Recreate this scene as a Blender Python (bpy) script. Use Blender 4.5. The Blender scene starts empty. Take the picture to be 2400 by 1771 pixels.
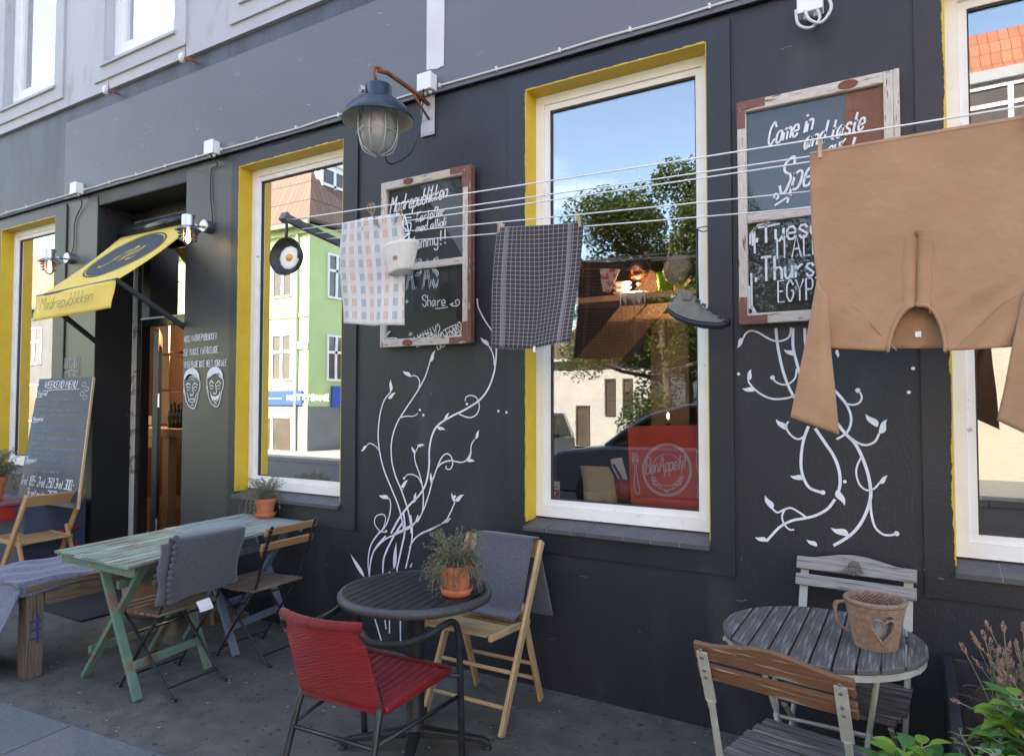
import bpy, math, random
from mathutils import Vector, Matrix
random.seed(7)
R = math.radians
S = bpy.context.scene
C = S.collection
V3 = Vector
# ---------------------------------------------------------------- camera
D, H, F = 3.43, 1.6, 1597.14
YAW, PITCH, ROLL = R(30.676), R(2.046), R(0.045)
fwd = V3((-math.sin(YAW)*math.cos(PITCH), math.cos(YAW)*math.cos(PITCH), math.sin(PITCH)))
r0 = V3((math.cos(YAW), math.sin(YAW), 0)); u0 = r0.cross(fwd)
rgt = r0*math.cos(ROLL)+u0*math.sin(ROLL); upv = -r0*math.sin(ROLL)+u0*math.cos(ROLL)
CAM = V3((0, -D, H))
cam = bpy.data.objects.new('camera', bpy.data.cameras.new('camera')); C.objects.link(cam)
mw = Matrix((rgt, upv, -fwd)).transposed().to_4x4(); mw.translation = CAM
cam.matrix_world = mw
cam.data.sensor_width = 36; cam.data.lens = 36*F/2400; cam.data.clip_end = 800; cam.data.clip_start = .05
S.camera = cam
# ---------------------------------------------------------------- sky, sun, exposure
SUN_EL, SUN_AZ = R(41), R(-14)          # azimuth from +y (behind the cafe), towards -x
w = bpy.data.worlds.new('World'); S.world = w; w.use_nodes = True
nt = w.node_tree; bg = nt.nodes['Background']
sky = nt.nodes.new('ShaderNodeTexSky'); sky.sky_type = 'NISHITA'; sky.sun_disc = False
sky.sun_elevation = SUN_EL; sky.sun_rotation = SUN_AZ; sky.air_density = 1.0; sky.dust_density = .9; sky.ozone_density = 1.2
tc = nt.nodes.new('ShaderNodeTexCoord'); mp = nt.nodes.new('ShaderNodeMapping'); mp.inputs['Scale'].default_value = (1.2, 1.2, 4.5)
nz = nt.nodes.new('ShaderNodeTexNoise'); nz.inputs['Scale'].default_value = 1.9; nz.inputs['Detail'].default_value = 7; nz.inputs['Distortion'].default_value = .5
rp = nt.nodes.new('ShaderNodeValToRGB'); rp.color_ramp.elements[0].position = .55; rp.color_ramp.elements[1].position = .78
rp.color_ramp.elements[1].color = (.55, .55, .55, 1)
mx = nt.nodes.new('ShaderNodeMix'); mx.data_type = 'RGBA'; mx.inputs[7].default_value = (8.0, 9.2, 11.0, 1)
L = nt.links.new
L(tc.outputs['Generated'], mp.inputs[0]); L(mp.outputs[0], nz.inputs[0]); L(nz.outputs[0], rp.inputs[0]); L(rp.outputs[0], mx.inputs[0])
L(sky.outputs[0], mx.inputs[6]); L(mx.outputs[2], bg.inputs[0]); bg.inputs[1].default_value = .10
sl = bpy.data.lights.new('sun', 'SUN'); sl.energy = 3.0; sl.angle = R(.5); sl.color = (1, .95, .86)
so = bpy.data.objects.new('sun', sl); C.objects.link(so)
sd = V3((math.sin(SUN_AZ)*math.cos(SUN_EL), math.cos(SUN_AZ)*math.cos(SUN_EL), math.sin(SUN_EL)))
so.rotation_euler = sd.to_track_quat('Z', 'Y').to_euler()
S.view_settings.view_transform = 'Standard'; S.view_settings.look = 'None'; S.view_settings.gamma = 1
S.view_settings.exposure = 3.08
S.view_settings.use_white_balance = True; S.view_settings.white_balance_temperature = 7100; S.view_settings.white_balance_tint = 10
S.cycles.use_denoising = True
S.cycles.max_bounces = 8; S.cycles.transparent_max_bounces = 16
S.cycles.sample_clamp_indirect = 6
# ---------------------------------------------------------------- measuring helpers: a sight line meets a real plane
def ray(u, v): return rgt*((u-1200)/F)-upv*((v-885.5)/F)+fwd
def W(u, v, Y=0.0):
    d = ray(u, v); t = (D-Y)/d.y; return CAM+d*t            # plane y = -Y
def G(u, v, z=0.0):
    d = ray(u, v); t = (z-H)/d.z; return CAM+d*t            # plane at height z
def DP(u, v, d): return CAM+ray(u, v)*d
def RF(u, v, y):                                            # what a window pane mirrors, on the plane y
    p = W(u, v, y-.276); return V3((p.x, y, p.z))
# ---------------------------------------------------------------- materials
MATS = {}
def _n(nt, t): return nt.nodes.new('ShaderNode'+t)
def mat(name, c1, c2=None, rough=.6, scale=8., thr=(.35, .65), coord='Object', st=(1, 1, 1), bump=0., bscale=60., metal=0., spec=.5,
        c3=None, s3=30., t3=(.6, .7), emit=None, es=1., detail=6., sheen=0., bdist=.004):
    if name in MATS: return MATS[name]
    m = bpy.data.materials.new(name); m.use_nodes = True; nt = m.node_tree; b = nt.nodes['Principled BSDF']; K = nt.links.new
    b.inputs['Roughness'].default_value = rough; b.inputs['Metallic'].default_value = metal
    b.inputs['Specular IOR Level'].default_value = spec
    if sheen: b.inputs['Sheen Weight'].default_value = sheen
    b.inputs['Base Color'].default_value = (*c1, 1)
    tc = _n(nt, 'TexCoord'); mp = _n(nt, 'Mapping'); mp.inputs['Scale'].default_value = st
    K(tc.outputs[coord], mp.inputs[0])
    if c2:
        nz = _n(nt, 'TexNoise'); nz.inputs['Scale'].default_value = scale; nz.inputs['Detail'].default_value = detail; K(mp.outputs[0], nz.inputs[0])
        r = _n(nt, 'ValToRGB'); r.color_ramp.elements[0].position = thr[0]; r.color_ramp.elements[1].position = thr[1]
        r.color_ramp.elements[0].color = (*c1, 1); r.color_ramp.elements[1].color = (*c2, 1); K(nz.outputs[0], r.inputs[0])
        out = r.outputs[0]
        if c3:
            n3 = _n(nt, 'TexNoise'); n3.inputs['Scale'].default_value = s3; n3.inputs['Detail'].default_value = 5; K(mp.outputs[0], n3.inputs[0])
            r3 = _n(nt, 'ValToRGB'); r3.color_ramp.elements[0].position = t3[0]; r3.color_ramp.elements[1].position = t3[1]; K(n3.outputs[0], r3.inputs[0])
            x = _n(nt, 'Mix'); x.data_type = 'RGBA'; x.inputs[7].default_value = (*c3, 1); K(r3.outputs[0], x.inputs[0]); K(out, x.inputs[6]); out = x.outputs[2]
        K(out, b.inputs['Base Color'])
    if bump:
        nb = _n(nt, 'TexNoise'); nb.inputs['Scale'].default_value = bscale; nb.inputs['Detail'].default_value = 4; K(mp.outputs[0], nb.inputs[0])
        bp = _n(nt, 'Bump'); bp.inputs['Strength'].default_value = bump; bp.inputs['Distance'].default_value = bdist
        K(nb.outputs[0], bp.inputs['Height']); K(bp.outputs[0], b.inputs['Normal'])
    if emit: b.inputs['Emission Color'].default_value = (*emit, 1); b.inputs['Emission Strength'].default_value = es
    MATS[name] = m; return m
def wood(name, c1, c2, c3=None, t3=(.5, .6), rough=.65, g=1., s3=3.):
    return mat(name, c1, c2, rough, 5, (.3, .7), 'UV', (1.6*g, 26*g, 1), bump=.25, bscale=8, c3=c3, s3=s3, t3=t3)
def glassmat(name, fac, tint=(1, 1, 1), rough=0.0, ior=1.5, wob=.0):
    m = bpy.data.materials.new(name); m.use_nodes = True; nt = m.node_tree; K = nt.links.new
    for n in list(nt.nodes):
        if n.type != 'OUTPUT_MATERIAL': nt.nodes.remove(n)
    o = nt.nodes[0]; t = _n(nt, 'BsdfTransparent'); t.inputs[0].default_value = (*tint, 1); g = _n(nt, 'BsdfGlossy'); g.inputs['Roughness'].default_value = rough
    fr = _n(nt, 'Fresnel'); fr.inputs[0].default_value = ior
    ma = _n(nt, 'Math'); ma.operation = 'MULTIPLY_ADD'; ma.inputs[1].default_value = 1-fac; ma.inputs[2].default_value = fac; ma.use_clamp = True
    K(fr.outputs[0], ma.inputs[0]); x = _n(nt, 'MixShader'); K(ma.outputs[0], x.inputs[0]); K(t.outputs[0], x.inputs[1]); K(g.outputs[0], x.inputs[2]); K(x.outputs[0], o.inputs[0])
    if wob:
        tc = _n(nt, 'TexCoord'); nb = _n(nt, 'TexNoise'); nb.inputs['Scale'].default_value = 1.3; K(tc.outputs['Object'], nb.inputs[0])
        bp = _n(nt, 'Bump'); bp.inputs['Strength'].default_value = wob; bp.inputs['Distance'].default_value = .02; K(nb.outputs[0], bp.inputs['Height']); K(bp.outputs[0], g.inputs['Normal'])
    MATS[name] = m; return m
def tiles(name, c1, c2, sc=1., axis='x'):
    m = bpy.data.materials.new(name); m.use_nodes = True; nt = m.node_tree; b = nt.nodes['Principled BSDF']; K = nt.links.new
    tc = _n(nt, 'TexCoord'); br = _n(nt, 'TexBrick'); br.inputs['Scale'].default_value = 1/sc; br.offset = 0.08
    br.inputs['Color1'].default_value = (*c1, 1); br.inputs['Color2'].default_value = (*c2, 1); br.inputs['Mortar'].default_value = (c1[0]*.35, c1[1]*.3, c1[2]*.3, 1)
    br.inputs['Mortar Size'].default_value = .012; br.inputs['Mortar Smooth'].default_value = .6; br.inputs['Brick Width'].default_value = .22; br.inputs['Row Height'].default_value = .34
    K(tc.outputs['UV'], br.inputs[0]); K(br.outputs[0], b.inputs['Base Color']); b.inputs['Roughness'].default_value = .8
    MATS[name] = m; return m
# ---------------------------------------------------------------- mesh builder
Z3 = V3((0, 0, 1))
class MB:
    def __init__(s): s.v = []; s.f = []; s.uv = []; s.mi = []; s.k = 0
    def face(s, idx, uvs): s.f.append(idx); s.uv.append(uvs); s.mi.append(s.k)
    def quad(s, a, b, c, d, uo=0, vo=0):
        n = len(s.v); s.v += [V3(a), V3(b), V3(c), V3(d)]
        lu = (V3(b)-V3(a)).length; lv = (V3(d)-V3(a)).length
        s.face((n, n+1, n+2, n+3), ((uo, vo), (uo+lu, vo), (uo+lu, vo+lv), (uo, vo+lv)))
    def hexa(s, p):          # 8 corners: 0-3 near end ring, 4-7 far end ring
        n = len(s.v); s.v += [V3(q) for q in p]; ru = random.random()*7; rv = random.random()*7
        l = (V3(p[4])-V3(p[0])).length; a = (V3(p[1])-V3(p[0])).length; b = (V3(p[2])-V3(p[1])).length
        o = [0, a, a+b, 2*a+b, 2*a+2*b]
        for i in range(4):
            j = (i+1) % 4
            s.face((n+i, n+j, n+4+j, n+4+i), ((ru, rv+o[i]), (ru, rv+o[i+1]), (ru+l, rv+o[i+1]), (ru+l, rv+o[i])))
        s.face((n+3, n+2, n+1, n), ((ru, rv), (ru+.02, rv), (ru+.02, rv+a), (ru, rv+a)))
        s.face((n+4, n+5, n+6, n+7), ((ru, rv), (ru+.02, rv), (ru+.02, rv+a), (ru, rv+a)))
    def beam(s, p, q, w, h, up=Z3, tp=1.):
        p = V3(p); q = V3(q); d = (q-p).normalized(); up = V3(up)
        sd = d.cross(up)
        if sd.length < 1e-4: sd = d.cross(V3((1, 0, 0)))
        sd.normalize(); u = sd.cross(d)
        R4 = []
        for c, k in ((p, 1), (q, tp)):
            R4 += [c-sd*w*k/2-u*h*k/2, c+sd*w*k/2-u*h*k/2, c+sd*w*k/2+u*h*k/2, c-sd*w*k/2+u*h*k/2]
        s.hexa(R4)
    def box(s, x0, x1, y0, y1, z0, z1):
        dx, dy, dz = x1-x0, y1-y0, z1-z0; cx, cy, cz = (x0+x1)/2, (y0+y1)/2, (z0+z1)/2
        if dx >= dy and dx >= dz: s.beam((x0, cy, cz), (x1, cy, cz), dy, dz)
        elif dy >= dz: s.beam((cx, y0, cz), (cx, y1, cz), dx, dz)
        else: s.beam((cx, cy, z0), (cx, cy, z1), dx, dy, up=(0, 1, 0))
    def tube(s, pts, r, n=8, closed=False, cap=True):
        pts = [V3(p) for p in pts]; N = len(pts); base = len(s.v); t0 = None; l = 0; ls = []
        prev = None
        for i, p in enumerate(pts):
            a = pts[(i-1) % N] if (closed or i) else p; b = pts[(i+1) % N] if (closed or i < N-1) else p
            t = (b-a).normalized()
            if prev is None:
                x = t.cross(Z3); x = x if x.length > .1 else t.cross(V3((1, 0, 0))); x.normalize()
            else: x = (prev-t*prev.dot(t)).normalized()
            prev = x; y = t.cross(x); rr = r[i] if isinstance(r, (list, tuple)) else r
            if i: l += (p-pts[i-1]).length
            ls.append(l)
            for j in range(n):
                an = 2*math.pi*j/n; s.v.append(p+x*math.cos(an)*rr+y*math.sin(an)*rr)
        for i in range(N if closed else N-1):
            i2 = (i+1) % N
            for j in range(n):
                j2 = (j+1) % n
                s.face((base+i*n+j, base+i*n+j2, base+i2*n+j2, base+i2*n+j), ((ls[i], j/n*.2), (ls[i], (j+1)/n*.2), (ls[i]+.05, (j+1)/n*.2), (ls[i]+.05, j/n*.2)))
        if cap and not closed:
            s.face(tuple(base+j for j in range(n))[::-1], tuple((0, 0) for _ in range(n)))
            s.face(tuple(base+(N-1)*n+j for j in range(n)), tuple((0, 0) for _ in range(n)))
    def lathe(s, c, prof, n=24, ax=None):
        c = V3(c); base = len(s.v); X = V3((1, 0, 0)); Y = V3((0, 1, 0)); A = Z3
        if ax: A = V3(ax).normalized(); X = A.cross(Z3 if abs(A.z) < .9 else V3((1, 0, 0))).normalized(); Y = A.cross(X)
        for r, z in prof:
            for j in range(n):
                an = 2*math.pi*j/n; s.v.append(c+X*math.cos(an)*r+Y*math.sin(an)*r+A*z)
        for i in range(len(prof)-1):
            for j in range(n):
                j2 = (j+1) % n; q = prof[i][0]*6.28
                s.face((base+i*n+j, base+i*n+j2, base+(i+1)*n+j2, base+(i+1)*n+j), ((j/n*q, prof[i][1]), ((j+1)/n*q, prof[i][1]), ((j+1)/n*q, prof[i+1][1]), (j/n*q, prof[i+1][1])))
    def sheet(s, fn, nu, nv, su=1., sv=1., th=0., uvf=None):
        g = [[V3(fn(i/nu, j/nv)) for j in range(nv+1)] for i in range(nu+1)]
        def layer(g, flip):
            b = len(s.v); s.v += [p for row in g for p in row]; w_ = nv+1
            for i in range(nu):
                for j in range(nv):
                    q = (b+i*w_+j, b+(i+1)*w_+j, b+(i+1)*w_+j+1, b+i*w_+j+1)
                    uv = ((i/nu*su, j/nv*sv), ((i+1)/nu*su, j/nv*sv), ((i+1)/nu*su, (j+1)/nv*sv), (i/nu*su, (j+1)/nv*sv))
                    if flip: q = q[::-1]; uv = uv[::-1]
                    s.face(q, uv)
            return b
        b1 = layer(g, False)
        if th:
            nrm = []
            for i in range(nu+1):
                row = []
                for j in range(nv+1):
                    a = g[min(i+1, nu)][j]-g[max(i-1, 0)][j]; b = g[i][min(j+1, nv)]-g[i][max(j-1, 0)]
                    n = a.cross(b); row.append(g[i][j]-(n.normalized() if n.length > 1e-9 else Z3)*th)
                nrm.append(row)
            b2 = layer(nrm, True); w_ = nv+1
            ring = [(i, 0) for i in range(nu)]+[(nu, j) for j in range(nv)]+[(i, nv) for i in range(nu, 0, -1)]+[(0, j) for j in range(nv, 0, -1)]
            for k in range(len(ring)):
                a = ring[k]; b = ring[(k+1) % len(ring)]
                ia = a[0]*w_+a[1]; ib = b[0]*w_+b[1]
                s.face((b1+ib, b1+ia, b2+ia, b2+ib), ((0, 0), (.01, 0), (.01, .01), (0, .01)))
    def prism(s, poly, d):      # poly: world points (planar), d: extrusion vector
        n = len(poly); b = len(s.v); d = V3(d); s.v += [V3(p) for p in poly]+[V3(p)+d for p in poly]
        o = V3(poly[0]); ex = (V3(poly[1])-o).normalized(); nn = d.normalized(); ey = nn.cross(ex)
        uv = [((V3(p)-o).dot(ex), (V3(p)-o).dot(ey)) for p in poly]
        s.face(tuple(range(b, b+n))[::-1], tuple(uv)[::-1]); s.face(tuple(range(b+n, b+2*n)), tuple(uv))
        for i in range(n):
            j = (i+1) % n; s.face((b+i, b+j, b+n+j, b+n+i), ((0, 0), (.1, 0), (.1, .02), (0, .02)))
    def ribbon(s, pts, w, nrm, wl=None):
        nrm = V3(nrm).normalized(); pts = [V3(p) for p in pts]; N = len(pts); b = len(s.v)
        for i, p in enumerate(pts):
            t = pts[min(i+1, N-1)]-pts[max(i-1, 0)]
            if t.length < 1e-9: t = V3((1, 0, 0))
            sd = t.normalized().cross(nrm); ww = w*(wl(i/(N-1)) if wl else 1)
            s.v += [p-sd*ww/2, p+sd*ww/2]
        for i in range(N-1):
            s.face((b+2*i, b+2*i+1, b+2*i+3, b+2*i+2), ((i, 0), (i, 1), (i+1, 1), (i+1, 0)))
    def build(s, name, mats, parent=None, smooth=False, bev=0., off=None):
        me = bpy.data.meshes.new(name); me.from_pydata(s.v, [], s.f)
        uvl = me.uv_layers.new(name='UVMap'); flat = []
        for u in s.uv:
            for q in u: flat += [q[0], q[1]]
        uvl.data.foreach_set('uv', flat)
        mats = mats if isinstance(mats, (list, tuple)) else [mats]
        for m in mats: me.materials.append(m if not isinstance(m, str) else MATS[m])
        me.polygons.foreach_set('material_index', s.mi)
        me.polygons.foreach_set('use_smooth', [smooth]*len(s.f)); me.update()
        o = bpy.data.objects.new(name, me); C.objects.link(o)
        if parent:
            o.parent = parent
            if parent.name in WORLDROOT: o.location = -parent.location
        if bev:
            b = o.modifiers.new('bevel', 'BEVEL'); b.width = bev; b.segments = 2; b.limit_method = 'ANGLE'
        return o
WORLDROOT = set()
def tag(o, label=None, cat=None, group=None, kind=None):
    if label: o['label'] = label
    if cat: o['category'] = cat
    if group: o['group'] = group
    if kind: o['kind'] = kind
    return o
def thing(name, label, cat, loc=(0, 0, 0), rz=0., group=None, local=False):
    o = bpy.data.objects.new(name, None); C.objects.link(o); o.empty_display_size = .2
    o.location = loc; o.rotation_euler = (0, 0, rz)
    if not local: WORLDROOT.add(o.name)
    return tag(o, label, cat, group)
def copy_thing(o, loc, rz, label):
    r = o.copy(); C.objects.link(r); r.location = loc; r.rotation_euler = (0, 0, rz); r['label'] = label
    for ch in list(o.children):
        c = ch.copy(); C.objects.link(c); c.parent = r
        for g in list(ch.children):
            d = g.copy(); C.objects.link(d); d.parent = c
    return r
def crom(pts, n=6, closed=False):
    pts = [V3(p) for p in pts]; out = []; N = len(pts)
    for i in range(N if closed else N-1):
        p0 = pts[(i-1) % N] if (closed or i) else pts[0]; p1 = pts[i]; p2 = pts[(i+1) % N]; p3 = pts[(i+2) % N] if (closed or i < N-2) else pts[-1]
        for k in range(n):
            t = k/n; out.append(.5*((2*p1)+(p2-p0)*t+(2*p0-5*p1+4*p2-p3)*t*t+(3*p1-p0-3*p2+p3)*t**3))
    if not closed: out.append(pts[-1])
    return out
# ---------------------------------------------------------------- stroke lettering
GL = {'A':'033b63/1656','B':'030b4b5a5847/074756544303','C':'593b2b0905233355','D':'030b3b595533'+'03','E':'53030b5b/0747','F':'030b5b/0747','G':'593b2b09052333555737',
'H':'030b/535b/0757','I':'030b','J':'4b44331304','K':'030b/5b0753','L':'0b0343','M':'030b376b63','N':'030b535b','O':'2b09052333555 93b2b'.replace(' ',''),'P':'030b4b5a584707','R':'030b4b5a584707/2753',
'S':'594b2b0a091847565543'+'2305','T':'0b6b/3b33','U':'0b041343545b','V':'0b336b','W':'0b23395 37b'.replace(' ',''),'Y':'0b376b/3733','Z':'0b5b0353','Æ':'034b8b/4b4383/1747/4777','Å':'033963/1656/3a2b3b3a',
'a':'463727060413233545/474453','b':'0b03/0617374644331304','c':'4637170604133344','d':'4637170604133345/4b43','e':'054546371706041333 44'.replace(' ',''),'f':'4a3b2b1a13/0737','g':'4637170604133345/4741301001',
'h':'0b03/0617374643','i':'0703/0909','k':'0b03/470543','l':'0b0413','m':'0703/0617273633/3647576663','n':'0703/0617374643','o':'170604133344463717','p':'0700/0617374644331304','r':'0703/05163747',
's':'46371706254433'+'1304','t':'1a142333/0737','u':'0704132345/4743','v':'07234 7'.replace(' ',''),'w':'071326 3357'.replace(' ',''),'y':'0704133345/4741301001','x':'0743/4703',
'0':'1b0a041343545a4b1b','1':'192b23','2':'0a1b4b5a580353','3':'0a1b4b5a5847/274756544313'+'04','4':'4b0555/4b43','5':'5b0b071848575443'+'1304','6':'5a4b1b0904134354'+'56471705','8':'1b0a081747585a4b1b/170604134354561747'[:0]+'1b0a081747565443130406174758 5a4b1b'.replace(' ',''),
'!':'0b05/0303','.':'0303','-':'0737',',':'0402','+':'0646/2824','~':'05162746'}
def write(m, s, P, ux, uy, h, wd=None, slant=0., lw=.006, nrm=(0, -1, 0), smooth=True, cond=1., jit=.0):
    P = V3(P); ux = V3(ux).normalized(); uy = V3(uy).normalized(); k = h/8
    adv = []; x = 0
    for ch in s:
        if ch == ' ': adv.append(x); x += 4; continue
        g = GL.get(ch, '0707'); mxx = max(int(st[i]) for st in [g.replace('/', '')] for i in range(0, len(st), 2)); adv.append(x); x += mxx+1.9
    sx = (wd/(x*k-1.9*k)) if wd else cond
    for ch, ax in zip(s, adv):
        if ch == ' ': continue
        jy = random.uniform(-jit, jit)*h
        for st in GL.get(ch, '').split('/'):
            pts = []
            for i in range(0, len(st)-1, 2):
                gx = int(st[i]); gy = int(st[i+1], 16)-3
                pts.append(P+ux*((ax+gx)*sx*k+gy*k*slant)+uy*(gy*k+jy))
            if len(pts) == 2 and (pts[0]-pts[1]).length < 1e-6:
                pts = [pts[0]-ux*lw*.6, pts[0]+ux*lw*.6]
            elif smooth and len(pts) > 2: pts = crom(pts, 4)
            if len(pts) > 1: m.ribbon(pts, lw, nrm)
# ================================================================ materials of the place
mat('wall_paint', (.0125, .0138, .020), (.022, .024, .033), .5, 1.6, (.3, .7), st=(1, 1, .4), bump=.5, bscale=90, c3=(.042, .044, .05), s3=3.2, t3=(.56, .80), spec=.5)
mat('pier_lit_paint', (.020, .0215, .026), (.028, .030, .034), .42, 1.3, (.3, .7), bump=.35, bscale=110, spec=.7)  # paler than the wall: daylight bounce on the piers put into the colour
mat('surround_paint', (.012, .0135, .019), (.0205, .0225, .031), .44, 1.7, (.3, .7), bump=.3, bscale=120, c3=(.038, .040, .045), s3=4, t3=(.60, .80), spec=.5)
mat('fascia_paint', (.112, .115, .134), (.138, .141, .161), .5, 1.1, (.3, .7), st=(.5, 1, 1.5), bump=.15, bscale=70, c3=(.24, .245, .26), s3=9, t3=(.66, .82))
mat('fascia_dark', (.050, .056, .078), (.072, .080, .104), .5, 2.2, (.35, .6), st=(1.4, 1, .5), bump=.2, bscale=70, c3=(.045, .048, .06), s3=3, t3=(.5, .62))
mat('upper_render', (.40, .40, .425), (.47, .47, .49), .75, .9, (.3, .7), st=(1, 1, .35), bump=.2, bscale=150, c3=(.30, .30, .31), s3=7, t3=(.62, .8))
mat('upper_trim', (.41, .41, .43), (.46, .46, .48), .75, 3, (.3, .7), bump=.2, bscale=150)
mat('scuff', (.10, .10, .105), (.16, .16, .165), .8, 20)
mat('niche_black', (.012, .012, .014), (.018, .018, .02), .6, 3, (.3, .7), bump=.15, c3=(.25, .25, .25), s3=25, t3=(.74, .76))
mat('yellow_paint', (.56, .37, .018), (.64, .44, .03), .55, 6, (.3, .7), bump=.2, bscale=90, c3=(.50, .33, .03), s3=20, t3=(.62, .75))
mat('white_paint', (.86, .855, .83), (.80, .79, .76), .5, 7, (.4, .75), bump=.25, bscale=60, c3=(.48, .45, .40), s3=28, t3=(.68, .74))
mat('white_plastic', (.80, .80, .79), (.74, .74, .72), .45, 5, (.4, .7))
mat('slate_tile', (.060, .060, .070), (.085, .085, .095), .5, 14, (.3, .7), bump=.2)
mat('grout', (.28, .28, .29))
mat('gasket', (.03, .03, .035), rough=.6)
mat('mural_white', (.78, .79, .84), (.64, .66, .72), .6, 20, (.35, .7))
mat('peeling', (.62, .61, .56), (.30, .26, .22), .8, 16, (.58, .64), bump=.4, bscale=20)
mat('plaster_white', (.66, .66, .69), (.58, .58, .60), .75, 5, (.3, .7), bump=.25, c3=(.25, .24, .24), s3=16, t3=(.72, .76))
mat('dark_interior', (.05, .035, .026), (.075, .05, .035), .8, 3, (.3, .7))
wood('panel_wood', (.13, .065, .038), (.21, .115, .065), rough=.6)
wood('shelf_wood', (.52, .34, .17), (.62, .43, .24), rough=.5)
wood('crate_wood', (.50, .33, .17), (.66, .47, .27), rough=.65)
wood('counter_wood', (.34, .20, .10), (.48, .30, .16), rough=.5)
glassmat('window_glass', .20, ior=1.50, wob=.02)
glassmat('board_glass', .0, ior=1.22, wob=.02); glassmat('board_glass_blue', .0, ior=1.42, wob=.02)
glassmat('clear_glass', .04, (.93, .95, .94), ior=1.5)
mat('asphalt', (.034, .034, .037), (.060, .059, .062), .88, 130, (.3, .7), bump=.6, bscale=150, c3=(.16, .16, .17), s3=55, t3=(.72, .74), detail=3)
mat('pavement', (.074, .069, .058), (.124, .116, .099), .88, 7, (.30, .72), bump=.9, bscale=70, c3=(.030, .029, .027), s3=26, t3=(.60, .70), detail=14)
mat('pavement_slab', (.105, .108, .115), (.145, .148, .155), .8, 60, (.3, .7), bump=.35, bscale=120)
mat('kerbstone', (.17, .165, .15), (.21, .205, .19), .8, 20, (.3, .7), bump=.3)
# ================================================================ ground
g = MB(); g.box(-60, 40, -60, 20, -.6, -.125); tag(g.build('ground', 'asphalt'), kind='structure')
g = MB(); g.box(-60, 40, -10.0, -5.6, -.121, -.117); tag(g.build('road', 'asphalt'), kind='structure')
g = MB(); g.box(-60, 40, -5.55, 8.2, -.12, 0.0); tag(g.build('pavement', 'pavement'), kind='structure')
g = MB(); g.box(-60, 40, -16, -10.12, -.12, 0.0); tag(g.build('far_pavement', 'kerbstone'), kind='structure')
g = MB()
for y in (-5.66, -10.12):
    x = -60
    while x < 40: g.box(x, x+.99, y, y+.12, -.12, .004); x += 1.0
tag(g.build('kerb', 'kerbstone', bev=.01), kind='structure')
# concrete slabs at the street side of the pavement, diagonal edge of the asphalt strip
g = MB(); e0 = G(0, 1645); e1 = G(385, 1771); dd = (e1-e0).normalized(); nn = V3((dd.y, -dd.x, 0))
for k in range(-8, 14):
    a = e0+dd*(k*.62)
    for j in range(5):
        p = a+nn*(.004+j*.62)
        if min((p+nn*.61).y, (p+dd*.61).y, p.y) < -5.5: continue
        g.prism([p+V3((0, 0, .001)), p+dd*.612+V3((0, 0, .001)), p+dd*.612+nn*.612+V3((0, 0, .001)), p+nn*.612+V3((0, 0, .001))], (0, 0, .004))
tag(g.build('paving_slabs', 'pavement_slab'), kind='structure')
# ================================================================ the cafe
cafe = thing('cafe_building', 'dark blue-black cafe front with yellow window reveals under a grey upper storey', 'building', (-4, .2, 0))
ZB, ZT = .925, 3.425
OW = [(-8.35, -7.24), (-4.49, -3.385), (-1.937, -.885), (.127, 1.23)]
DOOR = (-6.50, -5.165)
ZG = 3.545; ZU = 4.44
def holes_wall(m, xs0, xs1, z0, z1, y0, y1, holes):
    xs = sorted({xs0, xs1}|{h[0] for h in holes}|{h[1] for h in holes}); zs = sorted({z0, z1}|{h[2] for h in holes}|{h[3] for h in holes})
    xs = [x for x in xs if xs0 <= x <= xs1]; zs = [z for z in zs if z0 <= z <= z1]
    def solid(i, j):
        if i < 0 or j < 0 or i >= len(xs)-1 or j >= len(zs)-1: return False
        cx = (xs[i]+xs[i+1])/2; cz = (zs[j]+zs[j+1])/2
        return not any(h[0] < cx < h[1] and h[2] < cz < h[3] for h in holes)
    for i in range(len(xs)-1):
        for j in range(len(zs)-1):
            if not solid(i, j): continue
            a, b, c, d = xs[i], xs[i+1], zs[j], zs[j+1]
            m.quad((a, y0, c), (b, y0, c), (b, y0, d), (a, y0, d)); m.quad((b, y1, c), (a, y1, c), (a, y1, d), (b, y1, d))
            if not solid(i-1, j): m.quad((a, y1, c), (a, y0, c), (a, y0, d), (a, y1, d))
            if not solid(i+1, j): m.quad((b, y0, c), (b, y1, c), (b, y1, d), (b, y0, d))
            if not solid(i, j-1): m.quad((a, y1, c), (b, y1, c), (b, y0, c), (a, y0, c))
            if not solid(i, j+1): m.quad((a, y0, d), (b, y0, d), (b, y1, d), (a, y1, d))
XL, XR = -24, 9
OWz = [(a, b, ZB-.03, ZT) for a, b in OW]+[(-12.0, -10.9, ZB-.03, ZT), (2.9, 4.0, ZB-.03, ZT)]
m = MB(); holes_wall(m, XL, XR, 0, ZG, 0, .38, OWz+[(DOOR[0], DOOR[1], 0.0, 3.43)]); m.build('wall', 'wall_paint', cafe)
# window surrounds: thin proud panels
for k, (x0, x1, zb) in enumerate([(-8.7, -7.04, .74), (-4.577, -3.253, .741), (-2.052, -.768, .757), (.018, 1.36, .775)]):
    a, b = OW[k]; m = MB(); holes_wall(m, x0, x1, zb, ZG-.03, -.014, -.001, [(a, b, ZB-.03, ZT)]); m.build('surround', 'surround_paint', cafe)
for x0, x1 in ((DOOR[1]+.002, -4.579), (-7.038, DOOR[0]-.002)):
    m = MB(); m.box(x0, x1, -.006, -.001, .02, ZG-.03); m.build('pier', 'pier_lit_paint', cafe)
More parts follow.
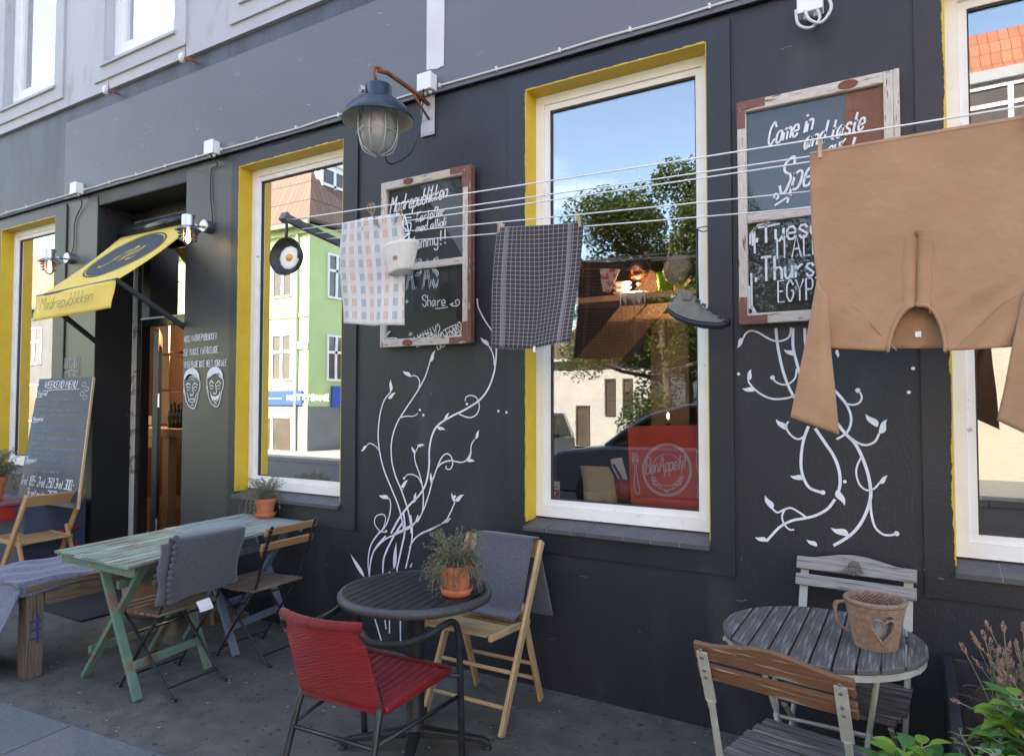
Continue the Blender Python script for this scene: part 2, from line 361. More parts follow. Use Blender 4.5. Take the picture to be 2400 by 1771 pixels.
# fascia with the old sign board
m = MB(); m.box(XL, XR, -.022, .38, ZG+.012, ZU-.002); m.build('fascia', 'fascia_dark', cafe)
xa = W(163, 289).x
m = MB(); m.box(xa, XR, -.036, -.0225, ZG+.004, 4.30); m.build('sign_board', 'fascia_paint', cafe, bev=.004)
m = MB(); random.seed(3)         # chipped remains of old lettering on the board
for k in range(110):
    u = random.uniform(.0, 1); cx = 200+u*150; cy = 395-u*75+random.uniform(-26, 26)
    p = W(cx, cy, .0375); l = random.uniform(.008, .035); a = random.choice([1.45, 1.6, 1.5, .3, 1.7])
    q = p+V3((math.cos(a)*l, 0, math.sin(a)*l)); m.ribbon([p, q], random.uniform(.002, .005), (0, -1, 0))
for k in range(14):
    p = W(random.uniform(180, 1050), 0, .0375); p.z = random.uniform(3.6, 4.25); q = p+V3((random.uniform(.01, .03), 0, random.uniform(-.01, .02))); m.ribbon([p, q], .006, (0, -1, 0))
m.build('paint_chips', mat('chip', (.30, .31, .33), (.42, .42, .43), .8, 30), cafe)['kind'] = 'stuff'
# upper storey
UW = [(-6.33+i*1.93, -5.27+i*1.93, 4.69, 6.6) for i in range(-6, 7)]
m = MB(); holes_wall(m, XL, XR, ZU, 9.2, -.055, .38, UW); m.build('upper_wall', 'upper_render', cafe)
m = MB(); m.box(XL, XR, .381, 9, 4.1, 4.4); m.box(XL, XR, .381, 9, 8.9, 9.2); m.box(XL, XL+.2, .381, 9, 0, 8.9); m.box(XR-.2, XR, .381, 9, 0, 8.9); m.box(XL+.2, XR-.2, 8.7, 9, 0, 8.9)
m.build('shell', 'dark_interior', cafe)
m = MB(); m.prism([(XL, -.3, 9.2), (XL, 4.5, 12.2), (XL, 9.2, 9.2)], (XR-XL, 0, 0)); m.build('roof', mat('red_roof', (.42, .15, .08), (.5, .2, .1), .8, 9), cafe)
for a, b, c, d in UW:
    m = MB(); holes_wall(m, a-.155, b+.155, c-.155, 6.8, -.075, -.0555, [(a, b, c, d)]); o = m.build('window_trim', 'upper_trim', cafe)
    m = MB(); m.hexa([(a-.03, -.098, c-.035), (b+.03, -.098, c-.035), (b+.03, -.098, c-.01), (a-.03, -.098, c-.01), (a+.001, .1, c-.035), (b-.001, .1, c-.035), (b-.001, .1, c+.068), (a+.001, .1, c+.068)]); m.build('upper_sill', 'upper_trim', cafe)
    def ring(x0, x1, z0, z1, y0, y1, wd): 
        m = MB(); holes_wall(m, x0, x1, z0, z1, y0, y1, [(x0+wd, x1-wd, z0+wd, z1-wd)]); return m
    fr = ring(a+.002, b-.002, c+.070, d-.002, .02, .10, .075).build('upper_window', 'white_plastic', cafe, bev=.006)
    ring(a+.078, b-.078, c+.146, d-.078, .035, .09, .055).build('sash', 'white_plastic', fr, bev=.006)
    m = MB(); m.box(a+.13, b-.13, .06, .066, c+.2, d-.13); m.build('pane', 'window_glass', fr)
    m = MB(); m.box(a+.13, b-.13, .45, .47, c-.1, d); m.build('blind', mat('dark_room', (.10, .13, .2), rough=.9), fr)
# ground-floor windows
def gwin(a, b, idx):
    m = MB()                     # yellow painted reveals (left, top, right)
    m.box(a+.001, a+.005, -.0145, .11, ZB-.005, ZT-.005); m.box(a+.001, b-.001, -.0145, .11, ZT-.005, ZT-.001); m.box(b-.005, b-.001, -.0145, .11, ZB-.005, ZT-.005)
    rnd = random.Random(idx)      # hand-painted uneven edge of the yellow
    z = ZB+.02; e = .002
    while z < ZT-.03:
        dz = rnd.uniform(.004, .012); e = min(max(e+rnd.uniform(-.0012, .0012), 0.), .003) if idx < 3 else min(max(e+rnd.uniform(-.0022, .0022), 0.), .008)
        m.box(a-e, a+.0012, -.0152, -.0142, z, z+dz); z += dz
    x = a
    while x < b-.04: dx = rnd.uniform(.01, .05); m.box(x, x+dx, -.0152, -.0142, ZT-.001, ZT+rnd.uniform(0, .006)); x += dx
    m.build('yellow_reveal', 'yellow_paint', cafe)
    x0, x1, z0, z1 = a+.006, b-.006, ZB+.012, ZT-.006
    m = MB(); holes_wall(m, x0, x1, z0, z1, .105, .18, [(x0+.052, x1-.052, z0+.062, z1-.052)])
    fr = m.build('window', 'white_paint', cafe, bev=.004)
    m = MB(); holes_wall(m, x0+.053, x1-.053, z0+.063, z1-.053, .117, .17, [(x0+.086, x1-.086, z0+.098, z1-.088)]); m.build('sash', 'white_paint', fr, bev=.004)
    m = MB(); X0, X1, Z0, Z1 = x0+.086, x1-.086, z0+.098, z1-.088; holes_wall(m, X0, X1, Z0, Z1, .126, .16, [(X0+.007, X1-.007, Z0+.006, Z1-.009)]); m.build('gasket', 'gasket', fr)
    m = MB(); m.box(X0+.004, X1-.004, .138, .144, Z0+.004, Z1-.004); m.build('pane', 'window_glass', fr)
    # sloping tiled sill
    m = MB(); n = 7; xx = [a+(b-a)*k/n for k in range(n+1)]
    xx[3] -= .05
    for k in range(n):
        p0, p1 = xx[k]+(.004 if k else 0.001), xx[k+1]-(.001 if k < n-1 else .001); zf, zbk = ZB-.028, ZB+.004
        m.hexa([(p0, -.045, zf-.022), (p1, -.045, zf-.022), (p1, -.045, zf), (p0, -.045, zf), (p0, .104, zbk-.022), (p1, .104, zbk-.022), (p1, .104, zbk), (p0, .104, zbk)])
    s = m.build('sill', 'slate_tile', fr)
    m = MB(); m.hexa([(a+.002, -.042, ZB-.048), (b-.002, -.042, ZB-.048), (b-.002, -.042, ZB-.0305), (a+.002, -.042, ZB-.0305), (a+.002, .104, ZB-.016), (b-.002, .104, ZB-.016), (b-.002, .104, ZB+.0015), (a+.002, .104, ZB+.0015)]); m.build('grout', 'grout', fr)
    return fr
for k, (a, b) in enumerate(OW): gwin(a, b, k)
gwin(-12.0, -10.9, 5); gwin(2.9, 4.0, 6)
# inner yellow reveals behind the panes
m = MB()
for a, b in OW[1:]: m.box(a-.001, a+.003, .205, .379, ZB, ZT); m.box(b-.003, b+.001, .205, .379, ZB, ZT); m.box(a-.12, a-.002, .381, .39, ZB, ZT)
m.build('inner_reveal', mat('yellow_inner_shaded', (.22, .14, .012), (.28, .19, .02), .6, 6), cafe)  # darkened copy of the reveal yellow, weaker daylight put into the colour
# door niche
dx0, dx1 = DOOR
m = MB(); m.box(dx0+.001, dx0+.006, -.005, .33, .0, 3.427); m.box(dx1-.006, dx1-.001, -.001, .33, .0, 3.427); m.box(dx0+.006, dx1-.006, .0, .33, 3.42, 3.427)
m.build('door_niche', 'niche_black', cafe)
m = MB(); yd = .33
for bx in ((dx0+.02, dx0+.05), (dx1-.05, dx1-.02)): m.box(*bx, yd-.002, yd+.03, .02, 3.33)
m.box(dx0+.05, dx1-.05, yd-.002, yd+.03, 3.30, 3.33)
m.build('peeling_strip', 'peeling', cafe)
m = MB()
m.box(dx0, dx0+.12, yd+.031, yd+.12, .02, 3.41); m.box(dx1-.12, dx1, yd+.031, yd+.12, .02, 3.41); m.box(dx0+.12, dx1-.12, yd+.031, yd+.12, 3.24, 3.41)
m.box(dx0+.12, dx1-.12, yd+.031, yd+.12, 2.32, 2.40); m.box(dx0, dx1, yd-.03, yd+.03, 3.33, 3.418)
df = m.build('door_frame', mat('black_gloss', (.012, .012, .014), rough=.25), cafe, bev=.004)
m = MB(); m.box(dx0+.12, dx1-.12, yd+.07, yd+.076, 2.40, 3.24); m.build('transom_pane', 'window_glass', df)
m = MB(); m.box(dx0+.12, dx1-.12, yd+.02, yd+.03, 2.385, 2.40); m.build('transom_ledge', 'white_paint', df)
# open door leaf, swung inwards against the left side
m = MB(); holes_wall(m, 0, .95, .03, 2.31, -.022, .022, [(.12, .83, .35, 2.18)]); dl = m.build('door_leaf', 'black_gloss', cafe)
dl.rotation_euler = (0, 0, R(146)); dl.location = V3((dx0+.17, yd+.15, 0))-cafe.location
m = MB(); m.box(.12, .83, -.004, .004, .35, 2.18); m.build('door_pane', 'clear_glass', dl)
mat('steel', (.55, .55, .56), rough=.25, metal=1)
for zh in (.35, 1.55): m = MB(); m.box(-.012, .012, -.034, -.022, zh, zh+.13); m.build('hinge', 'steel', dl)
m = MB(); m.box(dx0, dx1, .0, .5, 0.001, .09); m.build('door_step', mat('step_stone', (.06, .06, .062), (.09, .09, .09), .8, 30, bump=.4), cafe, bev=.01)
# bare plaster strip on the board
a = W(1001, 0, .04); b = W(1000, 166, .04); c = W(1040, 155, .04)
m = MB(); 
pts = [(b.x, b.z)]+[(b.x+(c.x-b.x)*t, b.z+(c.z-b.z)*t+random.uniform(-.008, .008)) for t in (.2, .4, .55, .7, .85)]+[(c.x, c.z), (c.x+.006, 4.44)]
m.prism([V3((a.x, -.0365, 4.44))]+[V3((x, -.0365, z)) for x, z in pts], (0, -.006, 0)); m.build('bare_plaster_strip', 'plaster_white', cafe)
# ================================================================ painted vines, words and faces
vine = MB(); WP = lambda u, v: W(u, v, .0035)
def stem(pts, w0=.014, w1=None):
    c = crom([WP(*p) for p in pts], 6); w1 = w1 if w1 is not None else w0*.6
    w0 *= .8; vine.ribbon(c, w0, (0, -1, 0), lambda t: 1+(w1/w0-1)*t)
def leaf(u0, v0, u1, v1, fat=.34, bend=.12):
    a = WP(u0, v0); b = WP(u1, v1); ax = b-a; L_ = ax.length; sd = V3((ax.z, 0, -ax.x)).normalized()
    n = 10; lo = []; hi = []
    for i in range(n+1):
        t = i/n; r = math.sin(math.pi*min(1, t**.75))*fat*L_*.5*(1-.25*t); c = a+ax*t+sd*math.sin(math.pi*2*t)*bend*L_*.35
        lo.append(c-sd*r); hi.append(c+sd*r)
    s = len(vine.v); vine.v += lo+hi; N = n+1
    for i in range(n): vine.face((s+i, s+i+1, s+N+i+1, s+N+i), ((0, 0), (1, 0), (1, 1), (0, 1)))
def dot(u, v, r=.009):
    c = WP(u, v); s = len(vine.v); vine.v += [c+V3((math.cos(a*.785)*r, 0, math.sin(a*.785)*r)) for a in range(8)]; vine.face(tuple(range(s, s+8)), tuple((0, 0) for _ in range(8)))
def q1(x, y): return (550+x*.333, 700+y*.333)          # measured on enlarged crops
def q2(x, y): return (1650+x*.345, 750+y*.345)
for l, w0 in (([(1195,1650),(1160,1480),(1110,1350),(1050,1200),(1020,1070),(1010,950),(1022,820),(1050,720),(1098,655)], .014),
    ([(1243,1650),(1235,1560),(1215,1470),(1175,1350),(1130,1240),(1105,1130),(1105,1000),(1140,880),(1200,780),(1280,660),(1340,550),(1375,440)], .014),
    ([(1290,650),(1302,590),(1290,555),(1265,540),(1240,545)], .010), ([(1170,835),(1210,825),(1260,825),(1290,805)], .009),
    ([(1028,1095),(1005,1050),(970,1022),(945,1018),(930,1035)], .009),
    ([(1100,1650),(1160,1540),(1230,1450),(1300,1380),(1345,1300),(1368,1180),(1370,1060),(1390,960),(1430,890),(1520,830),(1620,780),(1720,715),(1780,640),(1820,540),(1838,440),(1842,350)], .017),
    ([(1580,812),(1650,835),(1700,815),(1722,760),(1705,700),(1665,680),(1630,690),(1622,720)], .010),
    ([(1828,470),(1825,420),(1810,370),(1788,330)], .012), ([(1707,0),(1715,60),(1760,150),(1815,230)], .012),
    ([(1285,1570),(1320,1500),(1328,1400),(1322,1320),(1300,1230),(1272,1150),(1265,1090)], .012),
    ([(1275,1075),(1290,1040),(1300,1030)], .008), ([(1315,1300),(1290,1255),(1250,1235),(1215,1238),(1200,1255)], .009),
    ([(1165,1320),(1180,1345),(1200,1300)], .006),
    ([(1120,1652),(1200,1615),(1280,1565),(1330,1480),(1365,1380),(1390,1290),(1420,1200),(1455,1120),(1490,1090),(1520,1105),(1535,1150),(1520,1195),(1490,1195),(1488,1175)], .012),
    ([(1425,1190),(1460,1155),(1520,1138),(1590,1150),(1630,1135),(1660,1080),(1665,1030),(1690,985)], .011),
    ([(1310,1650),(1400,1610),(1480,1565),(1520,1500),(1550,1430)], .012),
    ([(1010,1652),(1060,1600),(1090,1520),(1098,1440),(1085,1400)], .012), ([(1060,1640),(1020,1630),(985,1580),(995,1530),(1040,1515),(1062,1540),(1050,1600),(1020,1650)], .010)):
    stem([q1(*p) for p in l], w0)
for a in ((1098,655,1100,565),(1080,700,1135,660),(1372,445,1414,362),(1240,548,1182,505),(930,1035,888,1072),(1788,332,1730,270),(1470,860,1512,800),(1425,900,1484,925),(1270,1095,1245,1035),(1285,1030,1337,1030),
          (1170,1325,1222,1275),(1385,1305,1382,1220),(1260,1435,1278,1360),(1085,1405,1014,1380),(1695,985,1722,922),(1640,1130,1672,1072),(1632,1130,1692,1145),(1478,1570,1524,1545),(1545,1432,1527,1360),(1550,1420,1615,1378)):
    leaf(*q1(*a[:2]), *q1(*a[2:]))
for a in ((1303,782),(1328,818),(1635,740),(1192,1262),(1550,1390),(1066,1634)): dot(*q1(*a))
q3 = lambda x, y: (600+x*.3456, 1200+y*.3456)
for l, w0 in (([(840,130),(780,220),(760,330),(768,430)], .012), ([(1000,60),(930,170),(870,300),(860,400)], .016), ([(1000,0),(1010,120),(985,250),(955,385)], .016), ([(1050,20),(1060,150),(1040,270),(1015,380)], .013),
              ([(1290,60),(1200,110),(1120,145),(1075,180),(1040,240)], .011), ([(880,160),(800,260),(770,400),(775,600),(830,800),(855,885)], .014), ([(1100,20),(1050,100),(880,180),(800,260)], .012),
              ([(860,400),(860,600),(882,790)], .012), ([(905,400),(905,820)], .012), ([(955,385),(975,600),(980,885)], .012), ([(1090,700),(1110,880)], .009), ([(1198,690),(1200,740)], .010)):
    stem([q3(*p) for p in l], w0, w0*.8)
for a in ((735,440,640,282),(935,385,952,200),(1045,375,1060,340),(1275,60,1323,45)): leaf(*q3(*a[:2]), *q3(*a[2:]), .18 if a[1] < 450 and a[1] > 380 else .3, .02)
for l, w0 in (([(488,55),(500,170),(530,320),(570,440),(615,530)], .016), ([(605,55),(605,180),(625,270),(655,380)], .016), ([(685,55),(690,160),(720,300),(760,400),(840,440),(900,490),(960,560)], .016),
    ([(590,50),(580,110),(530,140),(475,140),(420,115),(370,85),(320,72),(285,90),(268,120)], .011), ([(630,330),(620,390),(580,430),(535,438),(490,420),(472,400)], .010),
    ([(620,510),(560,530),(470,535),(400,510),(345,470),(310,430),(300,410)], .011), ([(960,565),(1010,575),(1055,560),(1072,525),(1060,490)], .010),
    ([(960,560),(990,620),(1000,680),(985,740),(950,780),(900,808)], .013), ([(710,720),(680,800),(662,900),(660,1000),(680,1080),(720,1140),(800,1170)], .016), ([(680,790),(640,808),(595,785),(565,745),(560,710),(575,688)], .011),
    ([(755,735),(820,830),(880,920),(915,1010),(925,1100),(915,1160)], .017), ([(890,1215),(840,1280),(760,1325),(680,1345),(600,1360),(520,1400),(460,1460),(425,1500)], .015),
    ([(690,1335),(640,1300),(590,1275),(545,1285),(500,1305),(465,1280)], .011), ([(550,1285),(530,1330),(545,1385),(580,1420),(612,1422)], .010),
    ([(905,700),(960,770),(1020,830),(1070,920),(1110,1030),(1130,1130),(1130,1210),(1100,1310),(1050,1400),(980,1470),(880,1530)], .017), ([(985,790),(1040,830),(1100,848),(1160,825),(1190,770)], .012),
    ([(1068,930),(1040,990),(1035,1050),(1060,1120),(1110,1155),(1160,1140),(1190,1105)], .010), ([(1130,1200),(1135,1300),(1160,1400),(1210,1450),(1260,1460),(1305,1450)], .012)):
    stem([q2(*p) for p in l], w0, w0*.75)
for a in ((268,120,222,190),(298,410,322,332),(345,480,258,462),(622,240,542,198),(560,745,488,670),(680,1080,583,1055),(905,1150,955,1260),(465,1285,415,1188),(430,1500,345,1472),(985,1462,860,1408),(770,1535,695,1487),(1180,725,1098,635),(1190,770,1245,672),(1190,1108,1250,1055),(905,200,908,258)):
    leaf(*q2(*a[:2]), *q2(*a[2:]), .42, .15)
for a in ((466,390),(1045,477),(808,1170),(1308,1449)): dot(*q2(*a), .011)
for a in ((1195,508),(853,617),(1187,966),(1168,963),(1731,876),(2140,863),(2130,919),(1980,1128)): dot(*a, .008)
vine.build('painted_vine', 'mural_white', cafe)
m = MB()
def wtext(m, s, u0, v0, u1, v1, h, Y=.0115, **k):
    a = W(u0, v0, Y); b = W(u1, v1, Y); d = b-a; write(m, s, a, d, (0, 0, 1), h, wd=d.length, **k)
wtext(m, 'HOS MADREPUBLIKKEN', 432, 802, 508, 794, .050, lw=.006, smooth=False, jit=.04); m.build('wall_motto', 'mural_white', cafe); m = MB()
wtext(m, 'ER VI IKKE MÆRKELIGE.', 431, 834, 512, 826, .052, lw=.006, smooth=False, jit=.04); m.build('wall_motto', 'mural_white', cafe); m = MB()
wtext(m, 'VI ER BARE IKKE HELT NORMALE', 431, 862, 531, 857, .050, lw=.006, smooth=False, jit=.04)
m.build('wall_motto', 'mural_white', cafe)
m = MB(); wtext(m, 'ÅBNINGSTIDER', 147, 864, 185, 862, .10, lw=.008, smooth=False)
m.ribbon(crom([W(u, v, .0115) for u, v in ((148, 870), (154, 873), (162, 868), (170, 866), (177, 871), (183, 869))], 5), .008, (0, -1, 0))
wtext(m, 'MAN TIRS LUKKET', 147, 884, 185, 880, .06, lw=.006, smooth=False)
m.build('opening_hours_heading', mat('chalk_grey', (.34, .34, .34)), cafe)
def face(u0, v0, u1, v1, smile):      # outline portrait painted on the pier
    m = MB(); P = lambda x, y: W(u0+(u1-u0)*x, v0+(v1-v0)*y, .0115)
    def st(l, w_=.010): m.ribbon(crom([P(*p) for p in l], 5), w_*.7, (0, -1, 0))
    def fill(l):
        s = len(m.v); m.v += [P(*p) for p in l]; c = len(m.v); m.v.append(P(sum(p[0] for p in l)/len(l), sum(p[1] for p in l)/len(l)))
        for i in range(len(l)): m.face((s+i, s+(i+1) % len(l), c), ((0, 0), (1, 0), (1, 1)))
    fill([(.02,.32),(.04,.18),(.16,.07),(.36,.01),(.58,0),(.78,.05),(.93,.16),(.98,.34),(.9,.3),(.84,.2),(.70,.15),(.52,.17),(.36,.14),(.22,.19),(.12,.26)])
    st([(.02,.3),(.03,.45),(.08,.6),(.12,.75),(.28,.92),(.5,1),(.68,.98),(.8,.82),(.88,.62),(.97,.5),(.98,.32)])
    st([(.08,.55),(.0,.5),(.02,.6),(.1,.68)], .007)
    for sx in (0, 1):
        X = lambda x: x if not sx else 1.0-x
        st([(X(.16),.44),(X(.28),.38 if not smile else .36),(X(.42),.42)], .014); st([(X(.18),.50),(X(.28),.47),(X(.4),.5)], .009); st([(X(.2),.54),(X(.3),.56),(X(.38),.53)], .006)
        st([(X(.2),.62),(X(.28),.72),(X(.34),.86)], .008)
    st([(.53,.42),(.56,.55),(.6,.64),(.5,.68),(.42,.65)], .010); st([(.4,.66),(.45,.70)], .008)
    if smile: fill([(.28,.72),(.5,.76),(.74,.70),(.68,.8),(.5,.85),(.36,.81)]); st([(.24,.68),(.3,.78),(.5,.89),(.7,.8),(.78,.66)], .008)
    else: st([(.34,.80),(.46,.77),(.52,.785),(.58,.77),(.7,.80)], .011); st([(.38,.83),(.52,.86),(.66,.83)], .008); st([(.3,.24),(.5,.21),(.72,.26)], .006); st([(.34,.3),(.5,.27),(.66,.31)], .006)
    st([(.44,.94),(.53,.92),(.62,.94)], .007)
    o = m.build('painted_face', 'mural_white', cafe); o['label'] = 'smiling face outlined in white on the pier' if smile else 'stern face outlined in white on the pier'
face(430, 862, 469, 956, False); face(484, 859, 524, 952, True)

m = MB(); rnd = random.Random(17)      # scuffs, scratches and chips on the painted wall
for k in range(150):
    x = rnd.uniform(-7.5, .9); z = rnd.choice([rnd.uniform(.1, .9), rnd.uniform(.1, 3.4)])
    if any(a-.02 < x < b+.02 for a, b in OW) and z > .85 or DOOR[0] < x < DOOR[1]: continue
    a_ = rnd.choice([rnd.uniform(-.3, .3), rnd.uniform(-.5, .5), 1.5]); l = rnd.choice([.006, .01, .02, .05]); p = V3((x, -.0165, z)); q = p+V3((math.cos(a_)*l, 0, math.sin(a_)*l))
    m.ribbon([p, (p+q)/2+V3((0, 0, rnd.uniform(-.1, .1)*l)), q], rnd.uniform(.0015, .005), (0, -1, 0))
m.build('scuffs', 'scuff', cafe)['kind'] = 'stuff'

m = MB()
for l in ([(541, 376), (556, 366), (572, 368), (590, 361)], [(612, 352), (640, 336), (668, 331), (690, 318), (722, 314), (748, 300), (790, 285), (820, 276)], [(437, 402), (455, 398), (470, 404), (492, 392)], [(1232, 430), (1222, 520), (1226, 600)]):
    m.ribbon(crom([W(u+random.uniform(-2, 2), v+random.uniform(-2, 2), .0160) for u, v in l], 3), .003, (0, -1, 0))
m.build('hairline_cracks', 'gasket', cafe)
# ================================================================ the street across (seen mirrored in the panes)
for n_, c1, c2 in (('green_render', (.44, .54, .22), (.50, .60, .28)), ('darkgrey_render', (.16, .16, .15), (.2, .2, .19)), ('white_render', (.36, .35, .33), (.42, .41, .39)), ('grey_render', (.075, .078, .08), (.10, .10, .10)), ('cream_render', (.38, .35, .27), (.44, .41, .33))):
    mat(n_, c1, c2, .85, 1.5, (.3, .7), bump=.3, bscale=30)
mat('shop_blue', (.02, .07, .35)); mat('far_glass', (.06, .05, .045), (.10, .08, .06), .12, 1.5, (.3, .7)); mat('far_white', (.75, .74, .72), rough=.6)
tiles('orange_tile', (.30, .105, .055), (.36, .14, .075)); tiles('brown_tile', (.095, .056, .040), (.125, .072, .048)); mat('lead_grey', (.30, .32, .33), rough=.6)
def fwin(m_fr, m_gl, x0, x1, z0, z1, y, cols=2, zs=.62):     # window on a face looking +y
    t = .06
    m_gl.box(x0+t, x1-t, y-.03, y+.012, z0+t, z1-t)
    m_fr.box(x0, x0+t, y-.03, y+.05, z0, z1); m_fr.box(x1-t, x1, y-.03, y+.05, z0, z1); m_fr.box(x0+t, x1-t, y-.03, y+.05, z1-t, z1); m_fr.box(x0+t, x1-t, y-.03, y+.05, z0, z0+t)
    for c in range(1, cols): xc = x0+(x1-x0)*c/cols; m_fr.box(xc-.05, xc+.05, y-.02, y+.045, z0+t, z1-t)
    if zs: zc = z0+(z1-z0)*zs; m_fr.box(x0+t, x1-t, y-.02, y+.04, zc-.045, zc+.045)
def house(name, label, x0, x1, y, dep, he, hr, body, roof, wins, base=None, hip=False, fr='far_white'):
    b = thing(name, label, 'building', ((x0+x1)/2, y-dep/2, 0))
    m = MB(); m.box(x0, x1, y-dep, y, 0, he); m.build('wall', body, b)
    if base: m = MB(); m.box(x0-.02, x1+.03, y-dep-.02, y+.03, 0, base); m.build('ground_floor', 'darkgrey_render', b)
    m = MB(); o = .25; ym = y-dep/2
    A, B, Cc, Dd = V3((x0-o, y+o, he-.05)), V3((x1+o, y+o, he-.05)), V3((x1+o-(dep/2+o if hip else 0), ym, hr)), V3((x0-o, ym, hr))
    m.prism([A, B, Cc, Dd], (0, 0, .12)); m.prism([V3((x0-o, y-dep-o, he-.05)), Dd, Cc, V3((x1+o, y-dep-o, he-.05))], (0, 0, .12))
    if hip: m.prism([V3((x1+o, y-dep-o, he-.04)), B+V3((0, 0, .01)), Cc+V3((0, 0, .01))], (0, 0, .12))
    m.build('roof', roof, b)
    m = MB()
    for xx in ((x0+.02,) if hip else (x0+.02, x1-.12)): m.prism([(xx, y-.05, he), (xx, y-dep+.05, he), (xx, ym, hr-.1)], (.1, 0, 0))
    m.box(x0-o, x1+o, y+o, y+o+.12, he-.12, he-.02); m.build('gable', body, b)
    for w_ in wins:
        mf, mg = MB(), MB(); fwin(mf, mg, *w_[:4], y+.03 if w_[3] < 3.4 and base else y, *(w_[4:] if len(w_) > 4 else ()))
        f = mf.build('window', fr, b, bev=.01); mg.build('pane', 'far_glass', f)
    return b
YG = -12.0
xc = RF(722, 900, YG).x
def rx(u): return RF(u, 900, YG).x
def rz(u, v): return RF(u, v, YG).z
Wn = []
for ua, ub in ((637, 684),):
    for va, vb in ((785, 893), (590, 700)): Wn.append((rx(ua), rx(ub), rz(ua, vb), rz(ua, va)))
xs = rx(660); st_ = 2.6
Wn = [(a-k*st_, b-k*st_, c, d) for a, b, c, d in Wn for k in range(0, 5)]
ZE = rz(640, 538)
Wn += [(rx(595), rx(690), rz(690, 1068), rz(690, 976), 2, 0)]+[(rx(595)-5, rx(595)-2, rz(690, 1068), rz(690, 976), 2, 0)]
gb = house('corner_house', 'lime green corner house with a brown tiled roof, mirrored in the window beside the door', xc-13.6, xc, YG, 9, ZE, ZE+10.5, 'green_render', 'brown_tile', Wn, base=rz(690, 952), hip=True)
m = MB(); m.box(xc-13.6, xc+.10, YG+.0, YG+.10, ZE-.32, ZE-.06); m.box(xc, xc+.12, YG-9, YG, ZE-.32, ZE-.06); m.box(xc-13.6, xc+.04, YG, YG+.05, rz(690, 952)+.02, rz(690, 952)+.10); m.box(xc-13.6, xc+.04, YG, YG+.04, rz(640, 745)-.05, rz(640, 745)+.05); m.build('cornice', 'green_render', gb)
m = MB(); m.tube([(xc-.5, YG+.08, 0), (xc-.5, YG+.08, ZE-.3)], .045, 8); m.build('downpipe', 'lead_grey', gb)
# side street face windows (look +x)
def swin(b, x, ya, yb, za, zb):
    mf, mg = MB(), MB(); t = .07
    mg.box(x-.03, x+.02, ya+t, yb-t, za+t, zb-t)
    for q in ((ya, ya+t, za, zb), (yb-t, yb, za, zb), (ya+t, yb-t, zb-t, zb), (ya+t, yb-t, za, za+t), ((ya+yb)/2-.05, (ya+yb)/2+.05, za+t, zb-t), (ya+t, yb-t, za+(zb-za)*.6, za+(zb-za)*.6+.09)):
        mf.box(x-.03, x+.06, *q)
    f = mf.build('window', 'far_white', b); mg.build('pane', 'far_glass', f)
def SY(u): d_ = ray(u, 900); return .276-(xc/d_.x*d_.y-D)
for yy, ye in ((SY(764), SY(806)), (SY(764)-3.2, SY(764)-2.0), (SY(764)-6.0, SY(764)-4.8)):
    for za, zb in ((Wn[0][2], Wn[0][3]), (Wn[5][2], Wn[5][3]-.1)): swin(gb, xc, min(yy, ye), max(yy, ye), za, zb)
# dormer on the roof
m = MB(); dxa = rx(735); dz0 = ZE+.3; m.box(xc-3.0, xc-.5, YG-2.3, YG-.75, dz0, dz0+2.1); m.box(xc-3.0, xc-.38, YG-2.4, YG-.65, dz0+2.1, dz0+2.25); dm = m.build('dormer', 'far_white', gb)
swin(gb, xc-.48, YG-2.15, YG-.9, dz0+.35, dz0+1.95)
m = MB(); m.box(rx(560), rx(712), YG+.035, YG+.1, rz(640, 948), rz(640, 916)); m.box(xc+.035, xc+.1, YG-7.0, YG-1.0, rz(640, 952), rz(640, 905)); sg = m.build('shop_sign', 'shop_blue', gb)
m = MB(); z0 = rz(640, 938); zz = rz(640, 921)
for q in range(5): m.box(rx(610)+q*.06, rx(610)+q*.06+.001+1.2, YG+.1005, YG+.104, z0+.06+q*.09, z0+.075+q*.09) if q in (0, 4) else None
write(m, 'HATTYSINNE', (rx(680), YG+.105, z0), (1, 0, 0), (0, 0, 1), zz-z0-.08, wd=-(rx(632)-rx(680)) if False else 1.9, lw=.06, nrm=(0, 1, 0), smooth=False)
m.build('sign_lettering', 'far_white', sg)
m = MB(); m.box(rx(690), rx(722), YG+.01, YG+.05, rz(690, 818), rz(690, 802)); m.build('street_name_plate', 'far_white', gb)
# grey house further left (mirrored in the leftmost pane)
house('grey_house', 'mid grey house with an orange tiled roof, mirrored in the leftmost shop window', -46, xc-13.7, YG, 10, 5.9, 10.4, 'grey_render', 'orange_tile', [(-35.5+k*2.7, -34.2+k*2.7, 3.3, 5.0) for k in range(-2, 2)]+[(-36+k*4, -33+k*4, .7, 2.4, 2, 0) for k in (-1, 0)])
# white gabled building past the side street
YW = -19.0
a0, a1 = RF(1300, 900, YW).x, RF(1525, 900, YW).x; zt = RF(1400, 838, YW).z
house('white_outbuilding', 'low white rendered building with tall dark windows, mirrored behind the big pane', a0-6, a1, YW, 8, zt, zt+1.4, 'white_render', 'brown_tile',
      [(RF(u0, 900, YW).x, RF(u1, 900, YW).x, RF(1440, 975, YW).z, RF(1440, 888, YW).z, 1, 0) for u0, u1 in ((1418, 1443), (1459, 1482))]+[(RF(1350, 900, YW).x, RF(1382, 900, YW).x, .05, RF(1370, 950, YW).z, 1, 0)], fr='far_glass')
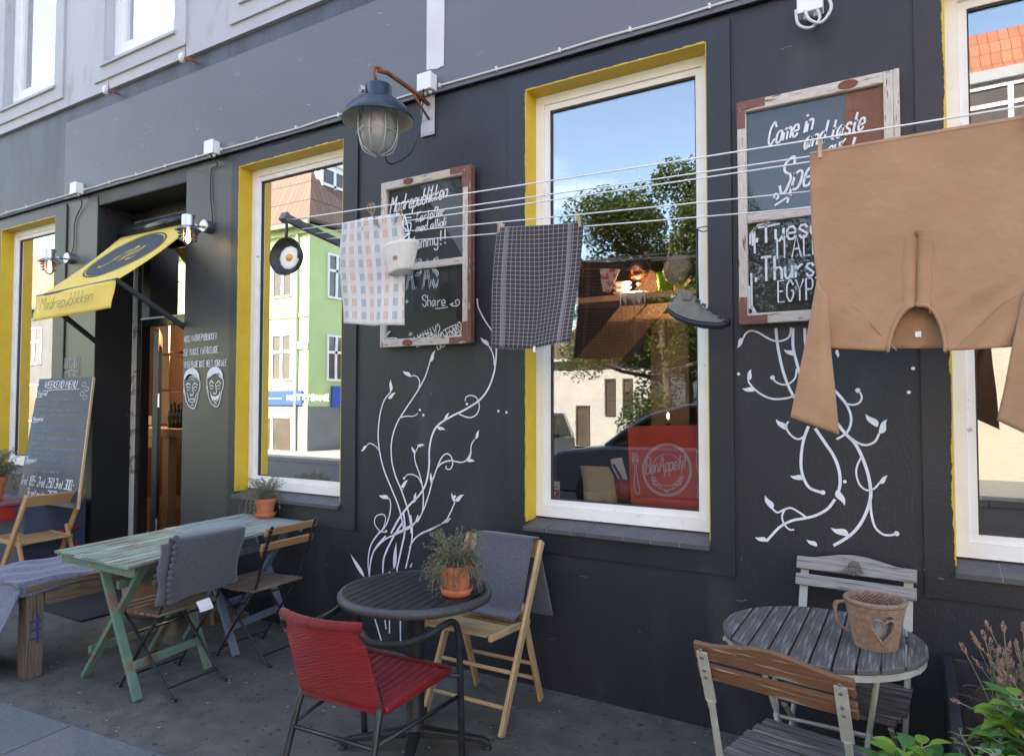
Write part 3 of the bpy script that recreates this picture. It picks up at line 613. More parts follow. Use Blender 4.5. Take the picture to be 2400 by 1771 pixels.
# right: orange roofed house with a dormer, mirrored in the right window and the big chalkboard
YO = -13.5
ox = RF(1990, 500, YO).x; zo = RF(2260, 330, YO).z
oh = house('orange_roof_house', 'cream house with orange tiled roof and white dormer, mirrored in the rightmost window', ox, ox+15, YO, 9, 5.2, 11.3, 'cream_render', 'orange_tile',
      [(ox+1+k*2.4, ox+2.3+k*2.4, 1.6, 3.6) for k in range(6)])
m = MB(); dx_ = RF(2255, 300, YO).x; zz0 = 7.0
m.box(dx_, dx_+1.9, YO-3.4, YO-1.0, zz0-.5, zz0+1.7); m.box(dx_-.12, dx_+2.02, YO-3.6, YO-.87, zz0+1.7, zz0+1.95); dm = m.build('dormer', 'lead_grey', oh)
mf, mg = MB(), MB(); fwin(mf, mg, dx_+.15, dx_+1.75, zz0+.15, zz0+1.6, YO-.98, 2, .7); mf.build('dormer_window', 'far_white', dm); mg.build('dormer_pane', 'far_glass', dm)
# ---------------------------------------------------------------- trees across the street
mat('bark', (.045, .038, .03), (.08, .065, .05), .9, 12, st=(1, 1, .3), bump=.5)
def foliage(name, c1, c2):
    m = mat(name, c1, c2, .72, 2.2, (.35, .65), spec=.3); b = m.node_tree.nodes['Principled BSDF']
    b.inputs['Subsurface Weight'].default_value = .0; b.inputs['Transmission Weight'].default_value = 0.0
    t = _n(m.node_tree, 'BsdfTranslucent'); x = _n(m.node_tree, 'MixShader'); x.inputs[0].default_value = .3; t.inputs[0].default_value = (*[q*1.6 for q in c2], 1)
    o = [n for n in m.node_tree.nodes if n.type == 'OUTPUT_MATERIAL'][0]; m.node_tree.links.new(b.outputs[0], x.inputs[1]); m.node_tree.links.new(t.outputs[0], x.inputs[2]); m.node_tree.links.new(x.outputs[0], o.inputs[0])
foliage('leaf_green', (.035, .06, .013), (.09, .13, .032)); foliage('leaf_dark', (.025, .05, .014), (.05, .085, .02))
def tree(x, y, h, r, seed, label, mt='leaf_green', n=64000, low=.36):
    rnd = random.Random(seed); t = thing('tree', label, 'tree', (x, y, 0), group='trees across the street')
    m = MB(); top = V3((x+.2, y, h*.8)); m.tube([V3((x, y, -.1)), V3((x+.05, y, h*.25)), V3((x-.08, y+.05, h*.5)), top], [.15, .11, .08, .03], 8)
    tips = []
    for k in range(14):
        z0 = h*rnd.uniform(.28, .7); a = rnd.uniform(0, 6.28); l = r*rnd.uniform(.5, .95); p = V3((x, y, z0)); q = p+V3((math.cos(a)*l, math.sin(a)*l, rnd.uniform(.3, 1.4)))
        m.tube([p, (p+q)/2+V3((0, 0, -.1)), q], [.07, .05, .015], 5); tips.append(q)
    m.build('trunk', 'bark', t, smooth=True)
    m = MB(); cl = [(q, rnd.uniform(.5, 1.0)) for q in tips]+[(V3((x+rnd.uniform(-1, 1)*r*.6, y+rnd.uniform(-1, 1)*r*.6, h*rnd.uniform(low, .97))), rnd.uniform(.4, .85)) for k in range(46)]
    for k in range(n):
        c, rr = rnd.choice(cl); d = V3((rnd.gauss(0, 1), rnd.gauss(0, 1), rnd.gauss(0, .8))); d = d.normalized()*rr*rnd.random()**.4; p = c+d
        a = V3((rnd.uniform(-1, 1), rnd.uniform(-1, 1), rnd.uniform(-.6, .6))).normalized()*rnd.uniform(.035, .075); b = a.cross(V3((rnd.uniform(-1, 1), rnd.uniform(-1, 1), 1))).normalized()*.026
        m.quad(p-a, p-b*1.2, p+a, p+b*1.2)
    m.build('crown', mt, t)
tx = RF(1545, 600, -15.5).x; tree(tx+.8, -13.5, 7.5, 3.0, 1, 'broad green tree mirrored in the big middle window')
tree(RF(1610, 600, -14.5).x, -14.5, 7.4, 2.3, 2, 'darker green tree standing right of the broad one in the mirrored street', 'leaf_dark', 30000, .12)
tree(RF(1880, 600, -14).x-.6, -17.5, 6.6, 1.8, 5, 'small tree in front of the cream house across the street', 'leaf_dark', 14000)
# ---------------------------------------------------------------- parked cars (mirrored)
mat('car_paint', (.16, .18, .21), rough=.22, metal=.35); mat('car_silver', (.45, .46, .47), rough=.25, metal=.6); mat('tyre', (.02, .02, .02), rough=.8); glassmat('car_glass', .10, (.30, .33, .33), ior=1.5)
def car(x, y, s, label, paint, nose=-1):      # nose towards -x; x = front bumper
    t = thing('parked_car', label, 'car', (x+2.1*s, y, -.12), group='cars parked on the street')
    X = lambda q: x+q*s
    m = MB(); hw = .86*s; z = lambda q: -.12+q*s
    low = [(0, .35), (.02, .75), (.25, .92), (1.05, 1.02), (4.2, 1.05), (4.25, .4), (3.9, .28), (.3, .28)]
    m.prism([V3((X(a), y-hw, z(b))) for a, b in low], (0, 2*hw, 0)); bd = m.build('body', paint, t, bev=.05)
    up = [(1.0, 1.02), (1.35, 1.28), (1.75, 1.5), (2.3, 1.64), (3.2, 1.68), (3.95, 1.6), (4.2, 1.06)]
    hi = hw*.86; m = MB()
    for yy in (y-hi, y+hi):
        m.tube([V3((X(a), yy, z(b))) for a, b in up], .035*s, 6)
        for a, b0, b1 in ((2.45, 1.04, 1.64), (3.4, 1.04, 1.66)): m.beam((X(a), yy, z(b0)), (X(a+.02), yy, z(b1)), .05*s, .07*s)
    m.prism([V3((X(a), y-hi, z(b))) for a, b in [(1.8, 1.53), (2.3, 1.65), (3.2, 1.69), (3.95, 1.61), (3.95, 1.57), (3.2, 1.65), (2.3, 1.61), (1.8, 1.49)]], (0, 2*hi, 0)); m.build('roof', paint, t, bev=.01)
    m = MB(); gl = [(1.02, 1.04)]+up[1:-1]+[(4.18, 1.06)]
    m.prism([V3((X(a), y-hi+.02, z(b)-.02)) for a, b in gl], (0, .008, 0)); m.prism([V3((X(a), y+hi-.02, z(b)-.02)) for a, b in gl], (0, .008, 0)); m.build('side_window', 'car_glass', t)
    m = MB(); m.prism([V3((X(1.0), y-hi+.05, z(1.03))), V3((X(1.0), y+hi-.05, z(1.03))), V3((X(1.75), y+hi-.05, z(1.5))), V3((X(1.75), y-hi+.05, z(1.5)))], V3((-.006, 0, .008))); m.build('windscreen', 'car_glass', t)
    m = MB(); m.box(X(1.6), X(3.9), y-hi+.1, y+hi-.1, z(.9), z(1.1)); m.box(X(2.5), X(2.65), y-.6*s, y-.15*s, z(1.1), z(1.45)); m.box(X(2.5), X(2.65), y+.15*s, y+.6*s, z(1.1), z(1.45)); m.build('interior', 'tyre', t)
    for a in (.85, 3.4):
        for yy in (y-hw-.01, y+hw-.16*s):
            m = MB(); m.lathe((X(a), yy, z(.32)), [(.18*s, 0), (.3*s, 0), (.32*s, .03*s), (.32*s, .14*s), (.3*s, .17*s), (.18*s, .17*s)], 24, (0, 1, 0)); wh = m.build('wheel', 'tyre', t, smooth=True)
            m = MB(); m.lathe((X(a), yy+.01, z(.32)), [(.001, .02), (.18*s, .0), (.18*s, .15*s), (.001, .13*s)], 20, (0, 1, 0)); m.build('rim', 'steel', wh)
    for yy in (y-hw*.7, y+hw*.7):
        m = MB(); m.box(X(-.005), X(.12), yy-.16*s, yy+.16*s, z(.62), z(.76)); m.build('headlight', 'clear_glass', t)
car(-5.25, -7.06, 1.02, 'dark grey car parked close behind the viewer, mirrored in the middle window', 'car_paint')
car(RF(1340, 1030, -9.0).x-4.3, -9.3, .92, 'silver car parked across the road, mirrored small in the middle window', 'car_silver')
# ================================================================ the room behind the windows
room = tag(MB().build('_tmp', 'dark_interior')); bpy.data.objects.remove(room)
m = MB(); m.box(XL+.2, XR-.2, .381, 8.7, .0, .08); m.build('floor', 'counter_wood', cafe)
m = MB(); rnd = random.Random(4)
for k in range(22):
    z = .1+k*.19; m.box(-8.0, 8.7, 3.2, 3.22+rnd.uniform(0, .01), z, z+.185)
m.build('plank_wall', 'panel_wood', cafe)
m = MB()
for q in range(18): m.box(-3.65, -3.63, .6, 3.2, .1+q*.19, .285+q*.19)
m.build('partition', 'panel_wood', cafe)
m = MB(); a = W(1500, 690, -.95); b = W(1335, 905, -.95); wv = .1
m.beam(a+V3((.15, 0, .1)), b+V3((-.25, 0, -.25)), .12, .14); m.beam(a+V3((.32, 0, .1)), b+V3((-.08, 0, -.25)), .12, .13); p_ = W(1525, 700, -.9); m.box(p_.x, p_.x+.25, .9, 1.1, .1, 2.18)
tag(m.build('timber_brace', 'counter_wood'), 'warm timber post and diagonal brace inside the middle window', 'beam')
# ================================================================ things fixed to the facade
mat('chalk', (.74, .75, .76), (.60, .61, .62), .85, 60, (.4, .7)); mat('chalk_blue', (.22, .33, .46), (.15, .22, .32), .9, 60); mat('chalk_dim', (.32, .32, .33), (.22, .22, .23), .9, 60)
mat('worn_frame', (.62, .56, .50), (.50, .42, .36), .75, 9, (.35, .65), 'UV', (2, 14, 1), bump=.4, bscale=10, c3=(.20, .07, .05), s3=5, t3=(.60, .66))
mat('brown_frame', (.15, .055, .045), (.22, .09, .07), .6, 10, (.3, .7), 'UV', (2, 12, 1), bump=.3, bscale=10, c3=(.55, .48, .42), s3=5, t3=(.63, .68))
mat('rust', (.15, .05, .025), (.27, .10, .05), .85, 22, (.3, .7), bump=.4, bscale=60)
mat('slate_board', (.030, .032, .034), (.045, .047, .05), .6, 4, (.3, .7))
mat('cable_black', (.02, .02, .022), rough=.5); mat('cable_white', (.62, .62, .61), rough=.5)
mat('stainless', (.62, .63, .65), (.55, .56, .58), .28, 8, metal=1.); mat('bulb_glow', (1, .8, .5), emit=(1, .55, .2), es=4.)
mat('blue_enamel', (.014, .024, .045), (.024, .036, .06), .3, 10, (.3, .7), c3=(.10, .10, .11), s3=18, t3=(.68, .72)); mat('enamel_white', (.62, .60, .54), (.5, .47, .4), .4, 8)
mat('galv', (.50, .49, .46), (.40, .39, .36), .45, 25, metal=.6)
mat('cloudy_glass', (.5, .5, .48), rough=.2)
def mkglass():
    m = MATS['cloudy_glass']; nt = m.node_tree; b = nt.nodes['Principled BSDF']; t = _n(nt, 'BsdfTransparent'); t.inputs[0].default_value = (.95, .96, .95, 1); x = _n(nt, 'MixShader'); x.inputs[0].default_value = .42
    o = [n for n in nt.nodes if n.type == 'OUTPUT_MATERIAL'][0]; nt.links.new(t.outputs[0], x.inputs[1]); nt.links.new(b.outputs[0], x.inputs[2]); nt.links.new(x.outputs[0], o.inputs[0]); b.inputs['Roughness'].default_value = .1
mkglass()
# ---- cable and junction boxes
def jbox(u, v, label, loops=False):
    p = W(u, v, .07); t = thing('junction_box', label, 'junction box', p, group='white junction boxes on the cable')
    s = .052; m = MB(); m.box(p.x-s, p.x+s, -.098, -.037, p.z-s, p.z+s); m.build('box', 'white_plastic', t, bev=.006)
    m = MB(); m.box(p.x-s-.003, p.x+s+.003, -.110, -.0985, p.z-s-.003, p.z+s+.003); m.build('lid', 'white_plastic', t, bev=.004)
    m = MB(); m.lathe((p.x-.02, -.07, p.z-s-.018), [(.012, 0), (.012, .018)], 10); m.lathe((p.x+.02, -.07, p.z-s-.018), [(.012, 0), (.012, .018)], 10); m.build('grommet', 'white_plastic', t)
    if loops:
        m = MB()
        m.tube(crom([(p.x-.06, -.10, p.z-.03), (p.x-.05, -.10, p.z-.10), (p.x, -.10, p.z-.13), (p.x+.04, -.10, p.z-.10), (p.x+.03, -.10, p.z-.05)], 6), .007, 8)
        m.tube(crom([(p.x-.02, -.115, p.z-.05), (p.x+.0, -.115, p.z-.10), (p.x+.05, -.115, p.z-.125), (p.x+.09, -.115, p.z-.07), (p.x+.07, -.115, p.z)], 6), .007, 8); m.build('cable_loop', 'cable_white', t, smooth=True)
    return p
b1 = jbox(181, 443, 'junction box above the yellow door awning, left of the lintel'); b2 = jbox(498, 348, 'junction box between the door and its neighbouring window')
b3 = jbox(1002, 196, 'junction box straight above the rusty lamp bracket'); b4 = jbox(1900, 8, 'junction box with looped white cables at the upper right', True)
def run(a, b, sag=.012, n=7):
    l = [(a, -.045, ZG+.038)]
    rnd = random.Random(int(a*100))
    for k in range(1, n): l.append((a+(b-a)*k/n, -.044, ZG+.036+rnd.uniform(-sag, sag)*.5))
    l.append((b, -.045, ZG+.038)); return l
m = MB(); xs_ = [-9.5, b1.x-.06]
for a, b in ((-8.6, b1.x-.07), (b1.x+.07, b2.x-.07), (b2.x+.07, b3.x-.07), (b3.x+.07, b4.x+.4)):
    m.tube(crom(run(a, b), 5), .0065, 6)
    k = a
    while k < b: m.box(k, k+.012, -.053, -.0365, ZG+.026, ZG+.052); k += .42
tag(m.build('white_cable', 'cable_white', smooth=False), 'long white cable clipped along the ledge above the shop windows', 'cable')
# ---- round cable holders at the foot of the grey storey
def holder(u, v, label):
    p = W(u, v, .12); t = thing('cable_holder', label, 'cable fitting', p, group='round cable fittings under the grey storey')
    m = MB(); m.lathe(p, [(.001, .02), (.035, .015), (.042, 0), (.042, -.012), (.001, -.016)], 18, (-.9, -.45, .1)); m.build('disc', 'white_paint', t, smooth=True)
    m = MB(); m.tube([p+V3((.01, .01, 0)), p+V3((.05, .04, -.01)), p+V3((.06, .09, -.02))], .01, 6); m.tube([p+V3((.03, .01, .0)), p+V3((.03, .0, .11))], .003, 5); m.build('stem', 'rust', t)
holder(249, 212, 'small round fitting above the door awning'); holder(428, 136, 'small round fitting under the right corner of the upper window trim')
# ---- stainless lantern lamps
def walllamp(u, v, lamp_y, label):
    p = W(u, v); t = thing('wall_lamp', label, 'wall lamp', p, group='stainless lamps beside the door')
    m = MB(); m.lathe(p, [(.052, -.003), (.052, .055), (.045, .06), (.001, .06)], 24, (0, -1, 0)); m.build('wall_mount', 'stainless', t, smooth=False, bev=.003)
    c = V3((p.x, -lamp_y, p.z+.0))
    m = MB(); m.tube([p+V3((0, -.05, -.01)), c+V3((0, .04, -.01))], .011, 8); m.build('arm', 'stainless', t, smooth=True)
    m = MB(); m.lathe(c, [(.001, .055), (.044, .055), (.048, .05), (.048, -.03), (.085, -.055), (.098, -.064), (.084, -.062), (.045, -.045), (.001, -.04)], 28); m.build('cap', 'stainless', t, smooth=False)
    m = MB()
    for k in range(3):
        z = -.088-k*.026; r = .078-k*.005; m.lathe(c, [(.046, z+.012), (r, z), (r+.001, z-.002), (.046, z+.009)], 28)
    for k in range(3):
        a = k*2.094+.4; m.tube([c+V3((math.cos(a)*.05, math.sin(a)*.05, -.05)), c+V3((math.cos(a)*.052, math.sin(a)*.052, -.155))], .003, 6)
    m.build('louvre', 'stainless', t)
    m = MB(); m.lathe(c, [(.040, -.045), (.041, -.13), (.034, -.16), (.018, -.178), (.001, -.182)], 20); m.build('glass', 'clear_glass', t, smooth=True)
    m = MB(); m.lathe(c, [(.001, -.165), (.014, -.155), (.019, -.13), (.013, -.10), (.011, -.06)], 14); bl = m.build('bulb', 'bulb_glow', t, smooth=True)
    return p, c
p, c = walllamp(491, 533, .185, 'shiny steel lamp on the grey pier right of the door')
m = MB(); q = W(500, 372, .02); m.tube(crom([(b2.x, -.10, b2.z-.05), (b2.x+.01, -.03, b2.z-.12), (p.x+.035, -.017, p.z+.45), (p.x+.03, -.017, p.z+.25), (p.x+.06, -.02, p.z+.08), (p.x+.055, -.02, p.z-.04), (p.x+.01, -.02, p.z-.055)], 7), .005, 6)
tag(m.build('black_cable', 'cable_black', smooth=True), 'black cable running down to the steel lamp right of the door', 'cable', 'black lamp cables')
p, c = walllamp(170, 607, .20, 'shiny steel lamp left of the yellow awning, in front of the leftmost window')
m = MB(); m.tube(crom([(b1.x, -.10, b1.z-.05), (b1.x+.01, -.03, b1.z-.12), (p.x+.06, -.017, p.z+.35), (p.x+.05, -.017, p.z+.12), (p.x+.01, -.02, p.z+.05)], 7), .005, 6)
tag(m.build('black_cable', 'cable_black', smooth=True), 'black cable running down to the steel lamp left of the awning', 'cable', 'black lamp cables')
m = MB(); xq = -7.03; m.tube([(xq, -.012, .3), (xq, -.012, ZG-.05)], .008, 6); tag(m.build('conduit', 'cable_black'), 'thin black pipe up the wall left of the awning', 'pipe')
# ---- big old lamp on a rusty bracket
pl0 = W(990, 235); pl1 = W(1020, 312); X = (pl0.x+pl1.x)/2
lamp = thing('industrial_lamp', 'big old caged lamp with blue enamel shade on a rusty wall bracket', 'wall lamp', (X, -.46, 3.3))
m = MB(); m.box(X-.052, X+.052, -.016, -.0145+.012, 3.30, 3.575); m.build('wall_plate', mat('rusty_plate', (.42, .42, .46), (.48, .48, .52), .7, 8, (.3, .7), bump=.4, c3=(.24, .10, .05), s3=7, t3=(.56, .64)), lamp, bev=.002)
m = MB(); e = V3((X, -.455, 3.475))
m.tube([(X+.01, -.015, 3.50), (X, -.2, 3.535), (X, -.40, 3.545), e+V3((0, -.02, .05))], .014, 8); m.tube([(X+.015, -.015, 3.40), (X, -.17, 3.525)], .008, 6); m.tube(crom([e+V3((0, .0, .07)), e+V3((0, -.05, .055)), e+V3((0, -.055, .01)), e+V3((0, -.02, -.03))], 5), .009, 6)
m.build('bracket', 'rust', lamp, smooth=True)
m = MB()
for z in (3.32, 3.40, 3.47, 3.555):
    for s in (-.032, .032): m.lathe((X+s, -.016, z), [(.009, 0), (.008, .005), (.001, .006)], 8, (0, -1, 0))
m.build('bolts', 'galv', lamp)
c = V3((X, -.475, 3.29))
m = MB(); m.lathe(c, [(.001, .15), (.07, .148), (.075, .14), (.077, .075), (.09, .062), (.13, .045), (.175, .005), (.205, -.045), (.210, -.06), (.206, -.062)], 36); sh = m.build('shade', 'blue_enamel', lamp, smooth=True)
m = MB(); m.lathe(c, [(.2075, -.061), (.2, -.048), (.17, .0), (.13, .035), (.07, .05), (.001, .055)], 36); m.build('shade_lining', 'enamel_white', sh, smooth=True)
m = MB(); m.lathe(c+V3((-.05, -.068, .11)), [(.02, 0), (.02, .02), (.011, .021), (.011, .0)], 14, (-.5, -1, 0)); m.build('socket', 'galv', lamp)
m = MB(); m.lathe(c, [(.095, .03), (.1, -.04), (.105, -.12), (.098, -.17), (.075, -.215), (.04, -.24), (.001, -.248)], 32); m.build('lamp_glass', 'cloudy_glass', lamp, smooth=True)
m = MB(); m.lathe(c, [(.001, -.15), (.03, -.14), (.04, -.1), (.03, -.05), (.018, .0)], 16); m.build('bulb', mat('bulb_off', (.75, .62, .5), rough=.3), lamp, smooth=True)
m = MB()
for k in range(4):
    a = k*math.pi/4+.3; dx, dy = math.cos(a), math.sin(a)
    pts = [(s*r, z) for s in (1,) for r, z in ((.115, .02), (.118, -.06), (.120, -.13), (.108, -.19), (.075, -.24), (.0, -.265))]
    pts += [(-r, z) for r, z in ((.075, -.24), (.108, -.19), (.120, -.13), (.118, -.06), (.115, .02))]
    m.tube(crom([c+V3((dx*r, dy*r, z)) for r, z in pts], 4), .0035, 6)
for r, z in ((.12, -.04), (.121, -.14)): m.tube([c+V3((math.cos(a*.2618)*r, math.sin(a*.2618)*r, z)) for a in range(24)], .0028, 5, closed=True)
m.build('cage', 'galv', lamp, smooth=True)
m = MB(); m.tube(crom([(b3.x, -.11, b3.z-.05), (X-.01, -.05, 3.50), (X-.03, -.05, 3.35), (X-.06, -.1, 3.18), (X-.07, -.25, 3.06), (X-.02, -.38, 3.03), (X+.02, -.43, 3.09), (X+.03, -.42, 3.2)], 8), .0045, 6); m.build('cord', 'cable_black', lamp, smooth=True)
# ---- yellow awning
aw = thing('door_awning', 'yellow fabric awning over the open door, black oval emblem and script on it', 'awning', (-5.8, -.3, 2.5))
A0, A1 = V3((-6.36, .13, 3.13)), V3((-5.2, .13, 3.13)); B0, B1 = V3((-6.37, -.545, 2.487)), V3((-5.19, -.545, 2.522))
mat('awning_yellow', (.90, .64, .12), (.92, .69, .17), .8, 4, (.3, .7), bump=.15, bscale=200)
def yaw_mat():
    m = MATS['awning_yellow']; nt = m.node_tree; b = nt.nodes['Principled BSDF']; t = _n(nt, 'BsdfTranslucent'); t.inputs[0].default_value = (.9, .55, .08, 1); x = _n(nt, 'MixShader'); x.inputs[0].default_value = .14
    o = [n for n in nt.nodes if n.type == 'OUTPUT_MATERIAL'][0]; nt.links.new(b.outputs[0], x.inputs[1]); nt.links.new(t.outputs[0], x.inputs[2]); nt.links.new(x.outputs[0], o.inputs[0])
yaw_mat()
cn = (B0-A0).cross(A1-A0).normalized(); cn = cn if cn.z > 0 else -cn
def cf(s, t): return A0.lerp(A1, s).lerp(B0.lerp(B1, s), t)-cn*.018*math.sin(math.pi*t)+cn*.004*math.sin(s*9)*t
m = MB(); m.sheet(cf, 16, 14, th=-.003); cv = m.build('canopy', 'awning_yellow', aw, smooth=True)
m = MB(); m.sheet(lambda s, t: B0.lerp(B1, s)+V3((0, -.012-.03*math.sin(t*2.2)*t+.006*math.sin(s*7+t*3), -.215*t)), 18, 8, th=.003); vl = m.build('valance', 'awning_yellow', aw, smooth=True)
m = MB(); m.tube([B0+V3((-.01, 0, .004)), B1+V3((.01, 0, .004))], .014, 8); m.build('front_bar', mat('bar_brown', (.03, .022, .02), rough=.4), aw)
m = MB(); m.tube([A0+V3((-.02, .03, .05)), A1+V3((.02, .03, .05))], .055, 14); m.box(-6.36, -5.2, .12, .22, 3.19, 3.23); m.build('roller_case', 'black_gloss', aw, smooth=True)
m = MB(); m.beam(B0+V3((.02, .01, 0)), (-6.47, .02, 2.13), .03, .035); m.build('arm', 'gasket', aw); m = MB(); m.beam(B1+V3((-.02, .01, 0)), (-5.19, .05, 2.2), .03, .035); m.build('arm', 'gasket', aw)
m = MB(); su = (A1-A0).normalized(); sv_ = (A0-B0).normalized(); cc = A0.lerp(A1, .5).lerp(B0.lerp(B1, .5), .44)
def oval(k, w_, off): 
    pts = [cf(.5+k*.36*math.cos(a*math.pi/30), .43+k*.335*math.sin(a*math.pi/30))+cn*off for a in range(61)]
    m.ribbon(pts, w_, cn)
oval(1.06, .014, .006)
m.build('oval_outline', 'gasket', cv)
m = MB(); n0 = 60; cc = cf(.5, .43)+cn*.005
m.sheet(lambda r, a: cf(.5+r*.36*math.cos(a*6.2832), .43+r*.335*math.sin(a*6.2832))+cn*(.005), 6, 48); m.build('oval_emblem', mat('emblem_grey', (.045, .048, .055), (.06, .062, .07), .7, 5), cv)
m = MB()
for l in ([(-.62,.5),(-.5,.62),(-.35,.55),(-.1,.15),(.1,-.3),(.22,-.45),(.2,-.2),(.12,.3),(.1,.42)], [(.1,.42),(.25,.1),(.4,-.25),(.5,-.4),(.48,-.1),(.4,.35),(.5,.42),(.68,.3)], [(-.3,.3),(-.2,-.1),(0,-.35),(.2,-.5)]):
    m.ribbon(crom([cf(.5+x*.30, .43+y*.28)+cn*.009 for x, y in l], 6), .012, cn, lambda t: .5+math.sin(t*9)**2)
m.build('emblem_script', 'awning_yellow', cv)
m = MB(); write(m, 'Madrepublikken', B0+V3((.17, -.062, -.135)), B1-B0, (0, 0, 1), .095, wd=.78, slant=.45, lw=.0055); m.build('valance_script', 'gasket', vl)
# ---- window-frame chalkboards
def board(name, label, x0, x1, z0, z1, zr, white_mid, right_brown, u_emb):
    t = thing(name, label, 'chalkboard', ((x0+x1)/2, -.03, z0)); fw = .05; y0, y1 = -.062, -.016
    m = MB(); m.box(x0, x0+fw*.8, y0, y1, z0, z1); m.box(x0+fw*.8, x1-fw, y0, y1, z1-fw, z1); m.box(x0+fw*.8, x1-fw, y0, y1, z0, z0+fw); m.box(x1-fw, x1-.012, y0, y1, z0, z1); m.box(x0+fw*.8, x1-fw, y0+.004, y1, zr-.022, zr+.022)
    m.build('frame', 'worn_frame', t, bev=.004)
    m = MB(); m.box(x1-.0118, x1+.012, y0+.001, y1, z0+.001, z1+.002)
    m.build('edge_strip', 'brown_frame' if right_brown else 'worn_frame', t, bev=.003)
    L_ = .13
    for cx, cz, sx, sz in right_brown and ((x1-.0125, z1, -1, -1), (x1-.0125, z0, -1, 1)) or ((x0, z1, 1, -1), (x0, z0, 1, 1)):
        m = MB(); m.box(min(cx, cx+sx*L_), max(cx, cx+sx*L_), y0-.004, y0-.0005, min(cz, cz+sz*.04), max(cz, cz+sz*.04)); m.box(min(cx, cx+sx*.038), max(cx, cx+sx*.038), y0-.0042, y0-.0006, min(cz+sz*.041, cz+sz*L_), max(cz+sz*.041, cz+sz*L_)); m.build('corner_iron', 'brown_frame', t)
    for zz in ((z1-.025), (z0+.022)):
        m = MB(); xx = x0+(x1-x0)*u_emb; c = V3((xx, y0-.0005, zz)); s = len(m.v); m.v += [c+V3((math.cos(a*.3927)*.038, -.004, math.sin(a*.3927)*.018)) for a in range(16)]; m.face(tuple(range(s, s+16)), tuple((0, 0) for _ in range(16)))
        m.tube([c+V3((math.cos(a*.3927)*.038, -.003, math.sin(a*.3927)*.018)) for a in range(16)], .003, 5, closed=True); m.build('oval_badge', 'rust', t)
    m = MB(); m.box(x0+.01, x1-.02, -.024, -.017, z0+.01, z1-.01); m.build('slate', 'slate_board', t)
    m = MB(); m.box(x0+fw*.8-.004, x1-fw+.004, -.040, -.037, z0+fw-.004, zr-.02); m.box(x0+fw*.8-.004, x1-fw+.004, -.040, -.037, zr+.02, z1-fw+.004); m.build('pane', 'board_glass' if right_brown else 'board_glass_blue', t)
    return t
YB = .0425
def bw(m, s, u0, v0, u1, v1, h, **k):
    a = W(u0, v0, YB); b = W(u1, v1, YB); d = b-a; write(m, s, a, d, (0, 0, 1) if not k.get('rot') else d.cross(V3((0, 1, 0)))*-1, h, wd=d.length, **{q: w_ for q, w_ in k.items() if q != 'rot'})
def bl(m, pts, w_=.008, sm=True):
    p = [W(u, v, YB) for u, v in pts]; m.ribbon(crom(p, 5) if sm else p, w_, (0, -1, 0))
t = board('framed_chalkboard', 'chalkboard in an old window frame advertising tapas, right of the window beside the door', W(892, 600, .06).x, W(1087, 600, .06).x+.04, 1.955, 3.035, W(1000, 620, .06).z, True, True, .33)
m = MB()
bw(m, 'Madrepublikken', 914, 500, 1046, 463, .10, slant=.25, lw=.0095); bw(m, 'Kartofler', 975, 521, 1040, 505, .065, slant=.2, lw=.008); bw(m, 'med allioli', 975, 544, 1044, 528, .055, slant=.12, lw=.007)
bw(m, '35', 930, 545, 962, 541, .085, slant=.1, lw=.008); bl(m, [(930, 553), (962, 547)]); bw(m, 'Yummy', 960, 588, 1026, 572, .085, slant=.0, lw=.008); bw(m, '!!', 1033, 572, 1043, 569, .085, lw=.009)
m.build('chalk_text', 'chalk', t); m = MB()
for dx, dz in ((0, 0), (.011, 0), (0, -.01), (.011, .008)):
    a = W(932, 678, YB)+V3((dx, 0, dz)); write(m, 'TAPAS', a, W(1025, 671, YB)-W(932, 678, YB), (0, 0, 1), .175, wd=(W(1025, 671, YB)-W(932, 678, YB)).length, lw=.0035, smooth=False)
bw(m, 'Share', 990, 718, 1043, 716, .07, lw=.006); bl(m, [(1020, 723), (1036, 722), (1050, 719)], .005); bl(m, [(1054, 714), (1062, 710), (1058, 716), (1064, 717), (1072, 716), (1077, 709), (1073, 702), (1067, 706), (1070, 713)], .006)
bw(m, '+', 950, 714, 957, 713, .05, lw=.006)
bw(m, 'PATATAS', 970, 788, 1028, 758, .075, lw=.006, smooth=False, rot=1); bw(m, 'BRAVAS', 1016, 789, 1078, 753, .09, lw=.006, smooth=False, rot=1)
bl(m, [(959, 786), (963, 778), (966, 786), (958, 781), (968, 780), (959, 787)], .005, False)
for cx, cy, r in ((1011, 791, 10), (1070, 775, 13)):
    bl(m, [(cx-32, cy), (cx-15, cy-9), (cx, cy-r), (cx+r, cy-2), (cx+3, cy+r*.9), (cx-r*.8, cy+2), (cx-2, cy-r*.6), (cx+r*.5, cy), (cx, cy+r*.4), (cx-3, cy)], .006); bl(m, [(cx-2, cy+r), (cx-12, cy+2), (cx-20, cy+4), (cx-21, cy+11)], .006)
bl(m, [(898, 801), (906, 794), (920, 792), (930, 793)], .007); bl(m, [(906, 786), (911, 779), (915, 776)], .010)
m.build('chalk_menu', 'chalk', t)
t = board('framed_chalkboard', 'larger chalkboard in an old window frame, partly hidden by the brown shirt', W(1731, 600, .06).x, W(2095, 300, .06).x+.012, 1.975, 3.055, W(1816, 504, .06).z, True, False, .72)
m = MB()
bw(m, 'Come in', 1799, 343, 1902, 305, .10, slant=.22, lw=.0095); bw(m, 'and taste', 1884, 350, 2022, 302, .095, slant=.25, lw=.0095); bw(m, 'our', 1940, 365, 1980, 345, .07, slant=.2, lw=.008); bw(m, 'Special', 1822, 455, 1985, 405, .15, slant=.3, lw=.011)
bl(m, [(1814, 464), (1816, 456), (1822, 455), (1824, 463), (1818, 467)], .01); bl(m, [(1815, 482), (1840, 466), (1856, 456)], .009)
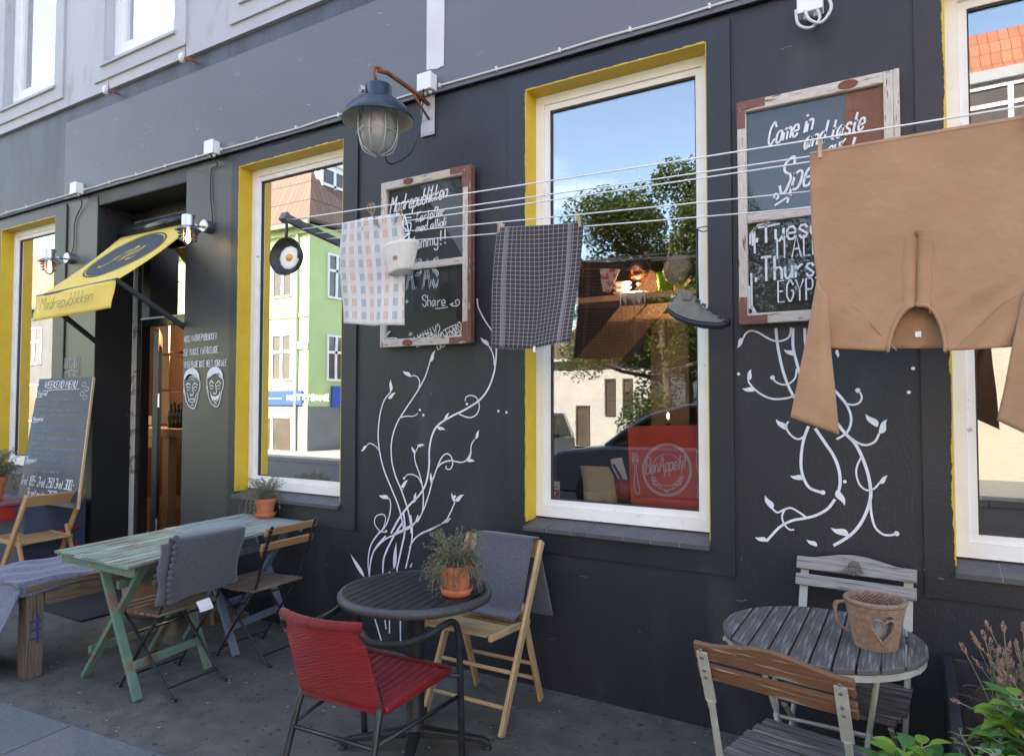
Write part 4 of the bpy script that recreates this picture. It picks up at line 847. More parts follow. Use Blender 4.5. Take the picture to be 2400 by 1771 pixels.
m.build('chalk_text', 'chalk', t); m = MB()
bw(m, 'Tuesday', 1782, 571, 1985, 540, .115, lw=.011, smooth=False); bw(m, 'ITALIAN', 1822, 607, 1960, 590, .10, lw=.007, smooth=False); bw(m, 'Thursday', 1784, 660, 1990, 635, .115, lw=.011, smooth=False); bw(m, 'EGYPT', 1824, 708, 1930, 700, .10, lw=.007, smooth=False)
for u, v in ((1774, 563), (1772, 655)): bl(m, [(u-3, v), (u+3, v)], .022, False)
for l in ([(1758, 573), (1759, 548), (1770, 534), (1800, 530), (1828, 524)], [(1764, 576), (1764, 545), (1776, 528), (1806, 520)], [(1769, 594), (1768, 540), (1776, 532)], [(1761, 640), (1762, 715), (1775, 738), (1843, 732)], [(1756, 670), (1757, 722), (1768, 724)], [(1764, 720), (1766, 735), (1780, 744), (1818, 741)]): bl(m, l, .009, False)
m.build('chalk_menu', 'chalk', t)
# ================================================================ drying rack, lines and laundry
rack = thing('drying_rack', 'wall mounted drying rack, grey metal arm with five white lines along the facade', 'clothes dryer', (-3.06, -.4, 2.6))
mat('rack_grey', (.10, .10, .105), (.14, .14, .145), .5, 20)
mat('line_white', (.82, .82, .82), rough=.6)
YL = [.80, .68, .56, .44, .30]
LP0 = [W(u, v, Y) for (u, v), Y in zip([(674, 516), (708, 537), (731, 549), (756, 561), (790, 577)], YL)]
RP = [W(2400, 243, .80), W(1896, 361, .68), W(1896, 374, .56), W(1896, 446, .44), W(1950, 480, .30)]
m = MB(); m.beam(LP0[0]+V3((0, -.02, .012)), V3((-3.20, -.02, 2.60)), .03, .045); m.beam(LP0[0]+V3((0, 0, 0)), LP0[0]+V3((0, -.035, .02)), .05, .05); m.box(-3.24, -3.16, -.03, -.0145, 2.5, 2.66); m.build('arm', 'rack_grey', rack, bev=.004)
XE = 1.6; LR = []
for a, b in zip(LP0, RP):
    t_ = (XE-a.x)/(b.x-a.x); e_ = a.lerp(b, t_); LR.append(e_)
m = MB(); m.beam(LR[0]+V3((0, -.02, .01)), V3((XE, -.02, LR[4].z)), .03, .045); m.box(XE-.04, XE+.04, -.03, -.002, LR[4].z-.08, LR[4].z+.08); m.build('arm', 'rack_grey', rack, bev=.004)
def onl(k, x): a, e = LP0[k], LR[k]; return a.lerp(e, (x-a.x)/(e.x-a.x))+V3((0, 0, -.035*math.sin(math.pi*(x-a.x)/(e.x-a.x))*(.3 if k < 3 else .15)))
for k in range(5):
    m = MB(); m.tube([onl(k, LP0[k].x+(XE-LP0[k].x)*q/24) for q in range(25)], .0032, 6); m.build('line', 'line_white', rack, smooth=True)
def bow(p, mt, s=1., label=None):
    m = MB()
    for sg in (-1, 1):
        m.tube(crom([p, p+V3((sg*.022, -.01, .035))*s, p+V3((sg*.008, -.012, .055))*s, p+V3((0, -.008, .02))*s, p], 4), .004*s, 5)
        for q in range(3): m.tube(crom([p, p+V3((sg*(.02+q*.006), -.012, -.02))*s, p+V3((sg*(.03+q*.012), -.012, -.05-q*.008))*s], 3), .0022*s, 4)
    return m
mat('twine', (.33, .24, .15), (.24, .17, .10), .95, 60); mat('peg_wood', (.52, .36, .22), (.60, .44, .28), .7, 20)
def peg(p, label, tilt=0.):
    t = thing('clothes_peg', label, 'clothes peg', p, group='wooden clothes pegs')
    d = V3((tilt, 0, 1)).normalized(); n = V3((0, -1, 0))
    for sg in (-1, 1):
        m = MB(); m.beam(p-d*.032+n*sg*.003, p+n*sg*.006+d*.005, .011, .006, up=(0, 1, 0)); m.beam(p+d*.005+n*sg*.006, p+d*.040+n*sg*.013, .011, .005, up=(0, 1, 0)); m.build('prong', 'peg_wood', t)
    m = MB(); m.tube([p+V3((-.007, 0, .004)), p+V3((.007, 0, .004))], .006, 8); m.build('spring', 'galv', t)
def grid4(P, s, t):      # P: rows of points (top..bottom), bilinear
    nr = len(P)-1; r = min(int(t*nr), nr-1); tt = t*nr-r
    def row(L_):
        nc = len(L_)-1; c = min(int(s*nc), nc-1); ss = s*nc-c; return L_[c].lerp(L_[c+1], ss)
    return row(P[r]).lerp(row(P[r+1]), tt)
# cloth materials with woven patterns (UV in metres-ish)
def cloth_checks(name, base, cols, nx, nz, kind):
    m = bpy.data.materials.new(name); m.use_nodes = True; nt = m.node_tree; b = nt.nodes['Principled BSDF']; K = nt.links.new; b.inputs['Roughness'].default_value = .9
    tc = _n(nt, 'TexCoord'); sx = _n(nt, 'SeparateXYZ'); K(tc.outputs['UV'], sx.inputs[0])
    def M(op, a, bb=None, c=None):
        n = _n(nt, 'Math'); n.operation = op
        for i, v in enumerate((a, bb, c)):
            if v is None: continue
            if isinstance(v, (int, float)): n.inputs[i].default_value = v
            else: K(v, n.inputs[i])
        return n.outputs[0]
    U, Vv = sx.outputs[0], sx.outputs[1]
    def mixc(f, a, bcol):
        x = _n(nt, 'Mix'); x.data_type = 'RGBA'; K(f, x.inputs[0]); x.inputs[7].default_value = (*bcol, 1)
        if isinstance(a, tuple): x.inputs[6].default_value = (*a, 1)
        else: K(a, x.inputs[6])
        return x.outputs[2]
    if kind == 'grid':
        f1 = M('LESS_THAN', M('FRACT', M('MULTIPLY', U, nx)), .10); f2 = M('LESS_THAN', M('FRACT', M('MULTIPLY', Vv, nz)), .10)
        f = M('MAXIMUM', f1, f2); out = mixc(f, base, cols[0])
        s1 = M('LESS_THAN', M('ABSOLUTE', M('SUBTRACT', U, .13)), .022); s2 = M('LESS_THAN', M('ABSOLUTE', M('SUBTRACT', U, .86)), .022)
        fs = M('MULTIPLY', M('MAXIMUM', s1, s2), .45); out = mixc(fs, out, cols[0])
    else:
        cu = M('MULTIPLY', U, nx); cv_ = M('MULTIPLY', Vv, nz); fu = M('FRACT', cu); fv = M('FRACT', cv_)
        par = M('MODULO', M('ADD', M('FLOOR', cu), 100), 2)       # alternate columns blue / orange
        band = M('MULTIPLY', M('GREATER_THAN', fu, .25), M('LESS_THAN', fu, .80)); stripe = M('LESS_THAN', M('FRACT', M('MULTIPLY', fu, 7.2)), .42)
        rows = M('LESS_THAN', fv, .58); f = M('MULTIPLY', M('MULTIPLY', band, stripe), rows)
        wash = M('MULTIPLY', M('MULTIPLY', band, .09), 1.0); washr = M('MULTIPLY', M('GREATER_THAN', fv, .58), .04)
        cmx = _n(nt, 'Mix'); cmx.data_type = 'RGBA'; K(par, cmx.inputs[0]); cmx.inputs[6].default_value = (*cols[0], 1); cmx.inputs[7].default_value = (*cols[1], 1)
        x = _n(nt, 'Mix'); x.data_type = 'RGBA'; K(M('MAXIMUM', M('MULTIPLY', f, .85), wash), x.inputs[0]); x.inputs[6].default_value = (*base, 1); K(cmx.outputs[2], x.inputs[7])
        out = mixc(washr, x.outputs[2], cols[1])
    K(out, b.inputs['Base Color'])
    t = _n(nt, 'BsdfTranslucent'); K(out, t.inputs[0]); x = _n(nt, 'MixShader'); x.inputs[0].default_value = .25; o = [n for n in nt.nodes if n.type == 'OUTPUT_MATERIAL'][0]; K(b.outputs[0], x.inputs[1]); K(t.outputs[0], x.inputs[2]); K(x.outputs[0], o.inputs[0])
    MATS[name] = m
cloth_checks('towel_check', (.84, .83, .80), [(.10, .16, .30), (.70, .24, .08)], 7.5, 8, 'plaid'); cloth_checks('towel_grid', (.075, .062, .070), [(.42, .41, .42)], 19, 29, 'grid')
# tea towel tied with twine
Yt = .60
T = [[W(803, 523, Yt), W(870, 512, Yt), W(944, 498, Yt)], [W(799, 640, Yt), W(872, 640, Yt), W(946, 630, Yt)], [W(803, 757, Yt), W(875, 763, Yt), W(949, 762, Yt)]]
def tf(s, t): return grid4(T, s, t)+V3((0, -.010*math.sin(s*11)*t-.012*math.sin(t*5+s*3)-.015*math.exp(-((s-.45)/.12)**2)*(1-t), 0))
tt = thing('tea_towel', 'off-white tea towel with blue and orange dashes, tied to the line with twine', 'tea towel', T[0][1])
m = MB(); m.sheet(tf, 28, 36, th=.003); m.build('cloth', 'towel_check', tt, smooth=True)
for u, v in ((873, 506), (940, 503)): p = W(u, v, Yt+.01); bow(p, 'twine', 1.2 if u < 900 else .8).build('twine_bow', 'twine', tt)
# grid towel with pegs
Yt = .37
T2 = [[W(1167, 533, Yt), W(1260, 527, Yt), W(1366, 519, Yt)], [W(1158, 680, Yt), W(1255, 680, Yt), W(1354, 670, Yt)], [W(1152, 813, Yt), W(1245, 816, Yt), W(1341, 799, Yt)]]
def tf2(s, t): return grid4(T2, s, t)+V3((0, -.012*math.sin(s*9+.5)*t-.014*math.sin(t*4+s*4), -.006*math.sin(s*math.pi)*(1-t)))
t2 = thing('kitchen_towel', 'dark purple-grey towel with a thin white grid, pegged by both corners', 'towel', T2[0][1])
m = MB(); m.sheet(tf2, 28, 36, th=.003); m.build('cloth', 'towel_grid', t2, smooth=True)
m = MB(); rnd = random.Random(3)
for k in range(60):
    p = tf2(k/59, 1)+V3((0, -.002, 0)); m.tube([p, p+V3((rnd.uniform(-.003, .003), 0, -rnd.uniform(.006, .012)))], .0012, 3)
for k in range(70):
    p = tf2(0, k/69); m.tube([p, p+V3((-rnd.uniform(.004, .009), 0, -.002))], .0012, 3)
m.build('fringe', mat('fringe', (.28, .27, .28), rough=.95), t2)
for u, v in ((1252, 815), (1318, 800)):
    m = MB(); p = W(u, v, Yt+.006); m.beam(p+V3((0, 0, .008)), p+V3((.002, 0, -.022)), .014, .003, up=(0, 1, 0)); m.build('label_tab', 'white_plastic', t2)
peg(W(1171, 540, Yt), 'peg on the left corner of the dark grid towel'); peg(W(1357, 517, Yt), 'peg leaning on the right corner of the dark grid towel', -.2); peg(W(1177, 541, Yt-.03), 'pale peg half hidden behind the left corner of the dark grid towel')
# pan with fried egg
pc = W(675, 603, .80); pan = thing('frying_pan', 'tiny black frying pan with a fried egg, hanging from the rack arm', 'frying pan', pc)
r = .108; nA = V3((.18, -1, .05)); cp = pc+V3((0, .0, 0))
m = MB(); m.lathe(cp, [(.001, -.012), (r*.80, -.012), (r*.97, .022), (r*1.0, .026), (r*1.0, .018), (r*.84, -.018), (.001, -.019)], 36, nA); 
up_ = Z3
m.beam(cp+V3((.0, -.015, r*.9)), cp+V3((0, -.012, r+.075)), .016, .010, up=(0, 1, 0)); m.tube([cp+V3((math.cos(a*.524)*.012, -.012, r+.088+math.sin(a*.524)*.012)) for a in range(12)], .0045, 6, closed=True)
for sg in (-1, 1): m.beam(cp+V3((sg*r*.93, -.02, .0)), cp+V3((sg*r*1.1, -.024, 0)), .04, .006, up=(0, 1, 0))
m.build('pan', mat('cast_iron', (.02, .02, .021), (.035, .033, .032), .5, 40, bump=.5, bscale=90), pan, smooth=True)
m = MB(); m.lathe(cp, [(.001, -.006), (r*.48, -.006), (r*.60, -.009), (r*.62, -.012)], 11, nA); eg = m.build('egg_white', mat('egg_white', (.84, .83, .80), rough=.4), pan, smooth=True)
m = MB(); m.lathe(cp+V3((.004, 0, .0)), [(.001, .008), (.014, .006), (.021, -.001), (.023, -.007)], 16, nA); m.build('egg_yolk', mat('yolk', (.85, .36, .04), rough=.3), eg, smooth=True)
m = MB(); m.tube(crom([cp+V3((0, -.012, r+.094)), cp+V3((.01, -.01, r+.125)), LP0[0]+V3((0, -.02, .0))], 4), .003, 5); m.build('hook', 'cable_black', pan)
# little canvas pot
cb = W(939, 606, .66); t = thing('canvas_basket', 'small off-white canvas basket hanging in front of the tea towel', 'basket', cb)
mat('canvas', (.66, .62, .57), (.72, .68, .63), .9, 30, bump=.3, bscale=120)
rnd = random.Random(8); tz = V3((.10, -.12, 1)).normalized()
m = MB(); m.sheet(lambda a, z: cb+V3((math.cos(a*6.2832)*(.066+.044*z+.006*math.sin(a*25)*(1-z)), math.sin(a*6.2832)*(.05+.025*z), -.075+.15*z+.10*.5*math.cos(a*6.2832)*.25)), 40, 10, th=.003); m.build('side', 'canvas', t, smooth=True)
m = MB(); m.sheet(lambda a, z: cb+V3((math.cos(a*6.2832)*.066*z, math.sin(a*6.2832)*.05*z, -.075+.0125*math.cos(a*6.2832)*z-.018*(1-z))), 32, 4); m.build('bottom', 'canvas', t, smooth=True)
m = MB(); p = cb+V3((.005, -.066, -.01)); m.beam(p, p+V3((.022, .001, .004)), .003, .016); m.build('leather_tag', mat('tag_brown', (.35, .14, .08), rough=.7), t)
m = MB(); m.tube(crom([W(948, 503, .63), W(955, 530, .64), W(957, 560, .64), cb+V3((.02, -.05, .075))], 5), .003, 5); m.tube(crom([W(948, 503, .63), W(945, 530, .64), W(958, 548, .64), cb+V3((.0, -.05, .075))], 5), .003, 5); m.build('string', 'line_white', t)
# shoe
Ys = .32; cs = W(1620, 725, Ys); sh = thing('canvas_shoe', 'grey high-top canvas shoe with dark sole, hanging by its lace from the line', 'shoe', cs)
def PXs(u, v, dy=0): return W(u, v, Ys+dy)
up_pts = [(1572, 715), (1582, 700), (1592, 688), (1594, 674), (1598, 678), (1612, 690), (1630, 692), (1637, 700), (1645, 716), (1668, 732), (1690, 742), (1712, 752)]
sole_pts = [(1568, 722), (1573, 733), (1590, 745), (1620, 757), (1650, 763), (1690, 765), (1712, 757)]
m = MB(); N = 14
def shoe_top(s):
    i = s*(len(up_pts)-1); k = min(int(i), len(up_pts)-2); f = i-k; return up_pts[k][0]*(1-f)+up_pts[k+1][0]*f, up_pts[k][1]*(1-f)+up_pts[k+1][1]*f
def sole_top(s):
    i = s*(len(sole_pts)-1); k = min(int(i), len(sole_pts)-2); f = i-k; return sole_pts[k][0]*(1-f)+sole_pts[k+1][0]*f, sole_pts[k][1]*(1-f)+sole_pts[k+1][1]*f-8
ctop = [PXs(*shoe_top(k/30)) for k in range(31)]; cbot = [PXs(*sole_top(k/30)) for k in range(31)]
def shell(s, a):
    k = min(30, int(round(s*30))); T_, B_ = ctop[k], cbot[k]; half = .042*(math.sin(math.pi*min(.98, max(.03, s*.86+.1)))**.5)
    th_ = math.pi*a; c_ = math.cos(th_); z_ = math.sin(th_)**.7; q = B_.lerp(T_, z_); return V3((q.x, q.y+half*c_*(1-.45*z_), q.z))
m.sheet(shell, 30, 16); m.build('upper', mat('grey_canvas', (.13, .13, .115), (.18, .175, .155), .85, 25, (.3, .7), bump=.4, bscale=120), sh, smooth=True)
m = MB()
def sole(s, a):
    k = s; x, y = sole_top(k); P = PXs(x, y); half = .048*(math.sin(math.pi*min(.985, max(.02, s*.9+.06)))**.45)
    an = a*6.2832; return V3((P.x-.002, P.y+half*math.cos(an), P.z-.012+.017*math.sin(an)))
m.sheet(sole, 30, 14); m.build('sole', mat('sole_blue', (.022, .026, .04), rough=.6), sh, smooth=True)
m = MB(); A0_, A1_ = PXs(1611, 706), PXs(1612, 682)
def collar(a, b): an = a*6.2832; c_ = A0_.lerp(A1_, b); return V3((c_.x+(.034-.004*b)*math.cos(an), c_.y+.026*math.sin(an), c_.z+b*(.012*math.cos(an)*-1)))
m.sheet(collar, 20, 5, th=-.003); m.build('collar', 'grey_canvas', sh, smooth=True)
m = MB()
for q in range(6):
    u, v = 1637+q*13, 702+q*9; a = PXs(u-7, v+5, .03); b = PXs(u+5, v+2, .028); m.tube([a, b], .004, 5); m.tube([PXs(u-4, v-1, .03), PXs(u+4, v+9, .03)], .0035, 5)
m.tube([PXs(1636, 700, .02), W(1634, 620, Ys), W(1634, 537, .305)], .0055, 6); m.tube(crom([W(1634, 537, .31), W(1646, 543, .31), W(1658, 540, .31), W(1660, 531, .31), W(1648, 532, .31), W(1634, 535, .31)], 4), .0025, 5)
m.build('lace', 'cable_black', sh, smooth=True)
# brown shirt hanging upside down
Yh = .72; mat('shirt_brown', (.37, .205, .11), (.43, .245, .135), .85, 5, (.3, .7), bump=.55, bscale=7, sheen=.15, bdist=.03)
shirt = thing('brown_shirt', 'large light brown collarless shirt pegged upside down by its hem', 'shirt', W(2150, 360, Yh))
Ls = [(1898, 357), (1899, 440), (1903, 560), (1915, 660), (1932, 715), (1938, 815)]; Rs = [(2446, 262), (2441, 400), (2436, 540), (2420, 650), (2396, 720), (2378, 812)]
def lerpP(L_, t):
    i = t*(len(L_)-1); k = min(int(i), len(L_)-2); f = i-k; return L_[k][0]*(1-f)+L_[k+1][0]*f, L_[k][1]*(1-f)+L_[k+1][1]*f
def shirtP(s, t, dy=0.):
    a = lerpP(Ls, t); b = lerpP(Rs, t); u = a[0]+(b[0]-a[0])*s; v = a[1]+(b[1]-a[1])*s
    if t > .8: v += 10*math.sin(s*math.pi)*(t-.8)/.2
    fold = .012*math.sin(s*7+t*2)*t+.018*math.exp(-((s-.475-(.05*(1-t)))/.05)**2)*max(0, t-.35)*1.2+.010*math.sin((s*5-t*6))*t*t+.006*math.sin(s*23+t*5)*t+.005*math.sin((s+t)*31)*max(0, t-.4)
    slit = -.022*math.exp(-((s-.462)/.012)**2)*(1 if .40 < t < .86 else 0)
    return W(u, v, Yh+fold+slit+dy)
def inneck(s, t):
    ds = (s-.478)/.158; return t > .80 and ds*ds+((1.06-t)/.27)**2 < 1.0
m = MB(); NU, NV = 76, 72
ids = {}
for i in range(NU+1):
    for j in range(NV+1):
        s_, t_ = i/NU, j/NV; P = shirtP(s_, t_); ids[i, j] = len(m.v); m.v.append(P)
def snap():
    pass
for i in range(NU):
    for j in range(NV):
        s_, t_ = (i+.5)/NU, (j+.5)/NV
        if inneck(s_, t_): continue
        m.face((ids[i, j], ids[i+1, j], ids[i+1, j+1], ids[i, j+1]), ((i/NU, j/NV), ((i+1)/NU, j/NV), ((i+1)/NU, (j+1)/NV), (i/NU, (j+1)/NV)))
o = m.build('front', 'shirt_brown', shirt, smooth=True); md = o.modifiers.new('thickness', 'SOLIDIFY'); md.thickness = .003
m = MB(); m.sheet(lambda s, t: shirtP(.015+.97*s, .002+t*.985, -.045-.02*math.sin(s*3.14)), 30, 40, th=.003); bk = m.build('back', 'shirt_brown', shirt, smooth=True)
m = MB(); npts = []
for k in range(29):
    a = math.pi*(k/28); s_ = .478-.158*math.cos(a); t_ = 1.06-.27*math.sin(a)
    if t_ <= 1.0: npts.append(shirtP(s_, t_, .002))
    else: npts.append(shirtP(s_, 1.0, .002))
m.tube(npts, .007, 6); m.build('neckband', 'shirt_brown', shirt, smooth=True)
m = MB(); sp = [shirtP(.462+.003*math.sin(k), .41+k*.045*.98, .006) for k in range(9)]
for sg in (-1, 1): m.tube([p+V3((sg*.010*(k/8)**.5, 0, 0)) for k, p in enumerate(sp)], .0045, 5)
m.build('placket', 'shirt_brown', shirt, smooth=True)
m = MB(); m.ribbon([p+V3((0, .003, 0)) for p in sp], .016, (0, -1, 0)); m.build('slit', mat('slit_dark', (.03, .015, .02), rough=.9), shirt)
m = MB(); 
for s_ in (.40, .535): m = MB(); m.tube(crom([shirtP(s_+.006*math.sin(k*2), .43+k*.05, .003) for k in range(9)], 3), .0022, 4); m.build('seam', 'shirt_brown', shirt)
m = MB()
m.tube(crom([shirtP(s_, t_, .003) for s_, t_ in ((.075, .70), (.17, .82), (.29, .93), (.37, .995))], 5), .0022, 4); m.tube(crom([shirtP(s_, t_, .003) for s_, t_ in ((.95, .72), (.88, .80), (.78, .90), (.68, .99))], 5), .0022, 4)
m.tube([shirtP(k/20, .012, .002) for k in range(21)], .003, 4)
m.build('seam', 'shirt_brown', shirt)
m = MB(); p = W(2152, 783, Yh-.034); m.beam(p+V3((-.009, 0, 0)), p+V3((.009, 0, 0)), .002, .019); m.build('collar_label', 'white_plastic', shirt)
def sleeve(Lp, Rp, dy, off):
    def f(s, t):
        a = lerpP(Lp, t); b = lerpP(Rp, t); u = a[0]+(b[0]-a[0])*s; v = a[1]+(b[1]-a[1])*s
        return W(u, v, Yh+dy+.022*math.sin(s*math.pi)+.010*math.sin(s*8+t*4)*t)
    m = MB(); m.sheet(f, 16, 26, th=.003); m.sheet(lambda s, t: f(1-s, t)+V3((0, .035*math.sin(math.pi*s)+.012, 0)), 16, 26, th=.003)
    m.build('sleeve', 'shirt_brown', shirt, smooth=True)
sleeve([(1916, 655), (1893, 780), (1872, 880), (1853, 977)], [(1940, 700), (1946, 815), (1958, 930), (1965, 1018)], .015, 0)
sleeve([(2398, 700), (2376, 800), (2358, 900), (2338, 985)], [(2436, 640), (2450, 780), (2466, 900), (2478, 1050)], .02, 0)
peg(W(1922, 350, Yh+.06), 'wooden peg at the left corner of the brown shirt'); peg(W(2412, 285, Yh+.02), 'reddish peg at the right hem of the brown shirt')
# ================================================================ furniture
wood('green_wood', (.13, .22, .16), (.26, .38, .29), c3=(.14, .10, .07), t3=(.50, .56), rough=.75, s3=2.2)
wood('pale_wood', (.28, .36, .30), (.42, .46, .38), c3=(.14, .11, .08), t3=(.50, .56), rough=.75, s3=3.); wood('brown_flaked', (.20, .15, .11), (.30, .23, .17), c3=(.20, .34, .26), t3=(.48, .54), rough=.8, s3=3.)
wood('blue_wood', (.20, .25, .32), (.32, .36, .36), c3=(.36, .35, .27), t3=(.47, .53), rough=.75, s3=2.5)
mat('blue_leg', (.10, .13, .20), (.16, .20, .28), .75, 12, (.3, .7), bump=.3, c3=(.24, .19, .14), s3=14, t3=(.58, .66))
mat('green_leg', (.10, .18, .13), (.16, .26, .19), .75, 9, (.3, .7), bump=.3, c3=(.20, .14, .09), s3=9, t3=(.52, .62))
wood('teak_brown', (.30, .15, .07), (.42, .23, .11), rough=.5); wood('seat_brown', (.13, .08, .055), (.20, .13, .09), c3=(.26, .2, .16), t3=(.55, .65), rough=.75)
wood('weathered', (.20, .185, .175), (.34, .32, .30), c3=(.13, .11, .10), t3=(.55, .65), rough=.85); wood('weathered_dark', (.055, .048, .044), (.13, .118, .108), c3=(.26, .245, .23), t3=(.54, .68), rough=.8)
wood('varnish_worn', (.13, .058, .028), (.20, .092, .042), c3=(.38, .30, .24), t3=(.58, .66), rough=.45)
wood('pine', (.44, .27, .12), (.60, .40, .20), c3=(.26, .21, .17), t3=(.52, .66), rough=.6); wood('beech_warm', (.42, .22, .09), (.53, .30, .14), rough=.5)
wood('pallet_wood', (.10, .07, .05), (.18, .13, .09), c3=(.05, .04, .035), t3=(.55, .65), rough=.85)
mat('black_steel', (.015, .015, .017), (.025, .025, .028), .38, 20); mat('cream_steel', (.42, .41, .36), (.34, .33, .28), .45, 14, c3=(.2, .12, .07), s3=25, t3=(.70, .74))
mat('rivet', (.5, .5, .5), rough=.3, metal=1); mat('terracotta', (.50, .14, .055), (.58, .19, .08), .75, 9, (.3, .7), bump=.3, bscale=80, c3=(.62, .35, .24), s3=14, t3=(.66, .74)); mat('pale_clay', (.36, .20, .14), (.44, .27, .20), .8, 6, (.3, .7), bump=.3)
mat('felt_grey', (.050, .052, .062), (.095, .097, .112), .95, 140, (.35, .65), bump=.6, bscale=260, sheen=.3, detail=3); mat('felt_violet', (.085, .085, .13), (.15, .15, .20), .95, 55, (.35, .65), bump=1., bscale=120, sheen=.3)
def frame(o, rz):
    c, s = math.cos(rz), math.sin(rz); o = V3(o); return lambda x, y, z: V3((o.x+x*c-y*s, o.y+x*s+y*c, o.z+z))
# ---- slatted tables
def slat_table(name, label, c, ztop, ns, mt, leg, over=.02, grp=None, bar2=True):
    NL, NR, FR, FL = [V3((*q, ztop)) for q in c]; cen = (NL+NR+FR+FL)/4
    t = thing(name, label, 'table', (cen.x, cen.y, 0), group=grp)
    P = lambda s, q, dz=0: NL.lerp(NR, s).lerp(FL.lerp(FR, s), q)+V3((0, 0, dz))
    rnd = random.Random(5)
    for k in range(ns):
        s0 = (k+.5)/ns; a = P(s0, -.02+rnd.uniform(0, .008), -.009+rnd.uniform(-.001, .001)); b = P(s0, 1.0, -.009); w_ = (NR-NL).length/ns-.011
        m = MB(); m.beam(a, b, w_, .018); m.build('slat', rnd.choice(mt), t, bev=.003)
    for q, n in ((.05, 'apron'), (.95, 'apron')):
        m = MB(); m.beam(P(.03, q, -.043), P(.97, q, -.043), .025, .05); m.build(n, leg, t, bev=.003)
    zb = -ztop
    for q, sg in ((.22, 1), (.92, -1)):
        for a_, b_, o_ in ((.28, .82, 0), (.82, .02, .035)):
            m = MB(); p = P(a_, q+sg*o_, -.05); e = P(b_, q+sg*o_, zb); m.beam(p, e+(p-e)*.002, .026, .046, up=(0, 1, 0)); m.build('leg', leg, t, bev=.003)
        m = MB(); p = P(.22, q, zb+.62*1); m.build('_', leg, t) if False else None
    for s_, z_ in ((.74, .17), (.12, .17), (.5, .58)):
        m = MB(); m.beam(P(s_, .23, zb+z_), P(s_, .91, zb+z_), .02, .045); m.build('stretcher', leg, t, bev=.003)
    return t, P
gt, GP = slat_table('slatted_table', 'weathered green slatted folding table with crossed legs', [(-4.205, -1.40), (-3.46, -1.41), (-3.57, -.735), (-4.28, -.72)], .765, 10, ('green_wood', 'green_wood', 'brown_flaked', 'pale_wood'), 'green_leg', grp='folding slatted tables end to end')
bt, BP = slat_table('slatted_table', 'faded blue slatted folding table against the wall, carrying a potted thyme', [(-4.285, -.705), (-3.575, -.715), (-3.68, -.035), (-4.36, -.03)], .768, 10, ('blue_wood', 'pale_wood', 'brown_flaked', 'blue_wood'), 'blue_leg', grp='folding slatted tables end to end')
